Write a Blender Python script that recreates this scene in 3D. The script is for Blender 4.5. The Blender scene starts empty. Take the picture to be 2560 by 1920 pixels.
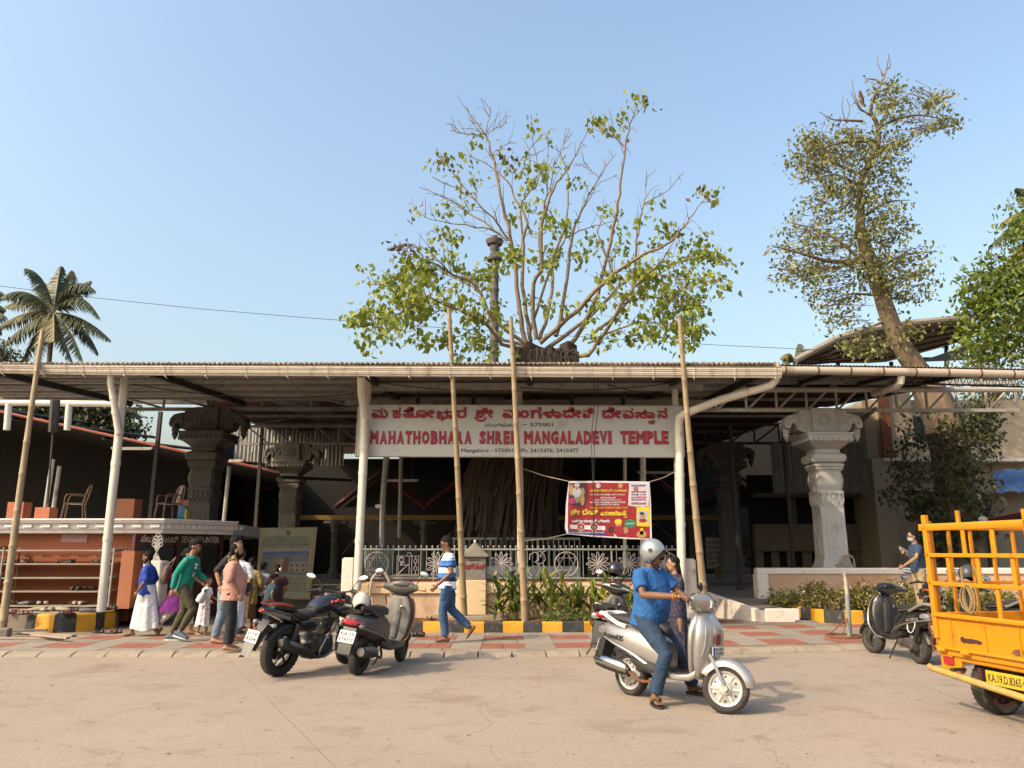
import bpy, bmesh, math, random
import numpy as np
from mathutils import Vector as V, Matrix, Euler
R = math.radians
PI = math.pi
rnd = random.Random(7)
SC = bpy.context.scene
COL = SC.collection
# ------------------------------------------------------------------ camera, light
CAM_H = 1.58
PITCH = R(12.3)
FPX = 1920.0                      # focal length in pixels of the 2560 px wide photograph
cd = bpy.data.cameras.new('camera')
cd.sensor_width = 36.0
cd.lens = FPX / 2560 * 36
cd.clip_end = 2000
cam = bpy.data.objects.new('camera', cd)
COL.objects.link(cam)
cam.location = (0, 0, CAM_H)
cam.rotation_euler = (R(90) + PITCH, 0, 0)
SC.camera = cam
SUN_EL, SUN_AZ = R(38.5), R(237)     # azimuth clockwise from +Y, towards the sun
W = bpy.data.worlds.new('World')
SC.world = W
W.use_nodes = True
nt = W.node_tree
sky = nt.nodes.new('ShaderNodeTexSky')
sky.sky_type = 'NISHITA'
sky.sun_disc = False
sky.sun_elevation = SUN_EL
sky.sun_rotation = SUN_AZ
sky.altitude = 20
sky.air_density = 1.6
sky.dust_density = 6.0
sky.ozone_density = 2.0
bg = nt.nodes['Background']
nt.links.new(sky.outputs[0], bg.inputs[0])
bg.inputs[1].default_value = 0.15
sl = bpy.data.lights.new('sun', 'SUN')
sl.energy = 2.3
sl.angle = R(0.6)
sl.color = (1.0, 0.81, 0.57)
so = bpy.data.objects.new('sun', sl)
COL.objects.link(so)
sdir = V((math.sin(SUN_AZ) * math.cos(SUN_EL), math.cos(SUN_AZ) * math.cos(SUN_EL), math.sin(SUN_EL)))
so.rotation_euler = sdir.to_track_quat('Z', 'Y').to_euler()
so.location = sdir * 60
SC.view_settings.view_transform = 'Standard'
SC.view_settings.look = 'None'
SC.view_settings.exposure = 1.0
SC.view_settings.gamma = 1
SC.view_settings.use_curve_mapping = False
SC.cycles.max_bounces = 8
SC.cycles.diffuse_bounces = 3
SC.cycles.transparent_max_bounces = 12
# ------------------------------------------------------------------ measuring helpers
_c, _s = math.cos(PITCH), math.sin(PITCH)
def ray(u, v):
 x, y = (u - 1280) / FPX, (960 - v) / FPX
 return V((x, _c - y * _s, _s + y * _c))
def at(u, v, Y):
 r = ray(u, v)
 t = Y / r.y
 return V((r.x * t, Y, CAM_H + r.z * t))
def gr(u, v, z=0.0):
 r = ray(u, v)
 t = (z - CAM_H) / r.z
 return V((r.x * t, r.y * t, z))
# ------------------------------------------------------------------ mesh builder
def frame(d, up=V((0, 0, 1))):
 d = V(d).normalized()
 a = d.cross(up)
 if a.length < 1e-4:
  a = d.cross(V((0, 1, 0)))
 a.normalize()
 return a, d.cross(a).normalized()
class MB:
 def __init__(s):
  s.v, s.f, s.m = [], [], []
 def add(s, vs, fs, m=0):
  k = len(s.v)
  s.v += [V(p) for p in vs]
  s.f += [tuple(i + k for i in f) for f in fs]
  s.m += [m] * len(fs)
  return s
 def mark(s):
  return len(s.v)
 def xf(s, k, M):
  for i in range(k, len(s.v)):
   s.v[i] = M @ s.v[i]
  return s
 def box(s, c, d, rz=0, m=0, bev=0, M=None):
  x, y, z = d[0] / 2, d[1] / 2, d[2] / 2
  T = Matrix.Translation(V(c)) @ (M if M is not None else Matrix.Rotation(rz, 4, 'Z'))
  if bev <= 0:
   vs = [T @ V((i * x, j * y, k * z)) for i in (-1, 1) for j in (-1, 1) for k in (-1, 1)]
   fs = [(0, 1, 3, 2), (4, 6, 7, 5), (0, 4, 5, 1), (2, 3, 7, 6), (0, 2, 6, 4), (1, 5, 7, 3)]
   return s.add(vs, fs, m)
  b = min(bev, x * .9, y * .9, z * .9)
  rings = []
  for zz, q in ((-z, b), (-z + b, 0), (z - b, 0), (z, b)):
   X, Y = x - q, y - q
   cb = b if q == 0 else b * .4
   rings.append([T @ V((px, py, zz)) for px, py in ((-X + cb, -Y), (X - cb, -Y), (X, -Y + cb), (X, Y - cb), (X - cb, Y), (-X + cb, Y), (-X, Y - cb), (-X, -Y + cb))])
  return s.rings(rings, m=m)
 def rings(s, rs, m=0, closed=True, caps=True):
  n = len(rs[0])
  vs = [p for r in rs for p in r]
  fs = []
  for i in range(len(rs) - 1):
   for j in range(n if closed else n - 1):
    a, b = i * n + j, i * n + (j + 1) % n
    fs.append((a, b, b + n, a + n))
  if caps and closed:
   fs.append(tuple(range(n - 1, -1, -1)))
   o = (len(rs) - 1) * n
   fs.append(tuple(o + j for j in range(n)))
  return s.add(vs, fs, m)
 def tube(s, pts, r, n=8, m=0, caps=True, closed=False, flat=1.0, up=None):
  pts = [V(p) for p in pts]
  k = len(pts)
  rr = list(r) if hasattr(r, '__len__') else [r] * k
  rs = []
  a = None
  for i, p in enumerate(pts):
   if closed:
    d = pts[(i + 1) % k] - pts[i - 1]
   else:
    d = pts[min(i + 1, k - 1)] - pts[max(i - 1, 0)]
   if d.length < 1e-9:
    d = V((0, 0, 1))
   d.normalize()
   if a is None:
    a, b = frame(d, up or V((0, 0, 1)))
   else:
    a = a - d * a.dot(d)
    if a.length < 1e-5:
     a, b = frame(d)
    a.normalize()
   b = d.cross(a)
   rs.append([p + (a * math.cos(t) + b * math.sin(t) * flat) * rr[i] for t in (2 * PI * j / n for j in range(n))])
  if closed:
   rs.append(rs[0])
   return s.rings(rs, m=m, caps=False)
  return s.rings(rs, m=m, caps=caps)
 def lathe(s, prof, n=16, c=(0, 0, 0), axis='Z', m=0, M=None, sq=None, caps=True):
  T = Matrix.Translation(V(c)) @ (M or Matrix())
  if axis == 'Y':
   T = T @ Matrix.Rotation(R(-90), 4, 'X')
  if axis == 'X':
   T = T @ Matrix.Rotation(R(90), 4, 'Y')
  rs = []
  for r, z in prof:
   if sq:                                   # square section with small cut corners
    q = r * sq
    rs.append([T @ V((x, y, z)) for x, y in ((-r + q, -r), (r - q, -r), (r, -r + q), (r, r - q), (r - q, r), (-r + q, r), (-r, r - q), (-r, -r + q))])
   else:
    rs.append([T @ V((r * math.cos(2 * PI * j / n), r * math.sin(2 * PI * j / n), z)) for j in range(n)])
  return s.rings(rs, m=m, caps=caps)
 def ell(s, c, r, n=12, m=0, M=None, k=None):
  T = Matrix.Translation(V(c)) @ (M or Matrix())
  k = k or max(5, n * 2 // 3)
  rs = []
  for i in range(k + 1):
   t = PI * (i + .02) / (k + .04)
   rs.append([T @ V((r[0] * math.sin(t) * math.cos(2 * PI * j / n), r[1] * math.sin(t) * math.sin(2 * PI * j / n), -r[2] * math.cos(t))) for j in range(n)])
  return s.rings(rs, m=m)
 def prism(s, poly, o, ux, uy, depth, m=0):
  """polygon (2d) in the plane o+ux*a+uy*b, extruded by the vector depth"""
  o, ux, uy, dp = V(o), V(ux), V(uy), V(depth)
  a = [o + ux * p[0] + uy * p[1] for p in poly]
  n = len(a)
  fs = [tuple(range(n)), tuple(range(2 * n - 1, n - 1, -1))]
  fs += [((i + 1) % n, i, i + n, (i + 1) % n + n) for i in range(n)]
  return s.add(a + [p + dp for p in a], fs, m)
 def quad(s, a, b, c, d, m=0):
  return s.add([a, b, c, d], [(0, 1, 2, 3)], m)
 def loft(s, secs, axis='X', n=14, m=0, p=2.6):
  """sections along an axis: (pos, centre1, centre2, half1, half2); superellipse cross sections"""
  rs = []
  for q in secs:
   pos, c1, c2, h1, h2 = q[:5]
   e = 2.0 / (q[5] if len(q) > 5 else p)
   ring = []
   for j in range(n):
    t = 2 * PI * j / n
    ct, st = math.cos(t), math.sin(t)
    a = c1 + h1 * math.copysign(abs(ct) ** e, ct)
    b = c2 + h2 * math.copysign(abs(st) ** e, st)
    ring.append(V((pos, a, b)) if axis == 'X' else V((a, b, pos)) if axis == 'Z' else V((a, pos, b)))
   rs.append(ring)
  return s.rings(rs, m=m)
 def mesh(s, name, off=V((0, 0, 0)), ang=38, fix=True):
  me = bpy.data.meshes.new(name)
  off = V(off)
  me.from_pydata([tuple(p - off) for p in s.v], [], s.f)
  if any(s.m):
   me.polygons.foreach_set('material_index', s.m)
  if fix and len(s.f) < 60000:
   bm = bmesh.new()
   bm.from_mesh(me)
   bmesh.ops.recalc_face_normals(bm, faces=bm.faces)
   bm.to_mesh(me)
   bm.free()
  me.polygons.foreach_set('use_smooth', [True] * len(s.f))
  me.set_sharp_from_angle(angle=R(ang))
  return me
 def build(s, name, mats, parent=None, off=None, kind=None, ang=38, label=None, fix=True):
  if off is None:
   off = parent['_o'] if (parent is not None and '_o' in parent) else (0, 0, 0)
  me = s.mesh(name, V(off), ang, fix)
  return link(name, me, mats, parent, kind, label)
def link(name, me, mats, parent=None, kind=None, label=None):
 for mt in (mats if isinstance(mats, (list, tuple)) else [mats]):
  me.materials.append(mt)
 o = bpy.data.objects.new(name, me)
 COL.objects.link(o)
 if parent is not None:
  o.parent = parent
 if kind:
  o['kind'] = kind
 if label:
  o['label'] = label
 return o
_OFF = []
def thing(name, label, cat, loc=(0, 0, 0), rot=(0, 0, 0), group=None, world=True):
 """an Empty at the base; with world=True the children are given in world coordinates"""
 o = bpy.data.objects.new(name, None)
 COL.objects.link(o)
 o.location = loc
 o.rotation_euler = rot
 o.empty_display_size = .2
 o['label'], o['category'] = label, cat
 if group:
  o['group'] = group
 if world:
  o['_o'] = tuple(loc)
  _OFF.append(o)
 return o
def tag(o, label, cat, group=None):
 o['label'], o['category'] = label, cat
 if group:
  o['group'] = group
 return o
def copy_thing(o, loc=None, rot=None, label=None, parent=None):
 c = o.copy()
 COL.objects.link(c)
 if parent is not None:
  c.parent = parent
 if loc is not None:
  c.location = loc
 if rot is not None:
  c.rotation_euler = rot
 if label:
  c['label'] = label
 for ch in list(o.children):
  copy_thing(ch, parent=c)
 return c
def inst(o, loc, rot=(0, 0, 0), scale=None, parent=None, data=None):
 c = o.copy()
 COL.objects.link(c)
 c.location, c.rotation_euler = loc, rot
 if scale is not None:
  c.scale = scale
 if parent is not None:
  c.parent = parent
 return c
# ------------------------------------------------------------------ materials
MATS = {}
KALB = .56                         # common scale of the base colours below
def mat(name, col, rough=.6, metal=0.0, var=.18, scale=6.0, bump=0.0, bscale=None, coat=0.0, dirt=None, dscale=2.0, damt=.5, spec=.5, trans=0.0, island=0.0, stretch=None, emit=None, wave=None, bdist=.02, detail=5):
 """procedural principled material: colour mottled by noise, optional dirt of a second colour, bump"""
 if name in MATS:
  return MATS[name]
 col = tuple(c * KALB for c in col)
 if dirt:
  dirt = tuple(c * KALB for c in dirt)
 m = bpy.data.materials.new(name)
 m.use_nodes = True
 N, L = m.node_tree.nodes, m.node_tree.links
 b = N['Principled BSDF']
 b.inputs['Roughness'].default_value = rough
 b.inputs['Metallic'].default_value = metal
 b.inputs['Coat Weight'].default_value = coat
 b.inputs['Coat Roughness'].default_value = .08
 b.inputs['Specular IOR Level'].default_value = spec
 tc = N.new('ShaderNodeTexCoord')
 src = tc.outputs['Object']
 if stretch:
  mp = N.new('ShaderNodeMapping')
  mp.inputs['Scale'].default_value = stretch
  L.new(src, mp.inputs[0])
  src = mp.outputs[0]
 def nz(sc, det=detail):
  n = N.new('ShaderNodeTexNoise')
  n.inputs['Scale'].default_value = sc
  n.inputs['Detail'].default_value = det
  n.inputs['Roughness'].default_value = .62
  L.new(src, n.inputs['Vector'])
  return n.outputs['Fac']
 def mix(fac, a, bb, mode='MIX'):
  x = N.new('ShaderNodeMix')
  x.data_type = 'RGBA'
  x.blend_type = mode
  for sock, val in ((x.inputs[0], fac), (x.inputs[6], a), (x.inputs[7], bb)):
   if hasattr(val, 'is_linked') or hasattr(val, 'links'):
    L.new(val, sock)
   elif isinstance(val, (tuple, list)):
    sock.default_value = (*val[:3], 1)
   else:
    sock.default_value = val
  return x.outputs[2]
 def ramp(fac, lo, hi):
  r = N.new('ShaderNodeMapRange')
  r.inputs[1].default_value, r.inputs[2].default_value = lo, hi
  L.new(fac, r.inputs[0])
  return r.outputs[0]
 c1 = tuple(max(0, x * (1 - var)) for x in col)
 c2 = tuple(min(1, x * (1 + var)) for x in col)
 out = mix(ramp(nz(scale), .3, .7), c1, c2)
 if island:
  gi = N.new('ShaderNodeNewGeometry')
  k1 = tuple(max(0, x * (1 - island)) for x in col)
  k2 = (min(1, col[0] * (1 + island * 1.5)), min(1, col[1] * (1 + island)), col[2])
  out = mix(.5, out, mix(gi.outputs['Random Per Island'], k1, k2))
 if dirt:
  out = mix(ramp(nz(dscale, 8), .5 - .12 * damt + .1, .72), out, dirt)
 L.new(out, b.inputs['Base Color'])
 if bump:
  bp = N.new('ShaderNodeBump')
  bp.inputs['Strength'].default_value = min(1, bump)
  bp.inputs['Distance'].default_value = bdist
  if wave:
   w = N.new('ShaderNodeTexWave')
   w.inputs['Scale'].default_value = wave
   w.inputs['Distortion'].default_value = 6
   L.new(src, w.inputs['Vector'])
   L.new(w.outputs['Fac'], bp.inputs['Height'])
  else:
   L.new(nz(bscale or scale * 4, 6), bp.inputs['Height'])
  L.new(bp.outputs[0], b.inputs['Normal'])
 if trans:
  ts = N.new('ShaderNodeBsdfTranslucent')
  L.new(out, ts.inputs['Color'])
  ms = N.new('ShaderNodeMixShader')
  ms.inputs[0].default_value = trans
  L.new(b.outputs[0], ms.inputs[1])
  L.new(ts.outputs[0], ms.inputs[2])
  L.new(ms.outputs[0], N['Material Output'].inputs[0])
 MATS[name] = m
 return m
def glass(name, col=(.8, .85, .9), rough=.03):
 if name in MATS:
  return MATS[name]
 m = bpy.data.materials.new(name)
 m.use_nodes = True
 b = m.node_tree.nodes['Principled BSDF']
 b.inputs['Base Color'].default_value = (*col, 1)
 b.inputs['Roughness'].default_value = rough
 b.inputs['Transmission Weight'].default_value = .9
 MATS[name] = m
 return m
# ------------------------------------------------------------------ lettering
def text_mesh(body, bold=0.0, ext=.004, res=2, gap=1.0):
 """flat outline text as a mesh in its own xy plane (bold thickens the strokes by an outline bevel)"""
 c = bpy.data.curves.new('lettering', 'FONT')
 c.body = body
 c.size = 1
 c.resolution_u = res
 c.extrude = ext
 c.bevel_depth = bold
 c.bevel_resolution = 0
 c.space_character = gap
 o = bpy.data.objects.new('lettering', c)
 COL.objects.link(o)
 me = bpy.data.meshes.new_from_object(o)
 bpy.data.objects.remove(o)
 bpy.data.curves.remove(c)
 return me
def letters(body, o, ux, uy, w, h, material, parent, name='lettering', bold=0.0, depth=.012, gap=1.0, fit=True, hfrom=None):
 """lettering fitted into the rectangle with lower left corner o, unit axes ux, uy and size w x h (world coordinates)"""
 me = text_mesh(body, bold, gap=gap)
 n = len(me.vertices)
 if not n:
  return None
 a = np.empty(n * 3)
 me.vertices.foreach_get('co', a)
 a = a.reshape(-1, 3)
 lo, hi = a.min(0), a.max(0)
 if hfrom:                      # baseline 0 to given cap height
  lo[1], hi[1] = 0, hfrom
 sx = w / (hi[0] - lo[0])
 sy = h / (hi[1] - lo[1]) if h else sx
 ux, uy = V(ux).normalized(), V(uy).normalized()
 un = ux.cross(uy)
 zc = depth / max(1e-6, (a[:, 2].max() - a[:, 2].min()))
 off = V(parent['_o']) if (parent is not None and '_o' in parent) else V((0, 0, 0))
 B = np.array([ux, uy, un])
 q = np.stack([(a[:, 0] - lo[0]) * sx, (a[:, 1] - lo[1]) * sy, (a[:, 2] - a[:, 2].min()) * zc], 1) @ B + np.array(V(o) - off)
 me.vertices.foreach_set('co', q.ravel())
 me.update()
 return link(name, me, material, parent)
# ================================================================== the setting: ground, road, pavement
M_slab = mat('road_concrete', (.49, .40, .315), .88, var=.07, scale=.5, bump=.35, bscale=60, dirt=(.36, .26, .18), dscale=.75, damt=.35, detail=10)
def road_wear(m):
 N, L = m.node_tree.nodes, m.node_tree.links
 b = N['Principled BSDF']
 src = b.inputs['Base Color'].links[0].from_socket
 tc = N.new('ShaderNodeTexCoord')
 def layer(src, sc, lo, hi, col, det=6, stretch=(1, 1, 1)):
  mp = N.new('ShaderNodeMapping'); mp.inputs['Scale'].default_value = stretch
  L.new(tc.outputs['Object'], mp.inputs[0])
  n = N.new('ShaderNodeTexNoise'); n.inputs['Scale'].default_value = sc; n.inputs['Detail'].default_value = det; n.inputs['Roughness'].default_value = .7
  L.new(mp.outputs[0], n.inputs['Vector'])
  r = N.new('ShaderNodeMapRange'); r.inputs[1].default_value, r.inputs[2].default_value = lo, hi
  L.new(n.outputs['Fac'], r.inputs[0])
  x = N.new('ShaderNodeMix'); x.data_type = 'RGBA'; x.blend_type = 'MULTIPLY'
  L.new(r.outputs[0], x.inputs[0]); L.new(src, x.inputs[6]); x.inputs[7].default_value = (*col, 1)
  return x.outputs[2]
 src = layer(src, 26, .45, .75, (.72, .68, .62), 8)
 src = layer(src, 2.6, .56, .70, (.70, .65, .60), 9)
 src = layer(src, 7, .66, .74, (.38, .33, .30), 5)
 src = layer(src, 2.2, .55, .75, (.80, .76, .72), 8, (.25, 2.5, 1))
 nz = N.new('ShaderNodeTexNoise'); nz.inputs['Scale'].default_value = 1.3; nz.inputs['Detail'].default_value = 6
 L.new(tc.outputs['Object'], nz.inputs['Vector'])
 va = N.new('ShaderNodeVectorMath'); va.operation = 'MULTIPLY_ADD'; va.inputs[1].default_value = (.9, .9, .9)
 L.new(nz.outputs['Color'], va.inputs[0]); L.new(tc.outputs['Object'], va.inputs[2])
 vo = N.new('ShaderNodeTexVoronoi'); vo.feature = 'DISTANCE_TO_EDGE'; vo.inputs['Scale'].default_value = .33
 L.new(va.outputs[0], vo.inputs['Vector'])
 r = N.new('ShaderNodeMapRange'); r.inputs[1].default_value, r.inputs[2].default_value, r.inputs[3].default_value, r.inputs[4].default_value = .0, .004, .45, 0
 L.new(vo.outputs['Distance'], r.inputs[0])
 x = N.new('ShaderNodeMix'); x.data_type = 'RGBA'
 L.new(r.outputs[0], x.inputs[0]); L.new(src, x.inputs[6]); x.inputs[7].default_value = (.12, .085, .06, 1)
 L.new(x.outputs[2], b.inputs['Base Color'])
road_wear(M_slab)
M_joint = mat('joint_filler', (.30, .22, .15), .95, var=.2, scale=3)
M_earth = mat('dry_earth', (.30, .19, .11), .95, var=.25, scale=2, bump=.4)
M_soil = mat('red_soil', (.28, .12, .05), .95, var=.35, scale=5, bump=.8, bscale=30, dirt=(.16, .07, .035), dscale=8)
M_kerb = mat('kerb_concrete', (.44, .36, .27), .9, var=.14, scale=4, bump=.4, bscale=40, dirt=(.30, .23, .16), dscale=3)
M_paver = mat('grey_paver', (.37, .315, .25), .9, var=.12, scale=3, bump=.35, bscale=50, dirt=(.28, .22, .16), dscale=1.7)
M_paver2 = mat('grey_paver_light', (.41, .35, .28), .9, var=.12, scale=3, bump=.35, bscale=50, dirt=(.30, .23, .17), dscale=2.1)
M_red = mat('red_paver', (.40, .135, .085), .88, var=.16, scale=4, bump=.3, bscale=50, dirt=(.36, .22, .15), dscale=3, damt=.3)
M_yel = mat('kerb_yellow', (.86, .40, .008), .7, var=.08, scale=8, bump=.2, dirt=(.45, .36, .25), dscale=9, damt=.35)
M_blk = mat('kerb_black', (.035, .035, .037), .75, var=.3, scale=8, bump=.2, dirt=(.22, .19, .16), dscale=9, damt=.35)
M_gkerb = mat('kerb_grey', (.36, .30, .24), .9, var=.2, scale=6, bump=.3)
g = MB()
g.quad((-400, -200, -.12), (400, -200, -.12), (400, 600, -.12), (-400, 600, -.12))
g.build('ground', M_earth, kind='structure')
# road: concrete slabs with open joints over a base
road = MB()
road.box((0, 2.2, -.075), (90, 20.2, .07))
road = road.build('road', M_joint, kind='structure')
def split(polys, a, b, gap=.012):
 a, b = V((*a, 0)), V((*b, 0))
 d = (b - a).normalized()
 n = V((-d.y, d.x, 0))
 out = []
 for p in polys:
  for sgn in (1, -1):
   q = []
   f = [sgn * ((V((*c, 0)) - a).dot(n)) - gap / 2 for c in p]
   for i in range(len(p)):
    j = (i + 1) % len(p)
    if f[i] >= 0:
     q.append(p[i])
    if f[i] * f[j] < 0:
     t = f[i] / (f[i] - f[j])
     q.append((p[i][0] + (p[j][0] - p[i][0]) * t, p[i][1] + (p[j][1] - p[i][1]) * t))
   if len(q) > 2:
    out.append(q)
 return out
slabs = [[(-40, -8), (-1.9, -8), (-1.9, 12.3), (-40, 12.3)], [(-1.888, -8), (40, -8), (40, 12.3), (-1.888, 12.3)]]
slabs = split([[(-40, -8), (40, -8), (40, 12.36), (-40, 12.36)]], (-1.4, 6.4), (-2.74, 9.1))
slabs = split(slabs, (1.45, 7.9), (1.27, 8.8))
slabs = split(slabs, (4.8, 8), (5.0, 10.2))
slabs = split(slabs, (-7.2, 6.4), (-8.6, 9.1))
slabs = [q for p in slabs for q in (split([p], (-5.0, 7.75), (-2.26, 9.09)) if sum(c[0] for c in p) / len(p) < -3 else [p])]
for p in slabs:
 b = MB()
 b.prism(p, (0, 0, -.04), (1, 0, 0), (0, 1, 0), (0, 0, .04))
 b.build('road_slab', M_slab, road)
# pavement edge line
EDGE = [(-40, 12.5), (-8, 12.5), (-2, 12.44), (0, 12.42), (2, 12.62), (4, 12.98), (5.6, 13.25), (7.0, 13.9), (8.0, 15.0), (9.0, 16.6), (9.2, 40)]
def edge(x):
 for (x0, y0), (x1, y1) in zip(EDGE, EDGE[1:]):
  if x0 <= x <= x1:
   return y0 + (y1 - y0) * (x - x0) / (x1 - x0)
 return EDGE[-1][1]
base = MB()
poly = [(x, y + .05) for x, y in EDGE] + [(-40, 40)]
base.prism(poly, (0, 0, -.06), (1, 0, 0), (0, 1, 0), (0, 0, .12))
pavement = base.build('pavement', M_joint, kind='structure')
# open road strip and yard right of the pavement
b = MB()
b.prism([(-40, 12.37), (40, 12.37), (40, 30), (-40, 30)], (0, 0, -.05), (1, 0, 0), (0, 1, 0), (0, 0, .044))
b.build('yard', M_slab, kind='structure')
# sloped kerb stones with gaps
kp = []
x = -13.0
while x < 8.6:
 kp.append((x, edge(x)))
 x += .52 if x < 4 else .40
for (x0, y0), (x1, y1) in zip(kp, kp[1:]):
 a, c = V((x0, y0, 0)), V((x1, y1, 0))
 d = (c - a).normalized()
 n = V((-d.y, d.x, 0))
 a, c = a + d * .012, c - d * .012
 if rnd.random() < .06:
  a = a + d * .06
 dz = rnd.uniform(-.008, .006)
 prof = [(-.13, -.03), (-.12, .006), (-.06, .042 + dz), (.02, .066 + dz), (.12, .070 + dz), (.12, -.03)]
 k = MB()
 k.rings([[p + n * u + V((0, 0, w)) for u, w in prof] for p in (a, c)])
 k.build('kerb_stone', M_kerb, pavement, off=(0, 0, 0))
# tiles
def tile(x0, x1, o0, o1, m, z=.07):
 y00, y01 = (edge(x0), edge(x1)) if x0 < 6 else (edge(6), edge(6))
 if y00 + o0 < max(edge(x0), edge(x1)) + .05:
  return
 zz = z + rnd.uniform(-.002, .002)
 e = .004
 t = MB()
 lo = [V((x0 + e, y00 + o0 + e, 0)), V((x1 - e, y01 + o0 + e, 0)), V((x1 - e, y01 + o1 - e, 0)), V((x0 + e, y00 + o1 - e, 0))]
 c = sum(lo, V()) / 4
 rs = [[p + V((0, 0, .055)) for p in lo], [p + V((0, 0, zz - .004)) for p in lo], [p + (c - p) * .012 + V((0, 0, zz)) for p in lo]]
 t.rings(rs)
 t.build('paving_tile', m, pavement, off=(0, 0, 0))
rows = []
o = .13
rows.append((o, .30, 'g')); o += .30
for k in range(4):
 rows.append((o, .70, 'r')); o += .70
 rows.append((o, .52, 'g')); o += .52
for ri, (o0, hh, kind) in enumerate(rows):
 for k in range(-8, 8):
  xs = -.5 + 1.2 * k
  if o0 > 2.6 and xs < 1.8:
   continue
  if o0 > 2.2 and xs < -8.2:
   continue
  if kind == 'r':
   if ri < 4:
    for i in (0, 1):
     for j in (0, 1):
      tile(xs + .35 * i, xs + .35 * (i + 1), o0 + .35 * j, o0 + .35 * (j + 1), M_red)
   else:
    tile(xs, xs + .7, o0, o0 + hh, M_red)
   tile(xs + .7, xs + 1.2, o0, o0 + hh, rnd.choice((M_paver, M_paver2)))
  else:
   tile(xs, xs + .6, o0, o0 + hh, rnd.choice((M_paver, M_paver2)))
   tile(xs + .6, xs + 1.2, o0, o0 + hh, rnd.choice((M_paver, M_paver2)))
# painted kerbs: blocks along a path
def painted(label, path, lens, h, w, z0=.05, first='y', grp=None):
 P = [V((p[0], p[1], 0)) for p in path]
 cum = [0]
 for a, c in zip(P, P[1:]):
  cum.append(cum[-1] + (c - a).length)
 def pt(s):
  s = max(0, min(cum[-1], s))
  for i in range(len(P) - 1):
   if s <= cum[i + 1]:
    t = (s - cum[i]) / (cum[i + 1] - cum[i])
    return P[i].lerp(P[i + 1], t), (P[i + 1] - P[i]).normalized()
  return P[-1], (P[-1] - P[-2]).normalized()
 t = thing('painted_kerb', label, 'kerb', (P[0].x, P[0].y, 0))
 s, i = 0, 0
 while s < cum[-1] - .05:
  ln, col = lens[i % len(lens)]
  e = min(s + ln, cum[-1])
  rs = []
  hh = h + rnd.uniform(-.008, .008)
  ns = max(2, int((e - s) / .12))
  for q in range(ns + 1):
   p, d = pt(s + .006 + (e - s - .012) * q / ns)
   n = V((-d.y, d.x, 0))
   jj = rnd.uniform(-.004, .004)
   rs.append([p + n * u + V((0, 0, z0 + v)) for u, v in ((jj, 0), (.012 + jj, hh - .03), (.04, hh + jj), (w - .02, hh + jj * .5), (w, hh - .02), (w, 0))])
  MB().rings(rs).build('kerb_block', {'y': M_yel, 'k': M_blk, 'g': M_gkerb}[col], t)
  s, i = e, i + 1
 return t
painted('straight black and yellow painted kerb along the leafy planting bed under the sign', [(-3.25, 15.32), (-1, 15.32), (1.4, 15.34), (2.0, 15.5), (2.4, 15.9)], [(.36, 'y'), (.40, 'k'), (.41, 'y'), (.37, 'k'), (.43, 'y'), (.36, 'k'), (.39, 'y'), (.35, 'k'), (.40, 'y'), (.35, 'k'), (.40, 'y'), (.4, 'k')], .215, .14)
lp = [gr(u, v, .07) for u, v in ((14, 1574), (40, 1578), (110, 1581), (165, 1580), (235, 1576), (285, 1570), (302, 1560), (310, 1548))]
painted('tall worn black and yellow kerb in front of the shoe racks', [(p.x, p.y) for p in lp], [(.30, 'g'), (.24, 'y'), (.42, 'k'), (.42, 'y'), (.38, 'k'), (.36, 'y'), (.22, 'k'), (.42, 'y'), (.5, 'g')], .36, .16)
rp = [gr(u, v, .07) for u, v in ((1930, 1536), (1945, 1540), (1973, 1545), (2022, 1553), (2056, 1557), (2102, 1560), (2147, 1561), (2220, 1560), (2330, 1553), (2450, 1550), (2700, 1550))]
painted('curved black and yellow kerb round the shrub bed at the right wall', [(p.x, p.y) for p in rp], [(.34, 'k'), (.40, 'y'), (.42, 'k'), (.40, 'y'), (.40, 'k'), (.40, 'y'), (.44, 'k'), (.40, 'y'), (.40, 'k'), (.40, 'y')], .30, .15)
# soil of the beds
b = MB()
def bumpy(poly, z, n=26):
 xs = [p[0] for p in poly]; ys = [p[1] for p in poly]
 x0, x1, y0, y1 = min(xs), max(xs), min(ys), max(ys)
 vs, fs = [], []
 for j in range(n + 1):
  for i in range(n + 1):
   x, y = x0 + (x1 - x0) * i / n, y0 + (y1 - y0) * j / n
   vs.append((x, y, z + .03 * math.sin(x * 5.1 + y * 3) * math.cos(y * 4.3 - x) + rnd.uniform(-.015, .015)))
 for j in range(n):
  for i in range(n):
   k = j * (n + 1) + i
   fs.append((k, k + 1, k + n + 2, k + n + 1))
 return vs, fs
b.add(*bumpy([(-3.3, 15.44), (2.6, 17.0)], .2))
b.build('planting_bed_soil', M_soil, kind='structure')
b = MB()
vs, fs = [], []
n = 40
for i in range(n + 1):
 x = rp[0].x + .12 + (15.5 - rp[0].x) * i / n
 y0 = np.interp(x, [p.x for p in rp], [p.y for p in rp]) + .1
 for j in range(9):
  vs.append((x, y0 + (19.72 - y0) * j / 8, .2 + .05 * (j / 8) + rnd.uniform(-.02, .02)))
for i in range(n):
 for j in range(8):
  k = i * 9 + j
  fs.append((k, k + 9, k + 10, k + 1))
b.add(vs, fs)
b.build('shrub_bed_soil', M_soil, kind='structure')
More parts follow.
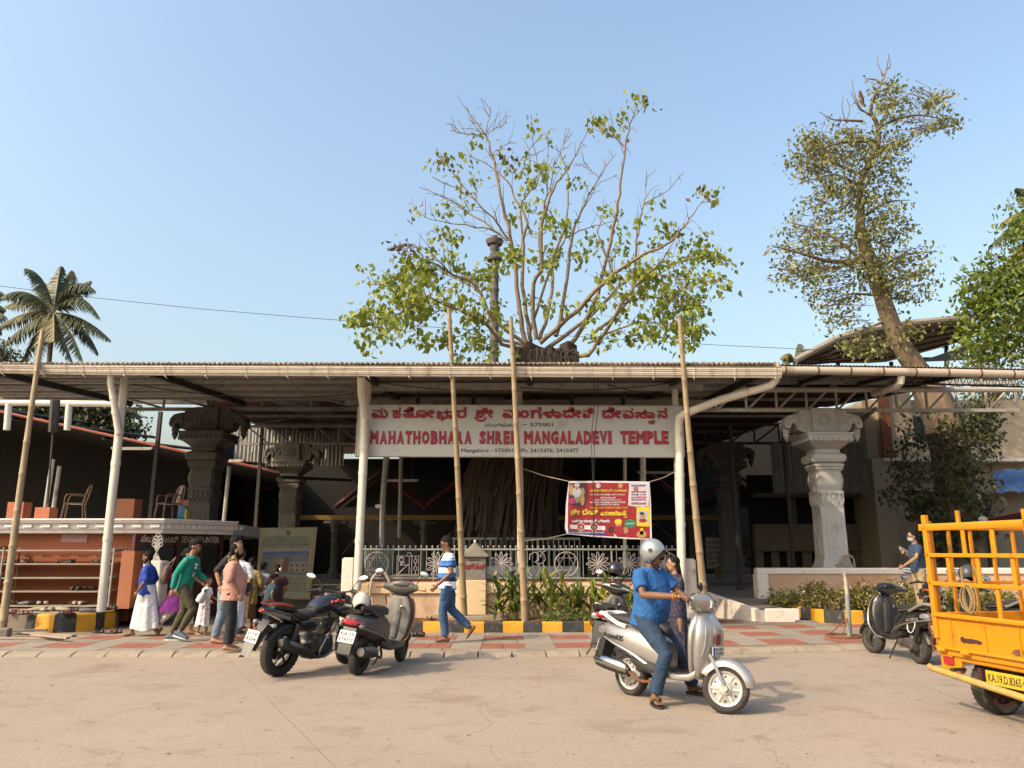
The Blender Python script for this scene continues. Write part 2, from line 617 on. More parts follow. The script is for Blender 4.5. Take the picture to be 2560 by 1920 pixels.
# ================================================================== walls, railings, sign, front roof
M_cream = mat('cream_plaster', (1.0, .76, .47), .85, var=.06, scale=2, bump=.15, bscale=30, dirt=(.78, .54, .32), dscale=1.2, damt=.3)
M_peach = mat('peach_plaster', (.88, .63, .42), .85, var=.06, scale=2, bump=.15, bscale=30, dirt=(.62, .38, .21), dscale=1.5, damt=.5)
M_white = mat('white_plaster', (1.1, .97, .85), .8, var=.06, scale=3, bump=.2, bscale=25, dirt=(.72, .55, .42), dscale=3, damt=.3)
M_redtile = mat('red_floor_tile', (.28, .07, .05), .55, var=.15, scale=5)
M_rail = mat('railing_green', (.36, .42, .37), .55, var=.12, scale=9, dirt=(.28, .22, .16), dscale=12, damt=.1)
M_pink = mat('railing_motif_white', (.74, .66, .68), .5, var=.06, scale=9)
M_post = mat('pvc_cream', (.98, .91, .79), .5, var=.06, scale=3, dirt=(.42, .34, .25), dscale=2.5, damt=.2)
M_gutter = mat('gutter_pvc', (.95, .85, .71), .38, var=.05, scale=2, dirt=(.5, .38, .27), dscale=2.2, damt=.6, stretch=(2.5, 1, .6))
M_steel = mat('painted_steel_grey', (.34, .33, .30), .6, var=.2, scale=4, dirt=(.2, .13, .09), dscale=5)
M_steelw = mat('painted_steel_white', (.56, .53, .48), .6, var=.15, scale=4, dirt=(.28, .2, .14), dscale=5)
M_dark = mat('dark_steel', (.045, .038, .034), .7, var=.3, scale=5)
M_sheet = mat('roof_sheet_grey', (.26, .24, .21), .55, var=.12, scale=1.5, dirt=(.17, .13, .10), dscale=1.5)
M_sheetr = mat('roof_sheet_redbrown', (.15, .055, .04), .6, var=.2, scale=1.5, dirt=(.12, .07, .05), dscale=2)
M_sign = mat('sign_board_white', (.63, .62, .575), .45, var=.03, scale=.8, dirt=(.50, .48, .42), dscale=1.5, damt=.3)
M_signred = mat('sign_letter_red', (.45, .018, .04), .5, var=.06, scale=3)
M_ink = mat('print_black', (.035, .035, .035), .6, var=.1)
M_rust = mat('rust', (.22, .085, .035), .9, var=.4, scale=12, bump=.3)
# --- low cream wall under the railing
YW = 17.0
def wx(u, Y=YW):
 return at(u, 1450, Y).x
def wz(v, Y=YW):
 return at(1280, v, Y).z
t = thing('railing_wall', 'low cream wall with red tiled top below the green temple railing', 'wall', (0, YW, 0))
zt, zb = wz(1459), wz(1484)
X0, X1 = -3.62, 3.78
MB().box(((X0 + X1) / 2, YW + .15, .55), (X1 - X0, .26, .98 - .2)).build('wall_face', M_peach, t)
MB().box(((X0 + X1) / 2, YW + .13, (zt + zb) / 2), (X1 - X0, .34, zt - zb), bev=.012).build('coping_band', M_cream, t)
MB().box(((X0 + X1) / 2, YW + .6, zt + .03), (X1 - X0, 1.1, .05)).build('tiled_ledge', M_redtile, t)
pw = wx(888) - wx(857)
MB().box((wx(872), YW + .1, .78), (pw, .5, 1.34), bev=.03).build('end_pillar', M_white, t, label='rounded cream end pillar at the temple gate')
MB().box((wx(1722), YW + .15, .80), (wx(1740) - wx(1704), .5, 1.26), bev=.04).build('end_pillar', M_white, t)
MB().box((wx(1180), YW - .28, .2), (wx(1262) - wx(1085), .66, .16), bev=.01).build('plinth_step', M_kerb, t)
# --- iron railing with motifs
YR = YW + .12
t = thing('temple_railing', 'pale green iron railing with white star, flower and letter motifs below the sign', 'railing', (0, YR, 1.0))
zr0, zr1 = at(0, 1446, YR).z, at(0, 1374, YR).z
def rx(u):
 return at(u, 1410, YR).x
MB().tube([(rx(905), YR, zr1), (rx(1697), YR, zr1)], .024, 8).build('top_rail', M_rail, t)
MB().tube([(rx(905), YR, zr0), (rx(1697), YR, zr0)], .02, 8).build('bottom_rail', M_rail, t)
motifs = [(942, 'hex'), (1020, 'shri'), (1095, 'flower'), (1253, 'flower'), (1343, 'om'), (1416, 'hex'), (1495, 'flower'), (1573, 'flower'), (1660, 'flower')]
u = 912
zc = (zr0 + zr1) / 2
while u < 1697:
 x = rx(u)
 near = [m for m in motifs if abs(m[0] - u) < 23]
 if not near:
  MB().tube([(x, YR, zr0), (x, YR, zr1)], .0085, 6).build('baluster', M_rail, t)
 k = MB()
 k.tube([(x, YR, zr1 + .02), (x, YR, zr1 + .055)], .008, 5)
 k.ell((x, YR, zr1 + .068), (.02, .02, .02), 8)
 k.build('finial', M_pink, t)
 u += 14.0
for u in (905, 1085, 1310, 1530, 1697):
 MB().tube([(rx(u), YR, zt + .03), (rx(u), YR, zr1)], .02, 8).build('railing_post', M_rail, t)
rm = (zr1 - zr0) / 2 - .05
def ringpts(cx, cz, r, n=28, a0=0, a1=2 * PI):
 return [(cx + r * math.cos(a0 + (a1 - a0) * i / n), YR - .012, cz + r * math.sin(a0 + (a1 - a0) * i / n)) for i in range(n + (0 if abs(a1 - a0 - 2 * PI) < 1e-6 else 1))]
for u, kind in motifs:
 x = rx(u)
 k = MB()
 q = .0085
 if kind == 'hex':
  k.tube(ringpts(x, zc, rm), q, 6, closed=True)
  for a0 in (90, 270):
   k.tube([(x + rm * math.cos(R(a0 + 120 * i)), YR - .012, zc + rm * math.sin(R(a0 + 120 * i))) for i in range(3)], q, 6, closed=True)
  nm = 'star_motif'
 elif kind == 'flower':
  for i in range(12):
   a = 2 * PI * i / 12
   pts = []
   for j in range(11):
    s = j / 10
    rr = rm * .12 + rm * .88 * math.sin(PI * s) ** .7
    da = (s - .5) * 2 * .235
    pts.append((x + rr * math.cos(a + da), YR - .012, zc + rr * math.sin(a + da)))
   k.tube(pts, q * .9, 5)
  k.ell((x, YR - .012, zc), (.03, .015, .03), 8)
  nm = 'flower_motif'
 elif kind == 'shri':
  w, h = rm * .93, rm * .93
  def P(a, b):
   return (x + a * w, YR - .012, zc + b * h)
  k.tube([P(-1, -1), P(1, -1), P(1, .7), P(-1, .7)], q, 6, closed=True)
  k.tube([P(.12, -.95), P(.12, .7)], q, 6)
  k.tube([P(.35, -.95), P(.35, .6), P(.25, .95), P(0, 1.05), P(-.1, .85)], q, 6)
  k.tube([P(-.25, .1), P(-.5, .1), P(-.75, .25), P(-.78, .5), P(-.6, .6), P(-.4, .5), P(-.4, .3), P(-.6, .05), P(-.7, -.1)], q, 6)
  k.tube([P(-.85, -.85), P(.1, 0)], q, 6)
  k.tube([P(-.7, -.1), P(.1, -.1)], q, 6)
  for zz in (.25, -.4):
   k.tube([P(.7 + .14 * math.cos(a), zz + .2 * math.sin(a)) for a in [2 * PI * i / 12 for i in range(12)]], q, 6, closed=True)
  k.tube([P(.7, .7), P(.7, .45)], q, 6); k.tube([P(.7, .05), P(.7, -.2)], q, 6); k.tube([P(.7, -.6), P(.7, -1)], q, 6)
  nm = 'letter_motif'
 else:
  def P(a, b):
   return (x + a * rm, YR - .012, zc + b * rm)
  k.tube([P(-.65, .35), P(-.6, .8), P(-.2, 1.0), P(.15, .75), P(.1, .35), P(-.2, .15), P(.15, .0), P(.25, -.4), P(.0, -.9), P(-.4, -1.0), P(-.7, -.75), P(-.75, -.45)], q, 6)
  k.tube([P(.15, .0), P(.5, .1), P(.7, .4), P(.6, .8), P(.35, .85), P(.3, .55)], q, 6)
  k.tube([P(.2, 1.05), P(.45, .95), P(.75, 1.1)], q, 6)
  k.tube([P(.5, .1), P(.6, -.5), P(.85, -.9)], q, 6)
  nm = 'letter_motif'
 k.build(nm, M_pink, t)
# railing round the tree, behind
YB = 19.0
t = thing('tree_railing', 'green iron railing on a pale plinth around the old tree trunk', 'railing', (0, YB, 1.0))
zb0, zb1 = at(0, 1432, YB).z, at(0, 1347, YB).z
def bxx(u):
 return at(u, 1400, YB).x
MB().tube([(bxx(1108), YB, zb1), (bxx(1450), YB, zb1)], .03, 8).build('top_rail', M_rail, t)
for i in range(27):
 x = bxx(1108) + (bxx(1450) - bxx(1108)) * i / 26
 MB().tube([(x, YB, zb0), (x, YB, zb1)], .013 if i % 9 else .03, 6).build('baluster', M_rail, t)
MB().box(((bxx(1108) + bxx(1450)) / 2, YB + .3, (zb0 + .4) / 2), (bxx(1450) - bxx(1108), .9, zb0 - .4 + .3), bev=.02).build('tree_plinth', mat('pale_blue_plaster', (.50, .50, .50), .8, var=.08), t)
# railing running back at the left
t = thing('side_railing', 'green iron railing running back from the gate pillar', 'railing', (rx(903), YR + .2, 1))
xx = rx(903)
MB().tube([(xx, YR + .1, zr1), (xx + .2, YR + 3.2, zr1 + .1)], .025, 8).build('top_rail', M_rail, t)
MB().tube([(xx, YR + .1, zr0), (xx + .2, YR + 3.2, zr0)], .02, 8).build('bottom_rail', M_rail, t)
for i in range(20):
 y = YR + .15 + 3.0 * i / 19
 MB().tube([(xx + .2 * i / 19, y, zr0), (xx + .2 * i / 19, y, zr1)], .01, 5).build('baluster', M_rail, t)
# white hoop bars standing on the wall end (gate)
t = thing('hoop_bar', 'rounded cream pipe hoop standing behind the grey scooter', 'barrier', gr(955, 1560, .1))
c = gr(955, 1560, .1)
hp = []
for u, v in ((921, 1545), (925, 1480), (930, 1447), (942, 1433), (953, 1430), (963, 1434), (972, 1450), (976, 1480), (990, 1520), (1003, 1550)):
 hp.append(at(u, v, 16.2))
MB().tube(hp, .028, 8).build('hoop_pipe', mat('hoop_paint', (.55, .46, .33), .5, var=.15), t)
for k in (0, -1):
 MB().tube([(hp[k].x, hp[k].y, .19), (hp[k].x, hp[k].y, .22)], .06, 10).build('foot_flange', M_steel, t)
# --- donation box on its pedestal
YH = YW - .12
t = thing('donation_pedestal', 'cream square pedestal carrying the stone donation box', 'pedestal', (wx(1184, YH), YH, .2))
ux0, ux1 = at(1141, 1500, YH).x, at(1215, 1500, YH).x
z0, z1 = .2, at(1180, 1450, YH).z
MB().box(((ux0 + ux1) / 2, YH + .3, (z0 + z1) / 2), (ux1 - ux0, .6, z1 - z0), bev=.012).build('pedestal_block', M_cream, t)
M_box = mat('stone_box', (.30, .27, .23), .8, var=.25, scale=5, bump=.3, dirt=(.12, .11, .10), dscale=2)
b0, b1 = at(1155, 1500, YH).x, at(1214, 1500, YH).x
t = thing('donation_box', 'grey stone donation box with pyramid lid and red lettering', 'donation box', ((b0 + b1) / 2, YH, z1))
zl, za = at(1180, 1392, YH).z, at(1180, 1357, YH).z
bw = b1 - b0
MB().box(((b0 + b1) / 2, YH + .3, (z1 + zl) / 2), (bw, bw, zl - z1 - .004), bev=.01).build('box_body', M_box, t)
k = MB()
k.lathe([(bw * .62, zl), (bw * .62, zl + .03), (bw * .3, zl + .17), (.045, za - .01), (.03, za)], c=((b0 + b1) / 2, YH + .3, 0), sq=.02)
k.build('box_lid', M_box, t)
MB().ell(((b0 + b1) / 2, YH + .3, za + .03), (.035, .035, .04), 10).build('lid_knob', M_post, t)
MB().box(((b0 + b1) / 2, YH - .004 + .3 - bw / 2, zl - .07), (bw * .5, .012, .014)).build('coin_slot', M_ink, t)
letters('ಕಾಣಿಕೆ ಹುಂಡಿ', ((b0 + b1) / 2 - bw * .44, YH + .3 - bw / 2 - .006, (z1 + zl) / 2 - .02), (1, 0, 0), (0, 0, 1), bw * .9, .13, M_signred, t, bold=.025, depth=.006)
# --- the big sign
YS = 16.6
t = thing('temple_sign', 'long white name board with raised red letters reading MAHATHOBHARA SHREE MANGALADEVI TEMPLE', 'sign', (0, YS, 4.1))
TL, TR, BL, BR = at(896, 1012, YS), at(1706, 1015, YS), at(889, 1141, YS), at(1711, 1143, YS)
s_ = MB()
f4 = [TL, TR, BR, BL]
s_.prism([(p.x, p.z) for p in f4], (0, YS, 0), (1, 0, 0), (0, 0, 1), (0, .06, 0))
s_.build('sign_board', M_sign, t)
fr = MB()
for a, c in ((TL, TR), (TR, BR), (BR, BL), (BL, TL)):
 fr.tube([a + V((0, .0, 0)), c + V((0, .0, 0))], .016, 4)
fr.build('sign_frame', M_steelw, t)
for u in (1302, 1568):
 a, c = at(u, 1014, YS), at(u, 1142, YS)
 MB().box(((a.x + c.x) / 2, YS - .001, (a.z + c.z) / 2), (.012, .006, a.z - c.z)).build('panel_seam', M_steelw, t)
def onsign(body, u0, u1, v0, v1, m, name='letter', bold=0, depth=.03, gap=1.0, hfrom=None):
 a, c = at(u0, v1, YS - .001), at(u1, v0, YS - .001)
 a.y = YS - .0015
 return letters(body, a, (1, 0, 0), (0, 0, 1), c.x - a.x, c.z - a.z, m, t, name, bold, depth, gap, hfrom=hfrom)
def word(body, u0, u1, v0, v1, m, bold, gapf=.16, wd=None):
 """raised letters one by one; widths in proportion to each letter"""
 rel = {'I': .42, 'M': 1.18, 'O': 1.06, 'L': .84, 'E': .86, 'S': .92, 'P': .9, 'T': .92, 'G': 1.02, 'V': .98}
 ws = [rel.get(ch, 1.0) for ch in body]
 unit = (u1 - u0) / (sum(ws) + gapf * (len(ws) - 1))
 u = u0
 for ch, w in zip(body, ws):
  e = onsign(ch, u, u + w * unit, v0, v1, m, 'letter', bold)
  u += (w + gapf) * unit
for wd, u0, u1 in (('MAHATHOBHARA', 925, 1179), ('SHREE', 1198, 1292), ('MANGALADEVI', 1310, 1528), ('TEMPLE', 1551, 1670)):
 word(wd, u0, u1, 1077.5, 1110.5, M_signred, .055)
# Kannada line, composed syllable by syllable (u0,u1 in pixels)
for body, u0, u1, v0, v1 in (('ಮ', 928, 971, 1017, 1046), ('ಹ', 975, 1003, 1017, 1046), ('ತೋ', 1006, 1087, 1017, 1046), ('ಭಾ', 1090, 1138, 1022, 1052), ('ರ', 1141, 1167, 1017, 1046),
       ('ಶೀ', 1189, 1233, 1018, 1046), ('ಮಂ', 1256, 1322, 1017, 1046), ('ಗ', 1326, 1354, 1017, 1046), ('ಳಾ', 1357, 1404, 1022, 1046), ('ದೇ', 1407, 1453, 1018, 1046), ('ವಿ', 1456, 1483, 1018, 1046),
       ('ದೇ', 1505, 1553, 1018, 1047), ('ವ', 1556, 1584, 1019, 1047), ('ಸಾ', 1587, 1637, 1024, 1047), ('ಥ', 1621, 1637, 1049, 1061), ('ನ', 1640, 1668, 1019, 1047)):
 onsign(body, u0, u1, v0, v1, M_signred, 'letter', .045)
arc = MB()
arc.tube([at(u, v, YS - .012) for u, v in ((1188, 1043), (1191, 1049), (1198, 1052), (1206, 1052), (1212, 1048), (1214, 1042))], .022, 6)
arc.build('letter', M_signred, t)
onsign('ಮಂಗಳೂರು', 1212, 1292, 1057, 1067, M_ink, 'small_lettering', .012, .004)
onsign('–', 1305, 1318, 1061, 1062.5, M_ink, 'small_lettering', .018, .004)
onsign('575001', 1326, 1382, 1057, 1066.5, M_ink, 'small_lettering', .018, .004)
onsign('Mangalore - 575001.', 1153, 1289, 1121, 1133.5, M_ink, 'small_lettering', .016, .004)
onsign('Ph: 2415476, 2415477', 1302, 1447, 1121, 1133, M_ink, 'small_lettering', .016, .004)
# --- posts carrying the sign and the roof
def pole(name, label, cat, pts, r, m, n=10, group=None, joints=True, base=None):
 joints = () if joints is True else joints
 t = thing(name, label, cat, pts[0], group=group)
 MB().tube(pts, r, n).build('pipe', m, t)
 P = [V(p) for p in pts]
 tot = sum((q - p).length for p, q in zip(P, P[1:]))
 for f in joints or ():
  s_ = f * tot
  for p, q in zip(P, P[1:]):
   ln = (q - p).length
   if s_ <= ln:
    k, d = p.lerp(q, s_ / ln), (q - p).normalized()
    MB().tube([k - d * .05, k + d * .05], (r if not hasattr(r, '__len__') else r[0]) * 1.1, n).build('coupling', m, t)
    break
   s_ -= ln
 return t
def bend(*pv):
 return [at(u, v, Y) for u, v, Y in pv]
YG = 15.38
pole('drain_pipe', 'cream drain pipe bending down from the gutter past the left end of the sign', 'pipe', bend((893, 1470, 16.45), (909, 1142, 16.45), (911, 1045, 16.4), (909, 1015, 16.2), (904, 985, 16.0), (903, 950, 15.6), (903, 938, 15.5)), .088, M_post, 12, joints=(.2, .5, .62))
pole('roof_post', 'round cream roof post standing behind the sign\'s left end', 'post', bend((893, 1475, 16.75), (922, 948, 16.75)), .075, M_post, 10, 'roof posts', joints=())
pole('drain_pipe', 'cream drain pipe with a long slanting arm at the sign\'s right end', 'pipe', bend((1706, 1500, 16.4), (1699, 1142, 16.4), (1696, 1060, 16.4), (1699, 1044, 16.35), (1712, 1034, 16.25), (1800, 1000, 16.1), (1905, 970, 15.7), (1928, 962, 15.6), (1938, 950, 15.52), (1940, 936, 15.48)), .088, M_post, 12, joints=(.25, .42))
pole('roof_post', 'round cream roof post behind the sign\'s right end', 'post', bend((1703, 1475, 16.75), (1687, 975, 16.75)), .07, M_post, 10, 'roof posts', joints=())
pole('roof_post', 'slim white roof post behind the second bamboo pole', 'post', bend((1302, 1440, 17.4), (1298, 965, 17.4)), .075, M_post, 10, 'roof posts', joints=())
pole('inner_pipe', 'grey pipe under the sign, first from the left, with a small camera beside it', 'pipe', bend((955, 1370, 19.3), (957, 1250, 19.3), (966, 1142, 19.3), (968, 1010, 19.3)), .075, M_steel, 8, joints=())
pole('inner_pipe', 'dark grey pipe under the sign, second from the left', 'pipe', bend((998, 1345, 20), (1003, 1142, 20), (1004, 1010, 20)), .055, M_steel, 8, joints=(.4,))
pole('inner_pipe', 'thin white pipe behind the red banner, left of a thicker one', 'pipe', bend((1562, 1420, 19.3), (1562, 1010, 19.3)), .045, M_post, 8, joints=())
pole('inner_pipe', 'thick white pipe behind the red banner, right of a thinner one', 'pipe', bend((1608, 1440, 19.3), (1607, 1010, 19.3)), .075, M_post, 8, joints=())
pole('roof_post', 'stout cream post standing on the shoe rack platform at left', 'post', bend((253, 1530, 15.9), (271, 1330, 15.9), (298, 1080, 15.9), (312, 945, 15.9)), .085, M_post, 12, 'roof posts', joints=(.3, .62))
pole('drain_pipe', 'cream drain pipe slanting from the gutter onto the left post', 'pipe', bend((297, 1085, 15.8), (283, 990, 15.65), (277, 960, 15.55), (277, 945, 15.5), (278, 930, 15.47)), .07, M_post, 12, joints=(.35, .6))
for u, v, Y in ((955, 1264, 19.25),):
 t = thing('security_camera', 'small white security camera on a bracket beside the grey pipe', 'camera', at(u, v, Y))
 c = at(948, 1266, Y)
 MB().box(c, (.18, .12, .09), bev=.02).build('camera_body', M_post, t)
 MB().tube([c + V((.05, 0, -.04)), c + V((.06, .02, -.75))], .035, 6).build('camera_post', M_post, t)
# --- front roof: gutter, sheets, purlins, rafters
zg0, zg1 = at(0, 938, YG).z, at(0, 915, YG).z
roofz = lambda y: zg1 + .03 + (y - YG) * .075
t = thing('front_roof', 'long corrugated metal canopy with a cream gutter over the temple entrance', 'roof', (0, YG, 5))
XR = at(1952, 930, YG).x
gp = [(0, 0), (-.015, 0), (-.03, .2), (-.055, .25), (-.045, .32), (-.06, .38), (-.06, .56), (-.08, .62), (-.07, .70), (-.09, .78), (-.09, .96), (-.105, 1.0), (-.085, 1.02), (0, 1.0)]
H = zg1 - zg0
def gsec(x, z, y, k=1.0):
 return [V((x, y + a * 1.1, z + b * H * k)) for a, b in gp]
xk = at(268, 915, YG).x
xl = -11.6
k = MB()
k.rings([gsec(xl, zg0 + .06, YG, .8), gsec(xk, zg0, YG), gsec(XR, zg0 - .06, YG, 1.06)])
k.build('gutter', M_gutter, t)
x = xl + .3
while x < XR:
 f = max(0, (x - xk) / (XR - xk))
 zz = zg0 - .06 * f if x > xk else zg0 + .06 * (xk - x) / (xk - xl)
 b = MB()
 b.rings([[p + V((dx, -.008, 0)) for p in gsec(x, zz - .006, YG, 1.04)] for dx in (-.014, .014)])
 b.tube([(x, YG - .03, zz - .01), (x + .02, YG + .05, zz - .045)], .012, 5)
 b.build('gutter_bracket', M_gutter, t)
 x += .835
def sheet(name, x0, x1, y0, y1, zf, m, parent, pitch=.09, amp=.016, edge=0):
 n = int((x1 - x0) / pitch * 4)
 vs, fs = [], []
 ys = [y0, (y0 + y1) / 2, y1]
 for y in ys:
  for i in range(n + 1):
   x = x0 + (x1 - x0) * i / n
   vs.append((x, y, zf(x, y) + amp * math.sin(2 * PI * x / pitch)))
 for j in range(len(ys) - 1):
  for i in range(n):
   q = j * (n + 1) + i
   fs.append((q, q + 1, q + n + 2, q + n + 1))
 return MB().add(vs, fs).build(name, m, parent, fix=False)
x = -14.0
while x < 5.4:
 w = 1.02
 dz = rnd.uniform(0, .012)
 x2 = min(x + w, 5.4)
 sheet('roof_sheet', x, x2, YG - .06 + rnd.uniform(-.03, .03), 21.2, lambda a, y: roofz(y) + dz, M_sheet, t)
 x += w - .04
k = MB()
vs = [(xl + (XR - xl) * i / 640, YG + .015 + .012 * math.sin(i * 1.6), zg1 - .02 + j * .105 + .006 * math.sin(i * .9) * j) for j in (0, 1) for i in range(641)]
k.add(vs, [(i, i + 1, i + 642, i + 641) for i in range(640)])
k.build('sheet_edge', mat('sheet_edge_tan', (.46, .37, .28), .8, var=.25, scale=3, dirt=(.2, .15, .11), dscale=9), t, fix=False)
for i, y in enumerate([15.6, 16.0, 16.45, 16.9, 17.4, 18.0, 18.6, 19.2, 19.9, 20.6]):
 MB().box((-4.3, y, roofz(y) - .06), (19.4, .06, .085)).build('purlin', M_steelw if i % 2 == 0 else M_steel, t)
for x in (-10.6, -7.45, -3.05, .4, 3.6, 5.2):
 k = MB()
 k.rings([[V((x - .05, y, roofz(y) - .1)), V((x + .05, y, roofz(y) - .1)), V((x + .05, y, roofz(y) - .24)), V((x - .05, y, roofz(y) - .24))] for y in (15.5, 21.0)])
 k.build('rafter', M_dark, t)
MB().box((.45, 16.95, at(0, 968, 16.95).z), (7.7, .1, .17)).build('front_beam', M_steelw, t)
MB().box((.45, 18.3, at(0, 1006, 18.3).z), (9, .08, .12)).build('cross_beam', M_steel, t)
MB().box((.3, 19.9, at(0, 988, 19.9).z), (8.4, .07, .1)).build('cross_beam', M_dark, t)
for x in (-2.2, -.9, 1.4, 2.6):
 MB().tube([(x, 17.6, 5.2), (x, 17.6, 4.9)], .05, 6).build('hanger', M_dark, t)
# ================================================================== stone pillars, trusses, temple hall, side buildings
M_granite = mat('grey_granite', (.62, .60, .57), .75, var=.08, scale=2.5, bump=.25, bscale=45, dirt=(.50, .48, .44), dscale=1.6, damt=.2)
M_granite_d = mat('granite_shade_tone', (.13, .12, .105), .8, var=.14, scale=2.5, bump=.3, bscale=45, dirt=(.09, .08, .07), dscale=1.6)  # the grey granite again, darkened in colour to imitate hall shade
def stone_pillar(label, x, y, ztop, zbot, m, s=1.0, base=True, carve=2, rz=0):
 t = thing('stone_pillar', label, 'pillar', (x, y, zbot), group='carved stone pillars of the temple hall')
 H = ztop - zbot
 # heights measured down from the top (metres, for a 4.95 m pillar)
 def Z(d):
  return H - d * s
 o = dict(off=(0, 0, 0))
 w = .31 * s
 MB().lathe([(w + .02, Z(H / s)), (w + .02, Z(3.25)), (w, Z(3.2)), (w, Z(2.6))] if not base else
               [(w * 1.75, Z(4.93)), (w * 1.75, Z(4.72)), (w * 1.6, Z(4.68)), (w * 1.7, Z(4.6)), (w * 1.6, Z(4.5)), (w * 1.15, Z(4.42)), (w * 1.3, Z(4.2)), (w * 1.1, Z(4.0)), (w * 1.02, Z(3.9)), (w * 1.02, Z(3.25)), (w, Z(3.2)), (w, Z(2.6))], sq=.06).build('shaft', m, t, **o)
 MB().lathe([(w * 1.04, Z(2.62)), (w * 1.08, Z(2.5)), (w * 1.05, Z(2.3)), (w * 1.13, Z(2.28)), (w * 1.13, Z(2.2)), (w * 1.02, Z(2.18)), (w * 1.12, Z(2.05)), (w * 1.18, Z(1.92)), (w * 1.1, Z(1.75)), (w * 1.0, Z(1.68))], sq=.22).build('vase_capital', m, t, **o)
 k = MB().lathe([(w * 1.06, Z(1.69)), (w * 1.06, Z(1.65)), (w * 1.16, Z(1.64)), (w * 1.16, Z(1.58)), (w * 1.24, Z(1.57)), (w * 1.24, Z(1.5)), (w * 1.1, Z(1.49)), (w * 1.1, Z(1.46))], sq=.05)
 k.build('neck_moulding', m, t, **o)
 MB().lathe([(w * 1.12, Z(1.47)), (w * 1.34, Z(1.45)), (w * 1.46, Z(1.38)), (w * 1.48, Z(1.33)), (w * 1.42, Z(1.26)), (w * 1.2, Z(1.22)), (w * 1.08, Z(1.21)), (w * 1.08, Z(1.1))], sq=.12).build('cushion', m, t, **o)
 MB().lathe([(w * 1.1, Z(1.11)), (w * 1.25, Z(1.06)), (w * 1.55, Z(.99)), (w * 1.85, Z(.90)), (w * 1.92, Z(.88)), (w * 1.92, Z(.76)), (w * 2.0, Z(.755)), (w * 2.0, Z(.70))], sq=.03).build('abacus', m, t, **o)
 for d in ((0, -1), (-1, 0), (1, 0)):              # scalloped edge
  k = MB()
  for i in range(9):
   a = (i - 4) * w * .42
   c = V((a, d[1] * w * 1.95, Z(.89))) if d[1] else V((d[0] * w * 1.95, a, Z(.89)))
   k.ell(c, (w * .2, .03, w * .17) if d[1] else (.03, w * .2, w * .17), 8)
  k.build('scallop_band', m, t, **o)
 MB().box((0, 0, Z(.35)), (w * 2.05, w * 2.05, .70 * s), bev=.012).build('top_block', m, t, **o)
 # brackets with volutes to both sides
 for sx in (-1, 1):
  def P(a, b):
   return (sx * (w + a * s), b)
  prof = [(0, .0), (.30, .0), (.33, .10), (.46, .12), (.62, .16), (.72, .28), (.74, .42), (.70, .50), (.58, .50), (.56, .44), (.55, .40), (.47, .36), (.42, .44), (.38, .56), (.22, .62), (0, .62)]
  k = MB()
  k.prism([(sx * (w + a * s), Z(b + .03)) for a, b in prof], (0, -w * .72, 0), (1, 0, 0), (0, 0, 1), (0, w * 1.44, 0))
  for yy in (-w * .74, w * .74):
   pts = []
   for i in range(17):
    aa = R(200 - 26 * i)
    rr = .19 * s * (1 - i / 20)
    pts.append((sx * (w + .18 * s) + sx * rr * math.cos(aa), yy, Z(.32) + rr * math.sin(aa)))
   k.tube(pts, .028 * s, 6)
   pts = [(sx * (w + a * s), yy, Z(b)) for a, b in ((.40, .52), (.36, .38), (.42, .24), (.55, .22), (.66, .32), (.67, .44))]
   k.tube(pts, .03 * s, 6)
  k.build('bracket', m, t, **o)
  b = MB()
  b.lathe([(.02, Z(.86)), (.06 * s, Z(.78)), (.09 * s, Z(.72)), (.075 * s, Z(.66)), (.10 * s, Z(.62)), (.10 * s, Z(.54)), (.05, Z(.5))], 10, c=(sx * (w + .64 * s), 0, 0))
  b.build('pendant', m, t, **o)
 # carved relief: flower on the block, scrolls down the shaft
 for d in ((0, -1), (-1, 0))[:carve] if x > 0 else ((0, -1), (1, 0))[:carve]:
  def F(a, z, dep=0.0):
   q = w * 1.02 + dep
   return V((a, -q, z)) if d[1] else V((d[0] * q, a, z))
  k = MB()
  cz = Z(.34)
  for i in range(8):
   a = 2 * PI * i / 8
   k.tube([F(.09 * s * math.cos(a), cz + .09 * s * math.sin(a)), F(.15 * s * math.cos(a + .2), cz + .15 * s * math.sin(a + .2), .01), F(.21 * s * math.cos(a), cz + .21 * s * math.sin(a)), F(.15 * s * math.cos(a - .2), cz + .15 * s * math.sin(a - .2), .01)], .018 * s, 5, closed=True)
  k.tube([F(.075 * s * math.cos(2 * PI * i / 14), cz + .075 * s * math.sin(2 * PI * i / 14), .005) for i in range(14)], .02 * s, 5, closed=True)
  k.tube([F(a * .26 * s, cz + b * .29 * s) for a, b in ((-1, -1), (1, -1), (1, 1), (-1, 1))], .012, 5, closed=True)
  k.build('flower_relief', m, t, **o)
  z1, z0 = Z(2.9), max(Z(4.75), .1) if not base else Z(3.85)
  k = MB()
  n = max(2, int((z1 - z0) / (.34 * s)))
  pts, leafs = [], []
  for i in range(n * 8 + 1):
   f = i / 8
   pts.append(F(.10 * s * math.sin(f * PI), z1 - (z1 - z0) * f / n, -.005))
  k.tube(pts, .022 * s, 6)
  for i in range(n):
   sg = 1 if i % 2 == 0 else -1
   zc_ = z1 - (z1 - z0) * (i + .5) / n
   sp = []
   for j in range(14):
    aa = PI / 2 - sg * 0 + j * .55
    rr = .085 * s * (1 - j / 16)
    sp.append(F(-sg * .0 + sg * .01 + rr * math.cos(aa) * sg, zc_ + rr * math.sin(aa), -.004))
   k.tube(sp, .02 * s, 5)
  for sx in (-1, 1):
   k.tube([F(sx * .19 * s, z1 + .05), F(sx * .19 * s, z0)], .01, 4)
  k.build('scroll_relief', m, t, **o)
  k = MB()
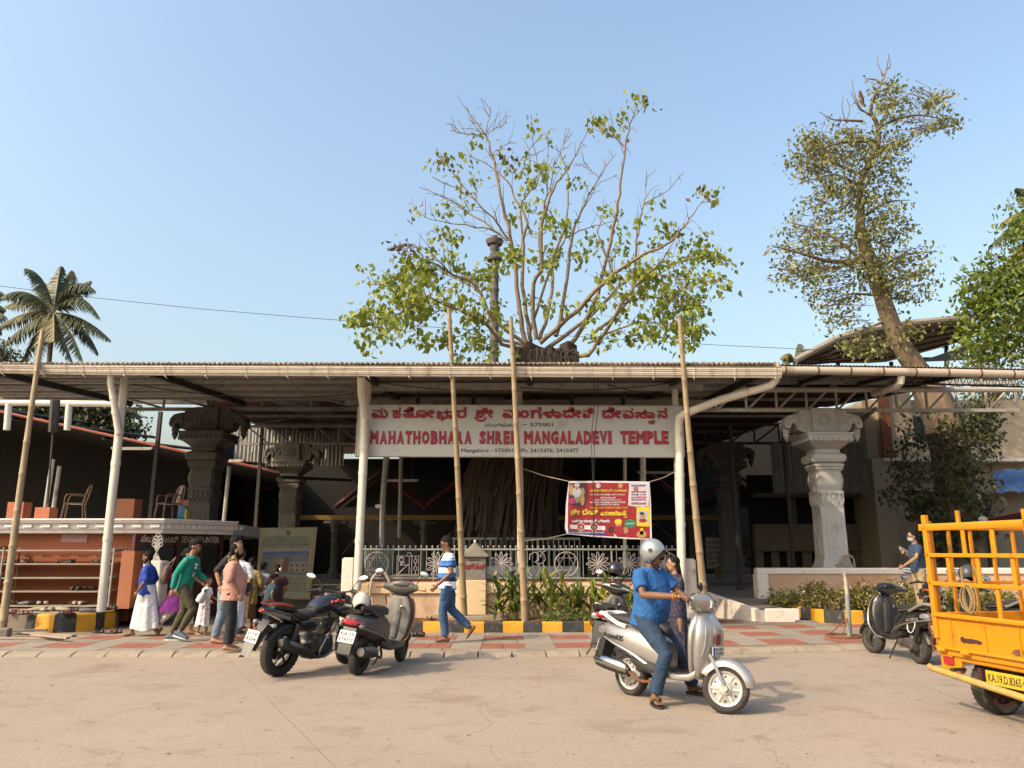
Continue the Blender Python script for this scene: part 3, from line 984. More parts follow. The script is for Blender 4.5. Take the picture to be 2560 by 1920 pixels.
  for i in range(5):
   a = (i - 2) * w * .4
   k.tube([F(a - w * .16, Z(2.2), .02), F(a - w * .17, Z(2.45), .02), F(a, Z(2.56), .02), F(a + w * .17, Z(2.45), .02), F(a + w * .16, Z(2.2), .02)], .016 * s, 5)
  k.build('lotus_relief', m, t, **o)
 return t
PT = 5.33
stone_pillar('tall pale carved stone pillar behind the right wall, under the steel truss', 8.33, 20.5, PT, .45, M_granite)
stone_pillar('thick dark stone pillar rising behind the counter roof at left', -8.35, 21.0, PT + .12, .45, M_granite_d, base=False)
stone_pillar('carved stone pillar behind the information board, half in sunlight', -8.0, 28.0, 5.43, .45, mat('granite_half_shade', (.24, .22, .19), .8, var=.14, scale=2.5, bump=.3, bscale=45), .98)  # granite toned down part way, shade put into its colour
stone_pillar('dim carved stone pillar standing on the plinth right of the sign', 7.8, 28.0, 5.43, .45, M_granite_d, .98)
# --- trusses
def truss(label, x0, x1, y, z0, z1, step, m, slant=1, pipe=None, th=.05):
 t = thing('roof_truss', label, 'truss', (x0, y, z0))
 for z in (z0, z1):
  MB().box(((x0 + x1) / 2, y, z), (x1 - x0, .09, .09)).build('chord', m, t)
 n = int((x1 - x0) / step)
 for i in range(n + 1):
  x = x0 + (x1 - x0) * i / n
  MB().box((x, y, (z0 + z1) / 2), (th, .06, z1 - z0 - .09)).build('upright', m, t)
  if i < n:
   xx = x0 + (x1 - x0) * (i + 1) / n
   a, b = (V((x + .05, y - .002, z0 + .04)), V((xx - .05, y - .002, z1 - .04)))
   if slant < 0:
    a, b = V((x + .05, y - .002, z1 - .04)), V((xx - .05, y - .002, z0 + .04))
   MB().tube([a, b], th * .6, 4).build('diagonal', m, t)
 if pipe:
  MB().tube([(x0, y - .25, pipe), (x1, y - .25, pipe)], .075, 8).build('rain_pipe', M_steelw, t)
 return t
def zY(v, Y):
 return at(1280, v, Y).z
truss('pale steel lattice truss over the white stone pillar at right', at(1716, 1025, 20.4).x, at(2545, 1025, 20.4).x, 20.4, zY(1026, 20.4), zY(957, 20.4), .80, M_steelw, 1, zY(979, 20.4))
truss('steel lattice truss over the dark stone pillar at left', at(285, 1025, 21.0).x, at(900, 1025, 21.0).x, 21.0, zY(1023, 21), zY(985, 21), 1.2, M_steel, -1)
truss('steel lattice truss of the hall roof above the information board', at(560, 1110, 28).x, at(905, 1110, 28).x, 27.9, zY(1110, 27.9), zY(1066, 27.9), .8, M_steel, -1)
truss('dim steel lattice truss of the hall roof right of the sign', at(1700, 1110, 28).x, at(2070, 1110, 28).x, 27.9, zY(1108, 27.9), zY(1062, 27.9), .9, M_dark, 1)
truss('far steel lattice truss crossing behind the sign', at(905, 1110, 28).x + .05, at(1695, 1110, 28).x, 28.2, zY(1110, 28.2), zY(1066, 28.2), .9, M_dark, 1)
t = thing('lattice_girder', 'rusty light lattice girder hanging under the right roof edge', 'girder', (11.4, 19.2, 5.6))
a, b = at(2230, 945, 19.3), at(2560, 965, 18.9)
a2, b2 = at(2230, 962, 19.3), at(2600, 962 + 5, 18.9)
for f in np.linspace(0, 1, 26):
 p, q = a.lerp(b, f), a2.lerp(b2, f)
for (p0, p1) in ((at(2225, 938, 19.3), at(2700, 950, 19.3)), (at(2225, 957, 19.3), at(2700, 972, 19.3))):
 MB().tube([p0, p1], .025, 5).build('chord', M_dark, t)
p0, p1, q0, q1 = at(2225, 938, 19.3), at(2700, 950, 19.3), at(2225, 957, 19.3), at(2700, 972, 19.3)
k = MB()
for i in range(30):
 f, g = i / 30, (i + 1) / 30
 k.tube([p0.lerp(p1, f), q0.lerp(q1, (f + g) / 2), p0.lerp(p1, g)], .014, 4)
k.build('lacing', M_dark, t)
# --- right roof: round gutter, sheets
YG2 = 18.0
t = thing('right_roof', 'corrugated roof with a round pipe gutter over the right side', 'roof', (8, YG2, 5.6))
zc0 = zY(925, YG2)
xa = at(1900, 925, YG2).x
gz = lambda x: zc0 - .01 * (x - xa) - .0012 * (x - xa) ** 2
MB().tube([(x, YG2, gz(x)) for x in np.linspace(xa, 14.5, 14)], .1, 14).build('gutter', mat('gutter_tan', (.66, .57, .46), .5, var=.08, scale=2, dirt=(.42, .33, .24), dscale=2, damt=.6), t)
x = xa + .6
while x < 14.4:
 k = MB()
 k.rings([[V((x + dx + .08 * math.cos(a) * 0, YG2 + .108 * math.cos(a), gz(x) + .108 * math.sin(a))) for a in [2 * PI * j / 12 for j in range(12)]] for dx in (-.02, .02)])
 k.build('gutter_strap', M_rust, t)
 x += .78
roof2 = lambda x, y: gz(min(x, 14)) + .13 + (y - YG2) * .11
x = xa - .3
while x < 14.6:
 depth = 30 if x < 10.9 else YG2 + 1.2  # left sheets lengthened backwards to shade the house
 if 10.9 <= x < 12.4:
  sheet('roof_sheet', x, x + 1.0, 22, 30, lambda a, y: roof2(a, y), M_sheet, t)  # extra sheets added only to shade the leaning trunk and house
 sheet('roof_sheet', x, x + 1.0, YG2 - .06, depth, lambda a, y: roof2(a, y), M_sheet, t)
 x += .98
for y in (18.3, 19.3, 20.3, 21.3, 22.4, 23.5, 24.6, 26, 27.5, 29):
 MB().box((8.1, y, roof2(8, y) - .07), (6.0, .06, .08)).build('purlin', M_steel, t)
for x in (6.2, 7.8, 9.4, 10.9):
 k = MB()
 k.rings([[V((x + a, y, roof2(x, y) + b)) for a, b in ((-.04, -.12), (.04, -.12), (.04, -.22), (-.04, -.22))] for y in (18.1, 29.8)])
 k.build('rafter', M_dark, t)
k = MB()
k.tube(bend((2253, 940, 18.05), (2252, 955, 18.1), (2243, 965, 18.3), (2185, 985, 20.0)), .085, 10)
k.build('drain_elbow', M_post, t)
k = MB()
k.tube(bend((2190, 1020, 20.2), (2150, 1050, 21.2), (2110, 1085, 22.5)), .05, 5)
k.tube(bend((2185, 1028, 20.2), (2150, 1060, 21.2), (2112, 1093, 22.5)), .03, 5)
k.build('knee_brace', M_steel, t)
# --- hall roof behind (red-brown and grey sheets over the nave)
t = thing('hall_roof', 'red-brown corrugated roof over the dark temple hall', 'roof', (0, 22, 6.2))
hr = lambda x, y: 6.12 + (y - 21.2) * .045
x = -10.2
while x < 10:
 sheet('roof_sheet', x, x + 1.3, 21.25, 45, lambda a, y: hr(a, y), M_sheetr if (int(x * 1.3) % 3) else M_sheet, t, pitch=.2, amp=.03)
 x += 1.28
for y in (23, 25, 27, 29.5, 32):
 MB().box((0, y, hr(0, y) - .09), (20, .07, .09)).build('purlin', M_steel, t)
# --- floor plinth of the hall and the ramp
M_floor = mat('plinth_concrete', (.27, .24, .20), .85, var=.12, scale=2, bump=.2, dirt=(.3, .26, .21), dscale=1.4)
b = MB()
b.box((0, 32.5, .2), (30, 26, .5))
b.build('hall_floor', M_floor, kind='structure')
t = thing('entrance_ramp', 'white edged ramp and step leading to the temple floor right of the sign', 'ramp', (5, 18, .1))
b = MB()
b.prism([(gr(1800, 1500, .07).x, 17.4), (6.2, 17.4), (6.2, 19.6), (4.1, 19.6)], (0, 0, .06), (1, 0, 0), (0, 1, 0), (0, 0, .05))
b.build('ramp_foot', M_paver, t)
k = MB()
k.rings([[V((5.4, 17.8, .06)), V((6.2, 17.8, .06)), V((6.2, 17.8, .28)), V((5.4, 17.8, .28))], [V((4.6, 19.6, .06)), V((6.2, 19.6, .06)), V((6.2, 19.6, .45)), V((4.6, 19.6, .45))]])
k.build('ramp_slope', M_floor, t)
k = MB()
pA, pB = at(1768, 1490, 17.7), gr(1862, 1540, .07)
k.rings([[V((4.30, 19.5, .06)), V((4.42, 19.5, .06)), V((4.42, 19.5, .74)), V((4.30, 19.5, .74))], [V((5.45, 17.6, .06)), V((5.57, 17.6, .06)), V((5.57, 17.6, .30)), V((5.45, 17.6, .30))]])
k.build('ramp_parapet', M_white, t)
k = MB().box((5.95, 17.62, .2), (.75, .12, .3), bev=.02)
k.build('ramp_parapet', M_white, t)
# --- the dark hall: back wall, small columns, yellow beam, red gables
M_darkwall = mat('shade_dark_wall', (.010, .008, .007), .9, var=.3, scale=2)  # wall colour taken near black to stand in for deep shade
M_redbeam = mat('red_painted_timber', (.17, .03, .025), .6, var=.2, scale=5)
M_ybeam = mat('yellow_beam', (.34, .20, .03), .6, var=.2, scale=5)
M_brown = mat('brown_plaster', (.16, .12, .09), .85, var=.15, scale=2)
t = thing('temple_hall', 'dark temple hall with red gable beams and a yellow cross beam', 'building', (0, 34, .45))
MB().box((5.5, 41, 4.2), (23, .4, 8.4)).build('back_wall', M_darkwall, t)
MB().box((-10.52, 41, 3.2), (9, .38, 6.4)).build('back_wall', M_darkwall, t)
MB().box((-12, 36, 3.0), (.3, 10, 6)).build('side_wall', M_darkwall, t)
zy = zY(1294, 34)
MB().box((0, 34, zy), (19, .2, .2)).build('yellow_beam', M_ybeam, t)
for u in (840, 1063, 1288, 1512, 1730, 1915):
 x = at(u, 1300, 34).x
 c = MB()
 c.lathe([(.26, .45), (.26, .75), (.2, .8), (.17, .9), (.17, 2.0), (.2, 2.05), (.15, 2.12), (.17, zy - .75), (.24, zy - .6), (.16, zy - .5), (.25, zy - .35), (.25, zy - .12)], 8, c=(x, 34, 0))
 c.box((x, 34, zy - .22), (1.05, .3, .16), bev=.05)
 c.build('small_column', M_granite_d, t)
for i, u in enumerate((951, 1175, 1400, 1621, 1838)):
 c = at(u, 1180, 33.6)
 e0, e1 = at(u - 112, 1268, 33.6), at(u + 112, 1268, 33.6)
 for e in (e0, e1):
  MB().tube([c, V((e.x, e.y, e.z))], .11, 4).build('gable_beam', M_redbeam, t)
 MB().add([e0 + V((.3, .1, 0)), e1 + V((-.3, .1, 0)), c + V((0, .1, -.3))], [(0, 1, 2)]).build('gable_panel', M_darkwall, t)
 k = MB()
 k.tube([V((e0.x + .25 + (e1.x - e0.x - .5) * j / 12, 34.1, zy - 1.6 + 1.35 * math.sin(PI * j / 12))) for j in range(13)], .03, 5)
 k.build('arch_rod', mat('brass_rod', (.25, .17, .08), .5, .6), t)
for u0, u1, v0, v1 in ((1765, 1803, 1343, 1422), (690, 750, 1180 + 160, 1400)):
 k = MB()
 n = 7
 a, b = at(u0, v0, 33.5), at(u1, v1, 33.5)
 for i in range(n + 1):
  x = a.x + (b.x - a.x) * i / n
  k.tube([(x, 33.5, a.z), (x, 33.5, b.z)], .02, 4)
 for j in range(6):
  for i in range(n):
   xa_, xb_ = a.x + (b.x - a.x) * i / n, a.x + (b.x - a.x) * (i + 1) / n
   z = a.z + (b.z - a.z) * (j + .5) / 6
   k.tube([(xa_, 33.5, z - .08), (xb_, 33.5, z + .08)], .012, 3)
   k.tube([(xa_, 33.5, z + .08), (xb_, 33.5, z - .08)], .012, 3)
 k.build('folding_grille', M_steelw, t)
b = MB()
for j in range(6):
 p = at(1862, 1345 + 16 * j, 31)
 b.box((p.x, 31, p.z), (.3 + .12 * (j % 2), .35, .13), bev=.015)
b.build('stacked_stones', M_granite_d, t)
# side enclosures of grey vertical sheets (left and right)
def vsheet(name, x0, x1, y, z0, z1, m, parent, pitch=.16, amp=.025, axis='x'):
 n = int(abs(x1 - x0) / pitch * 4)
 vs, fs = [], []
 for z in (z0, z1):
  for i in range(n + 1):
   x = x0 + (x1 - x0) * i / n
   d = amp * math.sin(2 * PI * (x - x0) / pitch)
   vs.append((x, y + d, z) if axis == 'x' else (y + d, x, z))
 for i in range(n):
  fs.append((i, i + 1, i + n + 2, i + n + 1))
 return MB().add(vs, fs).build(name, m, parent, fix=False)
M_vs = mat('weathered_grey_sheet', (.36, .34, .29), .7, var=.2, scale=3, dirt=(.2, .17, .13), dscale=3)
t = thing('sheet_screen', 'screen of upright grey corrugated sheets high up behind the left pillars', 'screen', (-11, 32, 5))
a, b = at(590, 1065, 31.5), at(860, 1165, 31.5)
n = 6
for i in range(n):
 w_ = (b.x - a.x) / n
 vsheet('sheet_panel', a.x + w_ * i, a.x + w_ * (i + 1) - .02, 31.5, b.z, a.z - (.25 if i > 2 else 0) + rnd.uniform(-.05, .05), M_vs, t)
t = thing('sheet_screen', 'screen of upright dark corrugated sheets behind the white stone pillar', 'screen', (9, 27, 4))
a, b = at(1925, 1108, 26), at(2175, 1232, 26)
n = 5
for i in range(n):
 w_ = (b.x - a.x) / n
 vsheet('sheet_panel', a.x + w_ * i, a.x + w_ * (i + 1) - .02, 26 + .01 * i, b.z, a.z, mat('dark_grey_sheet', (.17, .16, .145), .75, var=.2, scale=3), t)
# --- right rear building range (two dim storeys) and the cream house
M_dimwall = mat('dim_brown_wall', (.23, .18, .13), .9, var=.12, scale=2)
M_glassd = mat('dark_window', (.012, .013, .015), .25, var=.2)
t = thing('side_range', 'dim two storey side building with dark openings behind the right wall', 'building', (11, 29, .2))
a = at(1885, 1232, 28.5); b = at(2215, 1420, 28.5)
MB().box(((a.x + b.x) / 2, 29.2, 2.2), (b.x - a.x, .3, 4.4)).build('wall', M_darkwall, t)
zf0, zf1 = at(0, 1378, 28.5).z, at(0, 1310, 28.5).z
MB().box(((a.x + b.x) / 2, 28.85, (zf0 + zf1) / 2), (b.x - a.x, .35, zf1 - zf0)).build('balcony_band', M_dimwall, t)
MB().box(((a.x + b.x) / 2, 28.7, at(0, 1238, 28.5).z), (b.x - a.x, .8, .14)).build('eaves', M_brown, t)
for i in range(8):
 x = a.x + (b.x - a.x) * (i + .3) / 8
 MB().box((x, 28.95, .9), (.28, .15, at(0, 1378, 28.5).z + .9)).build('pier', M_dimwall, t)
for i in range(16):
 x = a.x + (b.x - a.x) * (.45 + .55 * i / 16)
 MB().tube([(x, 28.9, -.1), (x, 28.9, zf0)], .018, 4).build('grille_bar', M_steelw, t)
for i in (2, 5):
 x = a.x + (b.x - a.x) * (i + .6) / 8
 MB().box((x, 28.8, (zf1 + at(0, 1240, 28.5).z) / 2), (.2, .2, 1.3)).build('upper_post', M_brown, t)
M_house = mat('cream_house_wall', (.50, .42, .30), .85, var=.06, scale=1.2, dirt=(.45, .38, .28), dscale=1.2, damt=.3)
M_house2 = mat('house_trim_white', (.70, .68, .62), .7, var=.05, scale=2)
M_grey = mat('house_grey', (.40, .36, .30), .85, var=.08, scale=1.2)  # plain grey for lower band, door, boundary and hut walls
YHs = 27.5
t = thing('cream_house', 'cream two storey house with white framed window behind the leaning tree', 'house', (14, YHs, .2))
def hb(name, u0, u1, v0, v1, dy, dd, m, y=YHs, **kw):
 p, q = at(u0, v1, y), at(u1, v0, y)
 return MB().box(((p.x + q.x) / 2, y + dy + dd / 2, (p.z + q.z) / 2), (q.x - p.x, dd, q.z - p.z)).build(name, m, t, **kw)
hb('wall', 2200, 2600, 1000, 1452, 0, 4, M_house)
hb('wall', 2200, 2262, 965, 1152, -.3, .3, M_house)
hb('ledge', 2190, 2620, 1150, 1158, -.6, .6, M_house2)
hb('lower_band', 2212, 2330, 1158, 1195, -.25, .25, M_grey)
hb('corner_pier', 2192, 2212, 1150, 1450, -.5, .5, M_house)
hb('down_pipe', 2196, 2201, 960, 1150, -.45, .1, M_rust)
f = hb('window', 2252, 2372, 1034, 1114, -.06, .06, M_house2)
hb('pane', 2262, 2300, 1042, 1106, -.08, .02, M_glassd, ).parent = f
hb('pane', 2306, 2364, 1042, 1106, -.08, .02, M_glassd).parent = f
f = hb('window', 2268, 2330, 1222, 1300, -.06, .06, M_house2)
hb('pane', 2272, 2326, 1226, 1296, -.08, .02, M_glassd).parent = f
for i in range(9):
 u = 2274 + 6 * i
 p, q = at(u, 1297, YHs), at(u, 1225, YHs)
 MB().tube([(p.x, YHs - .1, p.z), (p.x, YHs - .1, q.z)], .012, 4).build('grille_bar', M_dark, f, off=t['_o'])
f = hb('door', 2335, 2395, 1222, 1450, -.05, .05, M_grey)
hb('door_panel', 2340, 2390, 1228, 1450, -.07, .02, M_glassd).parent = f
hb('notice', 2335, 2365, 1275, 1310, -.1, .03, mat('notice_blue', (.10, .22, .34), .6))
# decorated round panel
c = at(2362, 1352, YHs - .3)
k = MB().box(c, (.95, .1, 1.5))
k.build('round_panel', mat('panel_red', (.42, .06, .03), .6), t)
k = MB()
for rr in (.36, .26, .14):
 k.tube([(c.x + rr * math.cos(2 * PI * j / 20), c.y - .07, c.z + rr * math.sin(2 * PI * j / 20)) for j in range(20)], .025, 5, closed=True)
for j in range(12):
 a_ = 2 * PI * j / 12
 k.tube([(c.x + .27 * math.cos(a_), c.y - .07, c.z + .27 * math.sin(a_)), (c.x + .4 * math.cos(a_), c.y - .07, c.z + .4 * math.sin(a_))], .04, 4)
k.build('panel_emblem', M_house2, t)
hb('boundary_wall', 2212, 2640, 1385, 1452, -1.2, .2, M_grey)
# --- wall in front of the shrubs at right
YW2 = 19.6
t = thing('right_wall', 'long low peach wall with pale top behind the shrub bed at right', 'wall', (6.3, YW2, .1))
zt2 = at(0, 1420, YW2).z
zcap = at(0, 1437, YW2).z
x0 = at(1897, 1500, YW2).x
M_peach2 = mat('mud_splashed_plaster', (.85, .56, .37), .88, var=.08, scale=1.5, bump=.2, dirt=(.66, .29, .10), dscale=.8, damt=.9)
MB().box(((x0 + 16) / 2, YW2 + .14, zcap / 2), (16 - x0 - .02, .26, zcap)).build('wall_face', M_peach2, t)
MB().box(((x0 + 16) / 2, YW2 + .13, (zcap + zt2) / 2), (16 - x0, .32, zt2 - zcap), bev=.03).build('pale_coping', M_white, t)
MB().box((x0 + .12, YW2 + .12, zcap / 2 + .02), (.28, .38, zcap), bev=.02).build('wall_end', M_white, t)
# --- shade canopy far right
M_can = mat('canopy_underside', (.15, .13, .115), .8, var=.2, scale=.6, stretch=(1, 6, 1))
t = thing('big_canopy', 'large dark sloping shade roof rising behind the leaning tree', 'roof', (24, 38, 8))
k = MB()
nn = 10
top = [(1988, 904), (2040, 876), (2090, 850), (2150, 830), (2215, 819), (2290, 809), (2360, 802), (2440, 797)]
bot = [(2010, 908), (2060, 908), (2110, 908), (2170, 908), (2215, 905), (2290, 886), (2370, 864), (2440, 842)]
tp = [at(u, v, 36) for u, v in top]
bt = [at(u, v, 46) for u, v in bot]
vs = tp + bt + [p + V((0, 0, .12)) for p in tp] + [p + V((0, 0, .12)) for p in bt]
n = len(top)
fs = [(i, i + 1, i + 1 + n, i + n) for i in range(n - 1)] + [(i + 2 * n, i + 3 * n, i + 1 + 3 * n, i + 1 + 2 * n) for i in range(n - 1)] + [(i, i + 2 * n, i + 1 + 2 * n, i + 1) for i in range(n - 1)]
k.add(vs, fs)
k.build('roof_skin', M_can, t)
MB().tube([p + V((0, -.05, .05)) for p in tp], .16, 8).build('edge_pipe', mat('canopy_edge', (.36, .32, .27), .6), t)
for f in (.2, .4, .6, .8):
 MB().tube([a.lerp(b, f) + V((0, 0, -.12)) for a, b in zip(tp, bt)], .06, 5).build('purlin', M_dark, t)
for u, v, v2 in ((2366, 865, 900), (2228, 905, 925), (2095, 900, 930)):
 p, q = at(u, v, 45.5), at(u, v2 + 60, 45.5)
 MB().tube([p, q], .12, 6).build('support', M_dark, t)
t = thing('blue_roof', 'small dark blue roof behind the leaning tree at right', 'roof', at(2330, 900, 42))
a, b = at(2300, 905, 42), at(2400, 870, 46)
MB().add([at(2300, 893, 40), at(2330, 893, 40), at(2420, 862, 46), at(2420, 900, 46), at(2300, 905, 40)], [(0, 1, 2, 3, 4)]).build('roof_skin', mat('dark_blue_sheet', (.03, .07, .09), .6), t)
# blue tarpaulin hut at the right edge
t = thing('tarpaulin_shelter', 'rough shelter under a blue tarpaulin at the right edge behind the tree', 'shelter', at(2560, 1300, 25))
k = MB()
nx, ny = 14, 6
vs, fs = [], []
for j in range(ny + 1):
 for i in range(nx + 1):
  p = at(2485 + 180 * i / nx, 1172 + 55 * j / ny + 9 * abs(i / nx - .45) + 3 * math.sin(i * 1.7 + j), 26 - 1.6 * j / ny)
  vs.append(p + V((0, 0, rnd.uniform(-.03, .03))))
for j in range(ny):
 for i in range(nx):
  q = j * (nx + 1) + i
  fs.append((q, q + 1, q + nx + 2, q + nx + 1))
k.add(vs, fs).build('blue_sheet', mat('blue_tarpaulin', (.04, .15, .38), .5, var=.3, scale=3), t)
MB().box(at(2560, 1330, 25.5), (2.4, .2, 2.6)).build('hut_wall', M_grey, t)
k = MB()
k.tube([at(2405, 1310, 24), at(2640, 1262, 23)], .03, 5)
k.add([at(2405, 1311, 24), at(2640, 1263, 23), at(2640, 1300, 25), at(2440, 1330, 25)], [(0, 1, 2, 3)])
k.build('awning', M_redbeam, t)
MB().ell(at(2457, 1300, 23.5), (.14, .12, .12), 10).build('lamp_globe', M_house2, t)
# --- left: seva counter building with cornice
M_orange = mat('terracotta_wall', (.58, .185, .09), .8, var=.08, scale=1.5, bump=.12, dirt=(.56, .19, .09), dscale=1.2, damt=.3)
M_orange2 = mat('pale_orange_wall', (.52, .19, .09), .8, var=.07, scale=1.5, bump=.12, dirt=(.46, .16, .07), dscale=1.2, damt=.3)
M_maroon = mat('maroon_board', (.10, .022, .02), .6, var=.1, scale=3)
M_cornice = mat('cornice_white', (1.12, 1.08, 1.08), .7, var=.04, scale=2, dirt=(.85, .76, .70), dscale=4, damt=.3)
t = thing('seva_counter', 'terracotta counter building with white cornice and SEVA COUNTER lettering', 'building', (-9, 18.6, .4))
A = V((at(407, 1315, 17.2).x, 17.2, 0))
B = V((at(582, 1315, 18.9).x, 18.9, 0))
L = V((-15.0, 17.2, 0))
z0, z1 = at(0, 1333, 17.2).z, at(0, 1297, 17.2).z
def along(path, prof, m, name):
 """sweep a moulding profile (out, up) along a horizontal path with mitres"""
 rs = []
 for i, p in enumerate(path):
  ns = []
  if i > 0:
   d = (path[i] - path[i - 1]).normalized(); ns.append(V((d.y, -d.x, 0)))
  if i < len(path) - 1:
   d = (path[i + 1] - path[i]).normalized(); ns.append(V((d.y, -d.x, 0)))
  nn_ = sum(ns, V((0, 0, 0)))
  nn_ = nn_ / nn_.dot(ns[0])
  rs.append([p + nn_ * a + V((0, 0, b)) for a, b in prof])
 return MB().rings(rs).build(name, m, t)
hh = z1 - z0
along([L, A, B], [(-.3, z0), (.0, z0), (.03, z0 + hh * .25), (.06, z0 + hh * .3), (.08, z0 + hh * .62), (.15, z0 + hh * .7), (.17, z0 + hh * .84), (.2, z0 + hh * .88), (.2, z1), (-.3, z1)], M_cornice, 'cornice')
for i in range(17):
 x = A.x - .12 - i * .4
 MB().box((x, 17.2 - .09, z0 + hh * .5), (.2, .06, hh * .2)).build('dentil', M_cornice, t)
dAB = (B - A).normalized()
nAB = V((dAB.y, -dAB.x, 0))
for i in range(14):
 p = A + dAB * (.1 + i * .155) + nAB * .09
 MB().box((p.x, p.y, z0 + hh * .5), (.07, .06, hh * .26), rz=math.atan2(dAB.y, dAB.x)).build('dentil', M_cornice, t)
b = MB()
b.prism([(L.x, 17.4), (A.x - .05, 17.4), (B.x - .1, 19.1), (B.x - 1, 26), (L.x, 26)], (0, 0, z0), (1, 0, 0), (0, 1, 0), (0, 0, hh * .9))
b.build('roof_slab', M_cornice, t)
xw = at(330, 1450, 17.5).x
MB().box(((L.x + xw) / 2, 17.62, z0 / 2), (xw - L.x, .2, z0 - .01)).build('front_wall', M_orange, t)
p = at(312, 1395, 17.0)
MB().box(((at(306, 1450, 17.0).x + at(338, 1450, 17.0).x) / 2, 17.1, (p.z + .3) / 2), (at(338, 1450, 17.0).x - at(306, 1450, 17.0).x, .5, p.z)).build('side_block', M_orange2, t)
p0, p1 = at(358, 1402, 16.6), at(405, 1402, 16.6)
gp_ = thing('gate_pier', 'square white gate pier between the shoe racks and the counter', 'pier', ((p0.x + p1.x) / 2, 16.8, .07))
MB().box(((p0.x + p1.x) / 2, 16.8, p0.z / 2), (p1.x - p0.x, .4, p0.z), bev=.03).build('pier_block', M_white, gp_)
# shaded counter face (parallel to A-B)
C0, C1 = A + V((-.28, .35, 0)) + nAB * -.05, B + V((-.28, .25, 0))
zl0 = at(330, 1362, 17.6).z
dd = (C1 - C0).normalized()
def cface(name, f0, f1, za, zb, dep, m, out=0.0):
 q0, q1 = C0 + (C1 - C0) * f0, C0 + (C1 - C0) * f1
 n_ = V((dd.y, -dd.x, 0))
 c = (q0 + q1) / 2 + n_ * (out - dep / 2)
 return MB().box((c.x, c.y, (za + zb) / 2), ((q1 - q0).length, dep, zb - za), rz=math.atan2(dd.y, dd.x)).build(name, m, t)
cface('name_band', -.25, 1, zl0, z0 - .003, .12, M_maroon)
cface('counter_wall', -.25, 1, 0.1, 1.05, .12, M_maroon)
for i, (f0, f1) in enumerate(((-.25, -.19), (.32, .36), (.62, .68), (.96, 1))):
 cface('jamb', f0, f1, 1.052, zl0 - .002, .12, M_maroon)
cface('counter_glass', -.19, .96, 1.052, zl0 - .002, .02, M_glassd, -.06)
nC = V((dd.y, -dd.x, 0))
q = C0 + (C1 - C0) * -.18 + nC * .012
letters('ಸೇವಾ ಕೌಂಟರ್', (q.x, q.y, zl0 + .05), dd, (0, 0, 1), (C1 - C0).length * .50, .17, M_post, t, bold=.02, depth=.01)
q = C0 + (C1 - C0) * .36 + nC * .012
letters('SEVA COUNTER', (q.x, q.y, zl0 + .055), dd, (0, 0, 1), (C1 - C0).length * .56, .15, M_post, t, bold=.03, depth=.01)
# notice on the wall
p, q = at(152, 1356, 17.5), at(219, 1335, 17.5)
f = MB().box(((p.x + q.x) / 2, 17.508, (p.z + q.z) / 2), (q.x - p.x, .012, q.z - p.z)).build('pink_notice', mat('notice_pink', (.72, .42, .44), .6, var=.04), t)
for i, s_ in enumerate(('ಪಾದರಕ್ಷೆ ಇಡುವ ಸ್ಥಳ', 'ಉಚಿತ ಸೇವೆ', 'FREE SERVICE')):
 letters(s_, (p.x + .06 + .1 * (i == 1), 17.499, q.z - .06 - .062 * i), (1, 0, 0), (0, 0, 1), q.x - p.x - .12 - .2 * (i == 1), .042, M_house2, f, depth=.002).parent = t
# orange stub pillars on the roof
for u0, u1, v0, Y, m in ((292, 337, 1247, 18.0, M_orange2), (447, 482, 1250, 21.0, M_orange), (20, 60, 1255, 22, M_orange), (88, 125, 1268, 22, M_orange)):
 p, q = at(u0, v0, Y), at(u1, v0, Y)
 MB().box(((p.x + q.x) / 2, Y + .2, (p.z + z1) / 2), (q.x - p.x, .4, p.z - z1)).build('stub_pillar', m, t)
# platform under the racks
b = MB()
b.prism([(-16, 15.7), (lp[2].x, lp[2].y + .15), (lp[4].x, lp[4].y + .15), (lp[6].x - .05, lp[6].y + .05), (lp[7].x, lp[7].y + .4), (-7.2, 17.6), (-16, 17.6)], (0, 0, .0), (1, 0, 0), (0, 1, 0), (0, 0, .40))
b.build('rack_platform', M_kerb, kind='structure')
# white sunburst grille on the pier
t = thing('sunburst_grille', 'white iron sunburst finial standing on the white gate pier', 'grille', (p0.x + .2, 16.8, p0.z))
k = MB()
cx, cz = (p0.x + p1.x) / 2 - .02, p0.z
for i in range(7):
 a = R(90 + (i - 3) * 9)
 ln = .5 - abs(i - 3) * .05
 k.tube([(cx + .03 * (i - 3), 16.8, cz), (cx + .03 * (i - 3) + ln * math.cos(a), 16.8, cz + ln * math.sin(a))], .014, 5)
 e = (cx + .03 * (i - 3) + ln * math.cos(a), 16.8, cz + ln * math.sin(a))
 k.tube([(e[0] + .045 * math.cos(j * PI / 4), 16.8, e[2] + .03 + .045 * math.sin(j * PI / 4)) for j in range(8)], .011, 4, closed=True)
k.build('iron_rays', M_house2, t)
# left hall: sloping roof with red edge, dark interior, pipes above
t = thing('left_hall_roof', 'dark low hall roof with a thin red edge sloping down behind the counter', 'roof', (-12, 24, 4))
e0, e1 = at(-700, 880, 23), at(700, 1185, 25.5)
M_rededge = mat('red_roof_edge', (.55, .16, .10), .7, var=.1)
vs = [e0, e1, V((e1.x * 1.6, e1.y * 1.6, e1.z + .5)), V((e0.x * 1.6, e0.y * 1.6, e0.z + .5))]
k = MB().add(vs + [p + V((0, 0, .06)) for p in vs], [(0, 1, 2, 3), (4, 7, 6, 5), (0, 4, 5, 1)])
k.build('roof_skin', mat('left_roof_shade', (.008, .005, .004), .8, var=.2), t)  # near-black colour imitates the shade under this roof
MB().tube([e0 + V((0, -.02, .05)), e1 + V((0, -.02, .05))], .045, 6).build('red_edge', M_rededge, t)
tops = [at(u, 1040 + (u + 60) * .217 if u > -60 else 1040, 33) for u in (-900, -60, 200, 450, 640)]
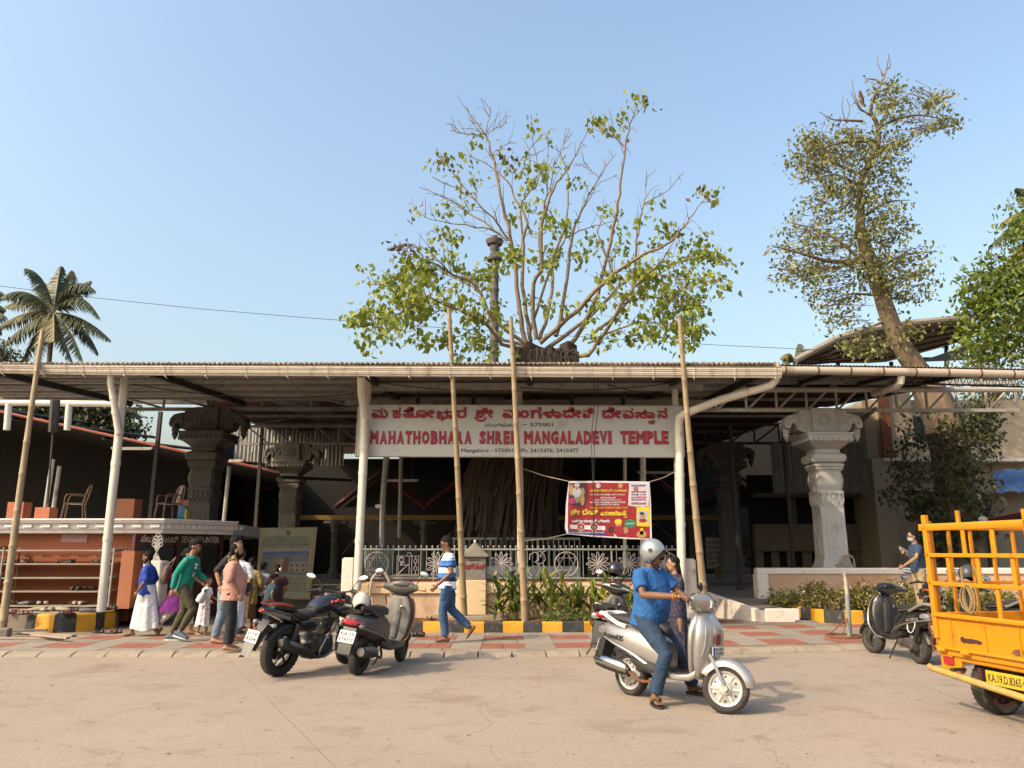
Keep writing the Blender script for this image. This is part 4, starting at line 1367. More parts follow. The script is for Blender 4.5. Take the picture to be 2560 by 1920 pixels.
MB().prism([(p.x, p.z) for p in tops] + [(tops[-1].x, -.1), (tops[0].x, -.1)], (0, 33, 0), (1, 0, 0), (0, 0, 1), (0, .3, 0)).build('back_wall', M_darkwall, t)
for i in range(7):
 f = i / 6
 p = e0.lerp(e1, f)
 MB().tube([p + V((0, .1, -.1)), p + V((.5, 9, .6))], .06, 4).build('rafter', M_dark, t)
for u, Y in ((110, 24), (130, 26), (560, 26)):
 p = at(u, 1290, Y)
 MB().tube([(p.x, Y, 2.2), (p.x + .05, Y, 4.4)], .07, 8).build('post', M_steelw, t)
t = thing('overhead_pipe', 'pale horizontal drain pipe on two stubs above the left hall roof', 'pipe', at(150, 993, 23))
MB().tube([at(-20, 1006, 23), at(285, 1010, 23)], .095, 10).build('pipe', M_post, t)
for u in (22, 173):
 MB().tube([at(u, 1010, 23), at(u - 5, 1075, 23)], .095, 10).build('stub', M_post, t)
t = thing('overhead_pipe', 'dark pipe running under the truss behind the left post', 'pipe', at(400, 998, 22))
MB().tube([at(230, 985, 22), at(300, 1000, 22), at(520, 1003, 22)], .11, 8).build('pipe', M_steel, t)
t = thing('steel_mast', 'dark steel mast with cables rising behind the left bamboo pole', 'mast', at(135, 1060, 22))
MB().tube([at(133, 1080, 22), at(140, 975, 22)], .13, 6).build('mast', M_dark, t)
MB().tube([at(118, 1260, 22), at(135, 1050, 22), at(130, 940, 22)], .03, 5).build('cable', M_dark, t)
# sunlit red roof patch seen between the pillars
t = thing('far_red_roof', 'far sunlit salmon roof glimpsed left of the carved pillar', 'roof', at(680, 1210, 36))
k = MB().add([at(634, 1190, 36), at(712, 1208, 36), at(676, 1226, 36), at(634, 1222, 36)], [(0, 1, 2, 3)])
k.build('roof_skin', M_rededge, t)
t = thing('ceiling_wires', 'thin sagging wires strung under the front roof behind the gutter', 'wires', (0, 16.4, 5))
for (a, b, sag) in (((940, 955, 16.2), (1290, 975, 16.4), 10), ((1300, 968, 16.4), (1690, 955, 16.2), 14), ((330, 960, 16.5), (890, 985, 16.6), 22), ((905, 1010, 17.2), (620, 1060, 24), 8), ((1500, 955, 16), (1640, 985, 16.8), 6)):
 p, q = at(*a), at(*b)
 MB().tube([p.lerp(q, f) - V((0, 0, sag * .008 * 4 * f * (1 - f))) for f in np.linspace(0, 1, 9)], .011, 4).build('wire', M_dark, t)
for i, (u, v, Y, L_) in enumerate(((560, 1150, 25, 1.3), (1000, 1200, 27, 1.3), (1640, 1180, 27, 1.3), (330, 1120, 24, 1.3))):
 p = at(u, v, Y)
 t = thing('tube_light', 'unlit pale tube light hanging in the dark hall, %s from the left' % ('second', 'third', 'fourth', 'first')[i], 'tube light', p, group='tube lights in the dark hall')
 MB().box(p, (L_, .06, .05)).build('fitting', M_steelw, t)
 MB().tube([p + V((-L_ * .47, -.02, -.045)), p + V((L_ * .47, -.02, -.045))], .018, 8).build('tube', M_post, t)
 for sx in (-.4, .4):
  MB().tube([p + V((sx, 0, .02)), p + V((sx, 0, .9))], .008, 4).build('hanger', M_dark, t)
for i, (u, Y) in enumerate(((375, 22), (640, 25), (1840, 24), (1975, 25))):
 p = at(u, 1300, Y)
 t = thing('hall_post', 'dark slim steel post in the shade of the hall, %s from the left' % ('first', 'second', 'third', 'fourth')[i], 'post', (p.x, Y, .45), group='slim posts in the dark hall')
 MB().box((p.x, Y, 3.0), (.1, .1, 5.1)).build('post_shaft', M_dark, t)
 MB().box((p.x, Y, .48), (.24, .24, .05)).build('base_plate', M_dark, t)
# ================================================================== trees, palms, bamboo
nr = np.random.default_rng(11)
def unit(a):
 return a / np.maximum(1e-9, np.linalg.norm(a, axis=-1, keepdims=True))
def leaves_mesh(name, P, size, m, parent=None, droop=.6, width=.55, jitter=.35, kind=None, heart=False, off=(0, 0, 0)):
 """one folded leaf per point: base, sides and tip"""
 P = np.asarray(P, float) - np.array(off)
 n = len(P)
 d = nr.normal(size=(n, 3))
 d[:, 2] -= droop * 2
 d = unit(d)
 s = unit(np.cross(d, nr.normal(size=(n, 3))))
 nn = np.cross(d, s)
 L = size * (1 + jitter * (nr.random(n) * 2 - 1))[:, None]
 w = L * width * .5
 mid = P + d * L * (.38 if heart else .5)
 fold = nn * w * .35
 bend_ = nn * L * -.08
 vs = np.stack([P, mid + s * w + fold, P + d * L + bend_, mid - s * w + fold], 1).reshape(-1, 3)
 idx = np.arange(n)[:, None] * 4
 tri = np.concatenate([idx + [0, 1, 2], idx + [0, 2, 3]], 1).reshape(-1, 3)
 me = bpy.data.meshes.new(name)
 me.vertices.add(len(vs)); me.vertices.foreach_set('co', vs.ravel())
 me.loops.add(tri.size); me.loops.foreach_set('vertex_index', tri.ravel().astype(np.int32))
 me.polygons.add(len(tri)); me.polygons.foreach_set('loop_start', (np.arange(len(tri)) * 3).astype(np.int32))
 me.update(calc_edges=True)
 return link(name, me, m, parent, kind)
M_leafy = mat('bodhi_leaf', (.34, .43, .055), .5, var=.25, scale=.8, trans=.42, island=.55)
M_leafb = mat('old_brown_leaf', (.17, .09, .035), .6, var=.3, trans=.25, island=.4)
M_leafd = mat('leaning_tree_leaf', (.31, .34, .125), .5, var=.25, scale=.5, trans=.35, island=.5)
M_leafr = mat('mango_leaf', (.19, .28, .035), .45, var=.3, scale=.7, trans=.35, island=.6)
M_leafk = mat('dark_tree_leaf', (.075, .095, .03), .6, var=.3, scale=.6, trans=.2, island=.5)
M_bark = mat('pale_bark', (.32, .235, .15), .9, var=.2, scale=6, bump=.4, bscale=25, dirt=(.2, .14, .09), dscale=3)
M_trunk = mat('root_bark', (.065, .043, .03), .95, var=.3, scale=8, bump=.8, bscale=14, dirt=(.08, .055, .04), dscale=4, stretch=(1, 1, .25))
M_bark2 = mat('leaning_bark', (.26, .19, .13), .95, var=.25, scale=8, bump=.9, bscale=12, dirt=(.12, .09, .06), dscale=3, stretch=(1, 1, .3))
def smooth_path(P, k=4):
 P = [V(p) for p in P]
 out = []
 for i in range(len(P) - 1):
  p0, p1, p2, p3 = P[max(i - 1, 0)], P[i], P[i + 1], P[min(i + 2, len(P) - 1)]
  for j in range(k):
   t = j / k
   out.append(.5 * ((2 * p1) + (p2 - p0) * t + (2 * p0 - 5 * p1 + 4 * p2 - p3) * t * t + (3 * p1 - p0 - 3 * p2 + p3) * t ** 3))
 out.append(P[-1])
 return out
# --- the pollarded bodhi tree through the roof
YT = 20.0
def zt_(x, y):
 return 880 + .443 * x, 220 + .443 * y
BR = [
 ([(990, 1450), (940, 1250), (925, 1000), (880, 780), (830, 560), (790, 380), (750, 262), (690, 190), (650, 110)], -.6, .11),
 ([(1010, 1430), (970, 1200), (965, 900), (985, 760), (930, 640), (880, 540), (770, 430), (600, 365)], .6, .10),
 ([(1040, 1420), (1020, 1150), (1070, 1000), (1075, 780), (1120, 600), (1190, 490), (1280, 350), (1330, 220)], -.9, .10),
 ([(1060, 1420), (1120, 1200), (1140, 950), (1200, 770), (1220, 560), (1205, 440), (1150, 320)], 1.2, .09),
 ([(1150, 1400), (1200, 1150), (1240, 850), (1290, 700), (1390, 510), (1470, 390)], .8, .10),
 ([(1200, 1500), (1330, 1300), (1400, 1100), (1470, 800), (1510, 600), (1540, 330), (1580, 180), (1615, 90)], -.8, .11),
 ([(1060, 1440), (1280, 1250), (1480, 1050), (1650, 940), (1800, 870), (1900, 740), (1990, 630)], -1.5, .11),
 ([(1100, 1470), (1330, 1300), (1560, 1080), (1750, 1010), (1950, 960), (2080, 960)], 1.0, .10),
 ([(1240, 1510), (1330, 1510), (1400, 1420), (1520, 1220), (1620, 1090), (1760, 960), (1850, 800)], -2.0, .10),
 ([(980, 1440), (800, 1310), (700, 1120), (560, 1050), (400, 960), (320, 930)], -.8, .09),
 ([(970, 1450), (830, 1410), (780, 1300), (720, 1150), (640, 1080), (480, 1060), (300, 1100)], 1.2, .08),
 ([(980, 1470), (850, 1440), (740, 1320), (560, 1240), (420, 1180), (300, 1130), (110, 1110)], -2.0, .09),
 ([(890, 860), (820, 760), (700, 640), (530, 430), (490, 390)], -1.2, .05),
 ([(880, 860), (780, 800), (600, 770), (440, 740), (350, 690)], .5, .05),
 ([(840, 830), (640, 690), (500, 610), (380, 560)], 1.3, .05),
 ([(1000, 1400), (1100, 1080), (1170, 900), (1250, 820), (1370, 780), (1500, 740)], 1.6, .07),
 ([(1350, 1400), (1560, 1200), (1600, 900), (1620, 800), (1650, 660), (1760, 590), (1870, 480)], 1.2, .08),
 ([(1650, 660), (1660, 560), (1660, 460)], 1.2, .03),
 ([(1330, 1440), (1560, 1340), (1750, 1330), (1890, 1390)], -1.5, .05),
 ([(1480, 1230), (1700, 1180), (1930, 1210)], -1.0, .04),
 ([(1070, 1000), (1060, 800), (1100, 600), (1105, 420), (1105, 250)], .3, .06),
 ([(960, 900), (960, 640), (1050, 540), (1040, 420), (1020, 270)], 1.0, .06),
 ([(750, 262), (640, 258), (553, 240)], -.6, .025), ([(750, 262), (770, 190), (782, 130)], -.4, .025), ([(750, 262), (820, 230), (875, 195)], -.8, .022),
 ([(1540, 330), (1480, 280), (1410, 230)], -.8, .035), ([(1120, 600), (1130, 480), (1190, 340), (1225, 225)], -.3, .03),
 ([(1390, 510), (1340, 450), (1310, 420)], .8, .02), ([(1290, 700), (1400, 540), (1500, 490)], 1.0, .025), ([(960, 470), (1000, 350), (1070, 260)], .9, .025),
 ([(700, 640), (590, 560), (525, 535)], -1.0, .025), ([(640, 690), (560, 640), (500, 605)], 1.2, .02), ([(790, 380), (850, 330), (905, 310)], -.3, .02),
 ([(420, 1180), (300, 1250), (160, 1320), (80, 1330)], -2.2, .045), ([(560, 1240), (420, 1290), (340, 1370)], -1.6, .035), ([(740, 1320), (620, 1390), (500, 1430)], -1.2, .035),
 ([(850, 1440), (740, 1450), (640, 1470)], .6, .03), ([(1560, 1080), (1700, 1090), (1840, 1160), (1900, 1190)], .9, .04), ([(1620, 1090), (1750, 1060), (1880, 1080), (2040, 1090)], -1.8, .045),
 ([(400, 960), (360, 890), (290, 880)], -.9, .03), ([(560, 1050), (480, 960), (430, 900)], -.8, .035), ([(1480, 1050), (1420, 900), (1380, 800), (1460, 700)], -1.3, .05),
]
tree = thing('bodhi_tree', 'pollarded fig tree fanning thin branches out above the roof, thick root-wrapped trunk behind the sign', 'tree', (-.2, YT, .45))
tr = MB()
def Pt(x, y, dy):
 return at(*zt_(x, y), YT + dy)
tw_pts, leafP, leafB = [], [], []
bm_ = MB()
paths = []
for pts, dep, r0 in BR:
 # depth grows with the distance from the stool
 P = []
 for (x, y) in pts:
  q = min(1, math.hypot(x - 1080, y - 1470) / 900)
  P.append(Pt(x, y, dep * 1.4 * q))
 P = smooth_path(P, 4)
 n = len(P)
 P = [p + V((rnd.uniform(-.03, .03), rnd.uniform(-.05, .05), rnd.uniform(-.03, .03))) * (1 if 0 < i < n - 1 else 0) for i, p in enumerate(P)]
 bm_.tube(P, [max(.011, r0 * .62 * (1 - i / (n - .2)) ** .8) for i in range(n)], 7 if r0 > .06 else 5)
 paths.append((P, r0))
def leafy_zone(u, v):
 """leaf density read off the photograph, u v in pixels"""
 low = max(0, min(1, (v - 560) / 170))
 side = abs(u - 1330) / 480
 return max(.02, min(1, low * (.34 + .7 * side)))
def pix(p):
 d = p - V((0, 0, CAM_H))
 c = d.y * _c + d.z * _s
 return 1280 + FPX * d.x / c, 960 - FPX * (-d.y * _s + d.z * _c) / c
def cluster(c, n, spread, arr):
 for _ in range(n):
  arr.append(c + V((rnd.gauss(0, spread), rnd.gauss(0, spread), rnd.gauss(0, spread * .7))))
for P, r0 in paths:
 n = len(P)
 for i in range(n):
  f = i / n
  if f < .25 and r0 > .06:
   continue
  p = P[i]
  d = (P[min(i + 1, n - 1)] - P[max(i - 1, 0)]).normalized()
  u, v = pix(p)
  for _ in range(2):
   if rnd.random() > (.62 if v > 640 else .33):
    continue
   a, b = frame(d)
   t_ = rnd.uniform(0, 2 * PI)
   dr = (d * rnd.uniform(.3, 1.0) + (a * math.cos(t_) + b * math.sin(t_)) * rnd.uniform(.5, 1.1) + V((0, 0, .25))).normalized()
   ln = rnd.uniform(.3, .95) * (1 - .45 * f)
   mid = p + dr * ln * .5 + V((0, 0, rnd.uniform(-.06, .1)))
   e = p + dr * ln + V((0, 0, rnd.uniform(-.22, .15)))
   bm_.tube([p, mid, e], [.011, .008, .005], 4, caps=False)
   dens = leafy_zone(*pix(e))
   if rnd.random() < dens:
    cluster(e, rnd.randint(5, 11), .13, leafP)
    cluster(mid, rnd.randint(1, 5), .14, leafP)
    if rnd.random() < .5:
     e2 = e + V((rnd.gauss(0, .3), rnd.gauss(0, .3), rnd.uniform(-.35, .05)))
     bm_.tube([e, e2], [.007, .005], 3, caps=False)
     cluster(e2, rnd.randint(5, 9), .12, leafP)
# clusters seen one by one
for (x, y, k, dy) in ((1620, 75, 26, -.9), (1530, 190, 26, -.9), (1400, 205, 34, -.9), (1440, 255, 10, -.9), (520, 400, 26, -1.2), (700, 290, 12, -.7), (1055, 225, 8, .5), (1105, 265, 8, .4), (800, 345, 8, 0), (640, 400, 12, 0), (870, 420, 16, 0), (990, 415, 24, 0), (1060, 455, 26, 0), (940, 470, 12, 0), (1175, 430, 14, 0), (1020, 530, 14, 0), (700, 520, 18, 0), (590, 515, 9, 0), (1240, 520, 18, 1), (1300, 545, 12, 1), (650, 590, 16, 0), (1000, 635, 40, -1), (500, 680, 14, 0), (560, 690, 14, 0), (650, 670, 16, 0), (1720, 650, 14, 0), (1460, 700, 30, 0), (900, 735, 18, 0), (1155, 750, 46, -1.4), (1070, 770, 22, 0), (1100, 720, 14, 0), (1610, 740, 16, 0), (1760, 770, 26, 0), (1530, 780, 16, 0), (570, 830, 40, 0), (490, 800, 16, 0), (1200, 800, 20, 0), (1800, 820, 26, 0), (1360, 860, 30, 1), (1500, 900, 40, 0), (1700, 880, 16, 0), (1870, 860, 14, 0), (1970, 810, 14, 0), (920, 930, 60, -1.6), (460, 920, 46, -1), (1970, 920, 34, 0), (2060, 955, 44, 0), (2010, 1050, 30, 0), (1980, 590, 9, 0), (2050, 600, 18, -.5), (320, 715, 5, 0), (350, 670, 7, 0), (1280, 960, 26, 0), (1060, 960, 26, 0), (700, 1060, 40, 0), (760, 1040, 30, 0), (350, 1010, 50, -1), (440, 1060, 60, -1), (200, 1090, 50, -1.4), (620, 1200, 50, -1), (340, 1200, 60, -1.6), (350, 1290, 50, -1.6), (130, 1340, 30, -1.8), (230, 1270, 34, -1.6), (1160, 1230, 36, -1), (1360, 1220, 30, -1), (1700, 1060, 50, 0), (1640, 1150, 40, 0), (1750, 1270, 50, -1), (1650, 1370, 46, -1), (1850, 1350, 50, -1), (1560, 1400, 30, -1), (1410, 1460, 10, -1), (1910, 1190, 28, -1), (900, 1290, 24, 0), (860, 1000, 24, 0), (1000, 1190, 20, 0), (540, 1380, 34, 0), (700, 1410, 30, 0), (820, 1490, 14, 0), (900, 1510, 10, -.5)):
 cluster(Pt(x, y, dy), int(k * .95), .2 if k > 20 else .14, leafP)
for (x, y, k) in ((270, 900, 36), (500, 420, 16), (1975, 600, 12), (345, 670, 5), (1660, 95, 6), (880, 380, 12), (940, 395, 12)):
 cluster(Pt(x, y, -1), k, .17, leafB)
bm_.build('branches', M_bark, tree, off=tree['_o'], ang=80, fix=False)
leaves_mesh('crown', leafP, .175, M_leafy, tree, droop=.75, width=.72, heart=True, off=tree['_o'], kind='stuff')
leaves_mesh('brown_leaves', leafB, .15, M_leafb, tree, droop=.7, width=.6, off=tree['_o'], kind='stuff')
# trunk with hanging roots: rings wobbling in outline
trp = [((1262, 1372), 1.28), ((1265, 1330), 1.18), ((1272, 1250), 1.12), ((1290, 1160), 1.08), ((1320, 1080), .92), ((1345, 1000), .80), ((1372, 930), .72), ((1374, 885), .70)]
rs = []
NR = 44
for k, ((u, v), r) in enumerate(trp):
 c = at(u, v, YT)
 ring = []
 for j in range(NR):
  a = 2 * PI * j / NR
  w = r * (1 + .10 * math.sin(a * 9 + k * .35) + .06 * math.sin(a * 17 - k * .6) + .04 * math.sin(a * 5 + 1.3 * k))
  ring.append(V((c.x + w * math.cos(a), c.y + w * .8 * math.sin(a), c.z)))
 rs.append(ring)
tr = MB().rings(rs)
tr.build('trunk', M_trunk, tree, off=tree['_o'], ang=60)
rt = MB()
for i in range(95):
 a = rnd.uniform(PI * .98, 2.02 * PI)
 pts = []
 k0 = rnd.randint(0, 3)
 a_ = a
 for k in range(k0, min(len(trp), k0 + rnd.randint(3, 7))):
  (u, v), r = trp[k]
  c = at(u, v, YT)
  a_ += rnd.uniform(-.10, .10)
  w = r * rnd.uniform(1.0, 1.12)
  pts.append(V((c.x + w * math.cos(a_), c.y + w * .8 * math.sin(a_) - .02, c.z)))
 if len(pts) > 1:
  rt.tube(smooth_path(pts, 3), rnd.uniform(.02, .06), 5)
for i in range(80):                                   # root bundle under the stool above the roof
 u = rnd.uniform(1345, 1440)
 rt.tube([at(u, 872 + rnd.uniform(0, 12), YT - .7 + rnd.uniform(-.1, .3)), at(u + rnd.uniform(-8, 8), 893, YT - .75), at(u + rnd.uniform(-14, 14), 935, YT - .6), at(u * .6 + 1370 * .4 + rnd.uniform(-20, 20), 1010, YT - .8)], rnd.uniform(.012, .035), 5)
rt.build('aerial_roots', M_trunk, tree, off=tree['_o'], kind='stuff', ang=60)
st = MB()
for (u, v0, v1, r_) in ((1322, 930, 868, .36), (1375, 930, 878, .30), (1418, 930, 862, .22), (1352, 930, 880, .34)):
 rs = []
 for q in range(5):
  c = at(u + 3 * math.sin(q + u), v0 + (v1 - v0) * q / 4, YT - .1)
  rs.append([c + V((r_ * math.cos(a) * (1 + .12 * math.sin(a * 5 + q) + .08 * math.sin(a * 9)), r_ * math.sin(a) * (1 + .12 * math.sin(a * 4 - q)), .05 * math.sin(a * 3))) * 1.0 for a in [2 * PI * j / 18 for j in range(18)]])
 st.rings(rs)
st.build('stool', M_trunk, tree, off=tree['_o'])
# --- leaning tree at right
YL = 25.0
def z3(x, y):
 return 1880 + .494 * x, 120 + .494 * y
lean = thing('leaning_tree', 'tall leaning tree with sparse olive foliage and bare top, a bird perched in it', 'tree', at(2405, 1440, YL))
tp_ = [((2412, 1440), .85), ((2402, 1330), .75), ((2388, 1200), .70), ((2368, 1080), .72), ((2335, 1000), .70), ((2290, 920), .72), ((2262, 880), .66)] + [(z3(x, y), r) for (x, y), r in (((720, 1440), .62), ((680, 1330), .60), ((650, 1230), .56), ((615, 1120), .52), ((575, 1010), .46), ((548, 900), .34), ((552, 800), .25), ((545, 690), .21), ((580, 600), .19), ((630, 510), .18), ((640, 440), .17), ((625, 370), .16), ((600, 320), .13), ((625, 230), .10), ((655, 180), .08), ((680, 110), .05), ((692, 40), .02))]
P = smooth_path([at(*uv, YL) for uv, r in tp_], 3)
rr = np.interp(np.linspace(0, len(tp_) - 1, len(P)), range(len(tp_)), [r * (.78 if i < 5 else .46) for i, (_, r) in enumerate(tp_)])
k = MB()
rs = []
for i, p in enumerate(P):
 d = (P[min(i + 1, len(P) - 1)] - P[max(i - 1, 0)]).normalized()
 a = V((1, 0, 0)) - d * d.x
 a.normalize()
 b = d.cross(a)
 rs.append([p + (a * math.cos(t_) + b * math.sin(t_)) * rr[i] * (1 + .09 * math.sin(5 * t_ + i * .2) + .05 * math.sin(11 * t_ - i * .3)) for t_ in [2 * PI * j / 22 for j in range(22)]])
k.rings(rs)
k.build('trunk', M_bark2, lean, off=lean['_o'], ang=70)
k = MB()
def limb(pts, r, arr, dy=0):
 Q = smooth_path([at(*z3(x, y), YL + dy * i / len(pts)) for i, (x, y) in enumerate(pts)], 3)
 arr.tube(Q, [max(.012, r * (1 - i / len(Q))) for i in range(len(Q))], 6)
for pts, r, dy in (([(655, 180), (620, 160), (570, 155)], .05, 0), ([(655, 180), (690, 185), (735, 210)], .05, 0), ([(665, 140), (640, 90), (634, 40)], .03, .3), ([(680, 110), (700, 90), (690, 30)], .03, -.3),
                   ([(600, 340), (540, 300), (500, 220)], .045, -.5), ([(555, 320), (520, 240), (505, 160)], .03, -.3), ([(560, 370), (470, 365), (400, 360), (340, 322)], .05, -.5), ([(470, 365), (455, 300), (463, 240)], .025, 0), ([(480, 360), (495, 310), (480, 260)], .02, 0), ([(400, 360), (380, 345), (345, 430)], .02, 0),
                   ([(640, 400), (740, 360), (860, 340), (1040, 380)], .07, 1), ([(640, 420), (700, 300), (850, 200)], .05, .5), ([(610, 470), (450, 480), (250, 540)], .08, -1), ([(560, 640), (430, 590), (300, 520)], .06, .8), ([(540, 700), (420, 640), (230, 690)], .06, -1),
                   ([(600, 1080), (400, 1080), (250, 1040), (100, 1000)], .10, -1.2), ([(540, 1060), (380, 940), (180, 880)], .07, .8), ([(480, 1100), (300, 1130), (100, 1110)], .06, -.6), ([(640, 1120), (760, 1050), (940, 1030)], .07, 1), ([(650, 1200), (780, 1150), (920, 1180)], .06, -.8), ([(570, 850), (680, 780), (800, 770)], .06, .8), ([(560, 800), (600, 730), (680, 680)], .05, -.6), ([(620, 1250), (460, 1250), (330, 1330)], .05, -.9), ([(680, 1380), (560, 1430), (470, 1500)], .05, -.8), ([(720, 1420), (790, 1400), (860, 1440)], .04, -.8)):
 limb(pts, r, k, dy)
REG = [(260, 560, 90, 100, 330), (400, 480, 160, 110, 560), (470, 620, 170, 130, 620), (650, 480, 180, 90, 420), (860, 320, 170, 110, 420), (720, 250, 90, 80, 160), (940, 280, 60, 60, 80), (1005, 385, 50, 35, 60), (300, 930, 200, 110, 330), (200, 1070, 150, 110, 330), (430, 760, 180, 100, 430), (650, 820, 130, 110, 300), (700, 920, 120, 80, 230), (420, 1000, 160, 100, 330), (300, 1180, 170, 80, 250), (420, 1280, 120, 80, 190), (800, 1080, 140, 90, 260), (850, 1200, 90, 80, 140), (720, 1180, 120, 110, 260), (600, 1130, 100, 100, 260), (460, 1380, 120, 50, 110), (570, 1500, 100, 70, 300), (770, 1430, 90, 45, 130), (700, 620, 90, 130, 260), (600, 1000, 90, 90, 200), (480, 1140, 110, 80, 160)]
LP = []
for (cx, cy, rx_, ry_, n) in REG:
 u, v = z3(cx, cy)
 n = int(n * 1.2)
 ncl = max(3, n // 10)
 for _ in range(ncl):
  a = rnd.uniform(0, 2 * PI)
  q = math.sqrt(rnd.random())
  uu, vv = z3(cx + rx_ * q * math.cos(a), cy + ry_ * q * math.sin(a))
  dy = rnd.uniform(-1, .8) * rx_ * .494 * .013 * 1.1 - .2
  c = at(uu, vv, YL + dy)
  cluster(c, max(3, int(n / ncl * rnd.uniform(.6, 1.35))), .17, LP)
  j = min(range(len(P)), key=lambda q_: (P[q_] - c).length - rnd.uniform(0, .5))
  b0 = P[j].lerp(c, rnd.uniform(.45, .8))
  k.tube([b0, (b0 + c) / 2 + V((rnd.gauss(0, .06), rnd.gauss(0, .06), rnd.gauss(0, .06))), c], [.013, .009, .005], 4, caps=False)
for i in range(len(P)):
 if 18 < i < len(P) - 8:
  for _ in range(2):
   cluster(P[i] + V((rnd.gauss(0, .35), -.55 + rnd.gauss(0, .15), rnd.gauss(0, .15))), 9 if i > 26 else 4, .17, LP)
k.build('limbs', M_bark2, lean, off=lean['_o'], ang=70, fix=False)
leaves_mesh('crown', LP, .15, M_leafd, lean, droop=.45, width=.62, off=lean['_o'], kind='stuff')
LP = []
for (u, v, ru, rv, n) in ((2268, 1160, 45, 60, 200), (2310, 1080, 60, 60, 150), (2300, 1250, 40, 40, 200), (2240, 1240, 25, 30, 60), (2345, 1330, 45, 60, 260), (2440, 1130, 60, 150, 700), (2370, 1150, 50, 110, 400), (2440, 1300, 50, 60, 260), (2460, 1060, 40, 50, 200), (2370, 1370, 50, 30, 200)):
 for _ in range(n // 5):
  a = rnd.uniform(0, 2 * PI); q = math.sqrt(rnd.random())
  cluster(at(u + ru * q * math.cos(a), v + rv * q * math.sin(a), YL - .8 + rnd.uniform(-.5, .5)), 8, .14, LP)
leaves_mesh('ivy', LP, .14, M_leafk, lean, droop=.5, width=.7, off=lean['_o'], kind='stuff')
bird = thing('bird', 'brown kite perched on a bare twig near the top of the leaning tree', 'bird', at(*z3(553, 300), YL - .4))
k = MB()
c = at(*z3(552, 262), YL - .4)
k.loft([(-.30, 0, -.18, .03, .012), (-.2, 0, -.14, .05, .03), (-.08, 0, -.04, .085, .085), (.04, 0, .06, .095, .10), (.14, 0, .17, .07, .075), (.2, 0, .235, .055, .058), (.25, 0, .25, .02, .02)], 'X', 10)
k.xf(0, Matrix.Translation(c) @ Matrix.Rotation(R(115), 4, 'Z') @ Matrix.Rotation(R(-38), 4, 'Y'))
k.build('body', mat('kite_brown', (.13, .06, .035), .8, var=.3, scale=20), bird)
k = MB().tube([c + V((0, .02, -.12)), c + V((0, .03, -.3))], .015, 5)
k.build('legs', M_ybeam, bird)
# --- dense trees at the right edge and behind the left hall
def mass_tree(name, label, Y, regs, leafsize, m, trunk, cl=9, spread=.2, droop=.4, width=.5, base=None, twigs=True):
 t = thing(name, label, 'tree', base or trunk[0])
 k = MB()
 k.tube(smooth_path(trunk, 3), list(np.linspace(.32, .12, (len(trunk) - 1) * 3 + 1)), 9)
 LP = []
 top = V(trunk[-1])
 for (u, v, ru, rv, n) in regs:
  c0 = at(u, v, Y)
  if twigs:
   k.tube([V(trunk[-2]).lerp(top, rnd.random()), (top + c0) / 2 + V((0, 0, .2)), c0], [.1, .06, .02], 5)
  for _ in range(n // cl):
   a = rnd.uniform(0, 2 * PI); q = math.sqrt(rnd.random())
   dy = rnd.uniform(-1, 1) * math.sqrt(max(.05, 1 - q * q)) * ru * Y / FPX * .8
   c = at(u + ru * q * math.cos(a), v + rv * q * math.sin(a), Y + dy)
   cluster(c, cl, spread, LP)
   if twigs and rnd.random() < .3:
    k.tube([c0.lerp(c, .4), c], [.02, .008], 4, caps=False)
 k.build('trunk', M_bark2, t, off=t['_o'], fix=False, ang=70)
 leaves_mesh('crown', LP, leafsize, m, t, droop=droop, width=width, off=t['_o'], kind='stuff')
 return t
mass_tree('mango_tree', 'bright green broad leaved tree at the right edge of the picture', 22, [(2545, 790, 120, 95, 1500), (2480, 850, 85, 45, 520), (2600, 640, 90, 90, 900), (2462, 720, 62, 60, 480), (2575, 545, 50, 55, 330), (2520, 690, 60, 60, 480), (2440, 790, 40, 30, 160)], .21, M_leafr,
          [at(2680, 1450, 22), at(2670, 1150, 22), at(2640, 900, 22), at(2600, 740, 22)], spread=.26, droop=.35, width=.46)
mass_tree('olive_tree', 'fine leaved yellowish tree beyond the end of the right roof', 30, [(2490, 890, 100, 45, 700), (2480, 1060, 90, 80, 1100), (2540, 1120, 60, 70, 700), (2420, 960, 70, 40, 420), (2520, 980, 70, 50, 600)], .17, M_leafd,
          [at(2500, 1450, 30), at(2495, 1250, 30), at(2490, 1050, 30), at(2490, 950, 30)], spread=.25)
mass_tree('dark_tree', 'dark leafy tree seen between roof and hall at far left', 38, [(60, 1010, 110, 80, 3600), (200, 1040, 90, 70, 3000), (270, 1070, 70, 70, 2200), (-40, 1060, 80, 60, 900)], .3, M_leafk,
          [at(110, 1420, 38), at(110, 1250, 38), at(120, 1120, 38), at(130, 1040, 38)], spread=.4, cl=10)
mass_tree('dark_tree', 'blue-green tree top peeping over the gutter at the far left edge', 50, [(-5, 885, 35, 25, 260), (15, 900, 35, 20, 260), (-30, 920, 60, 40, 400)], .3, M_leafk,
          [at(0, 1400, 50), at(0, 1200, 50), at(0, 1000, 50), at(0, 920, 50)], spread=.4)
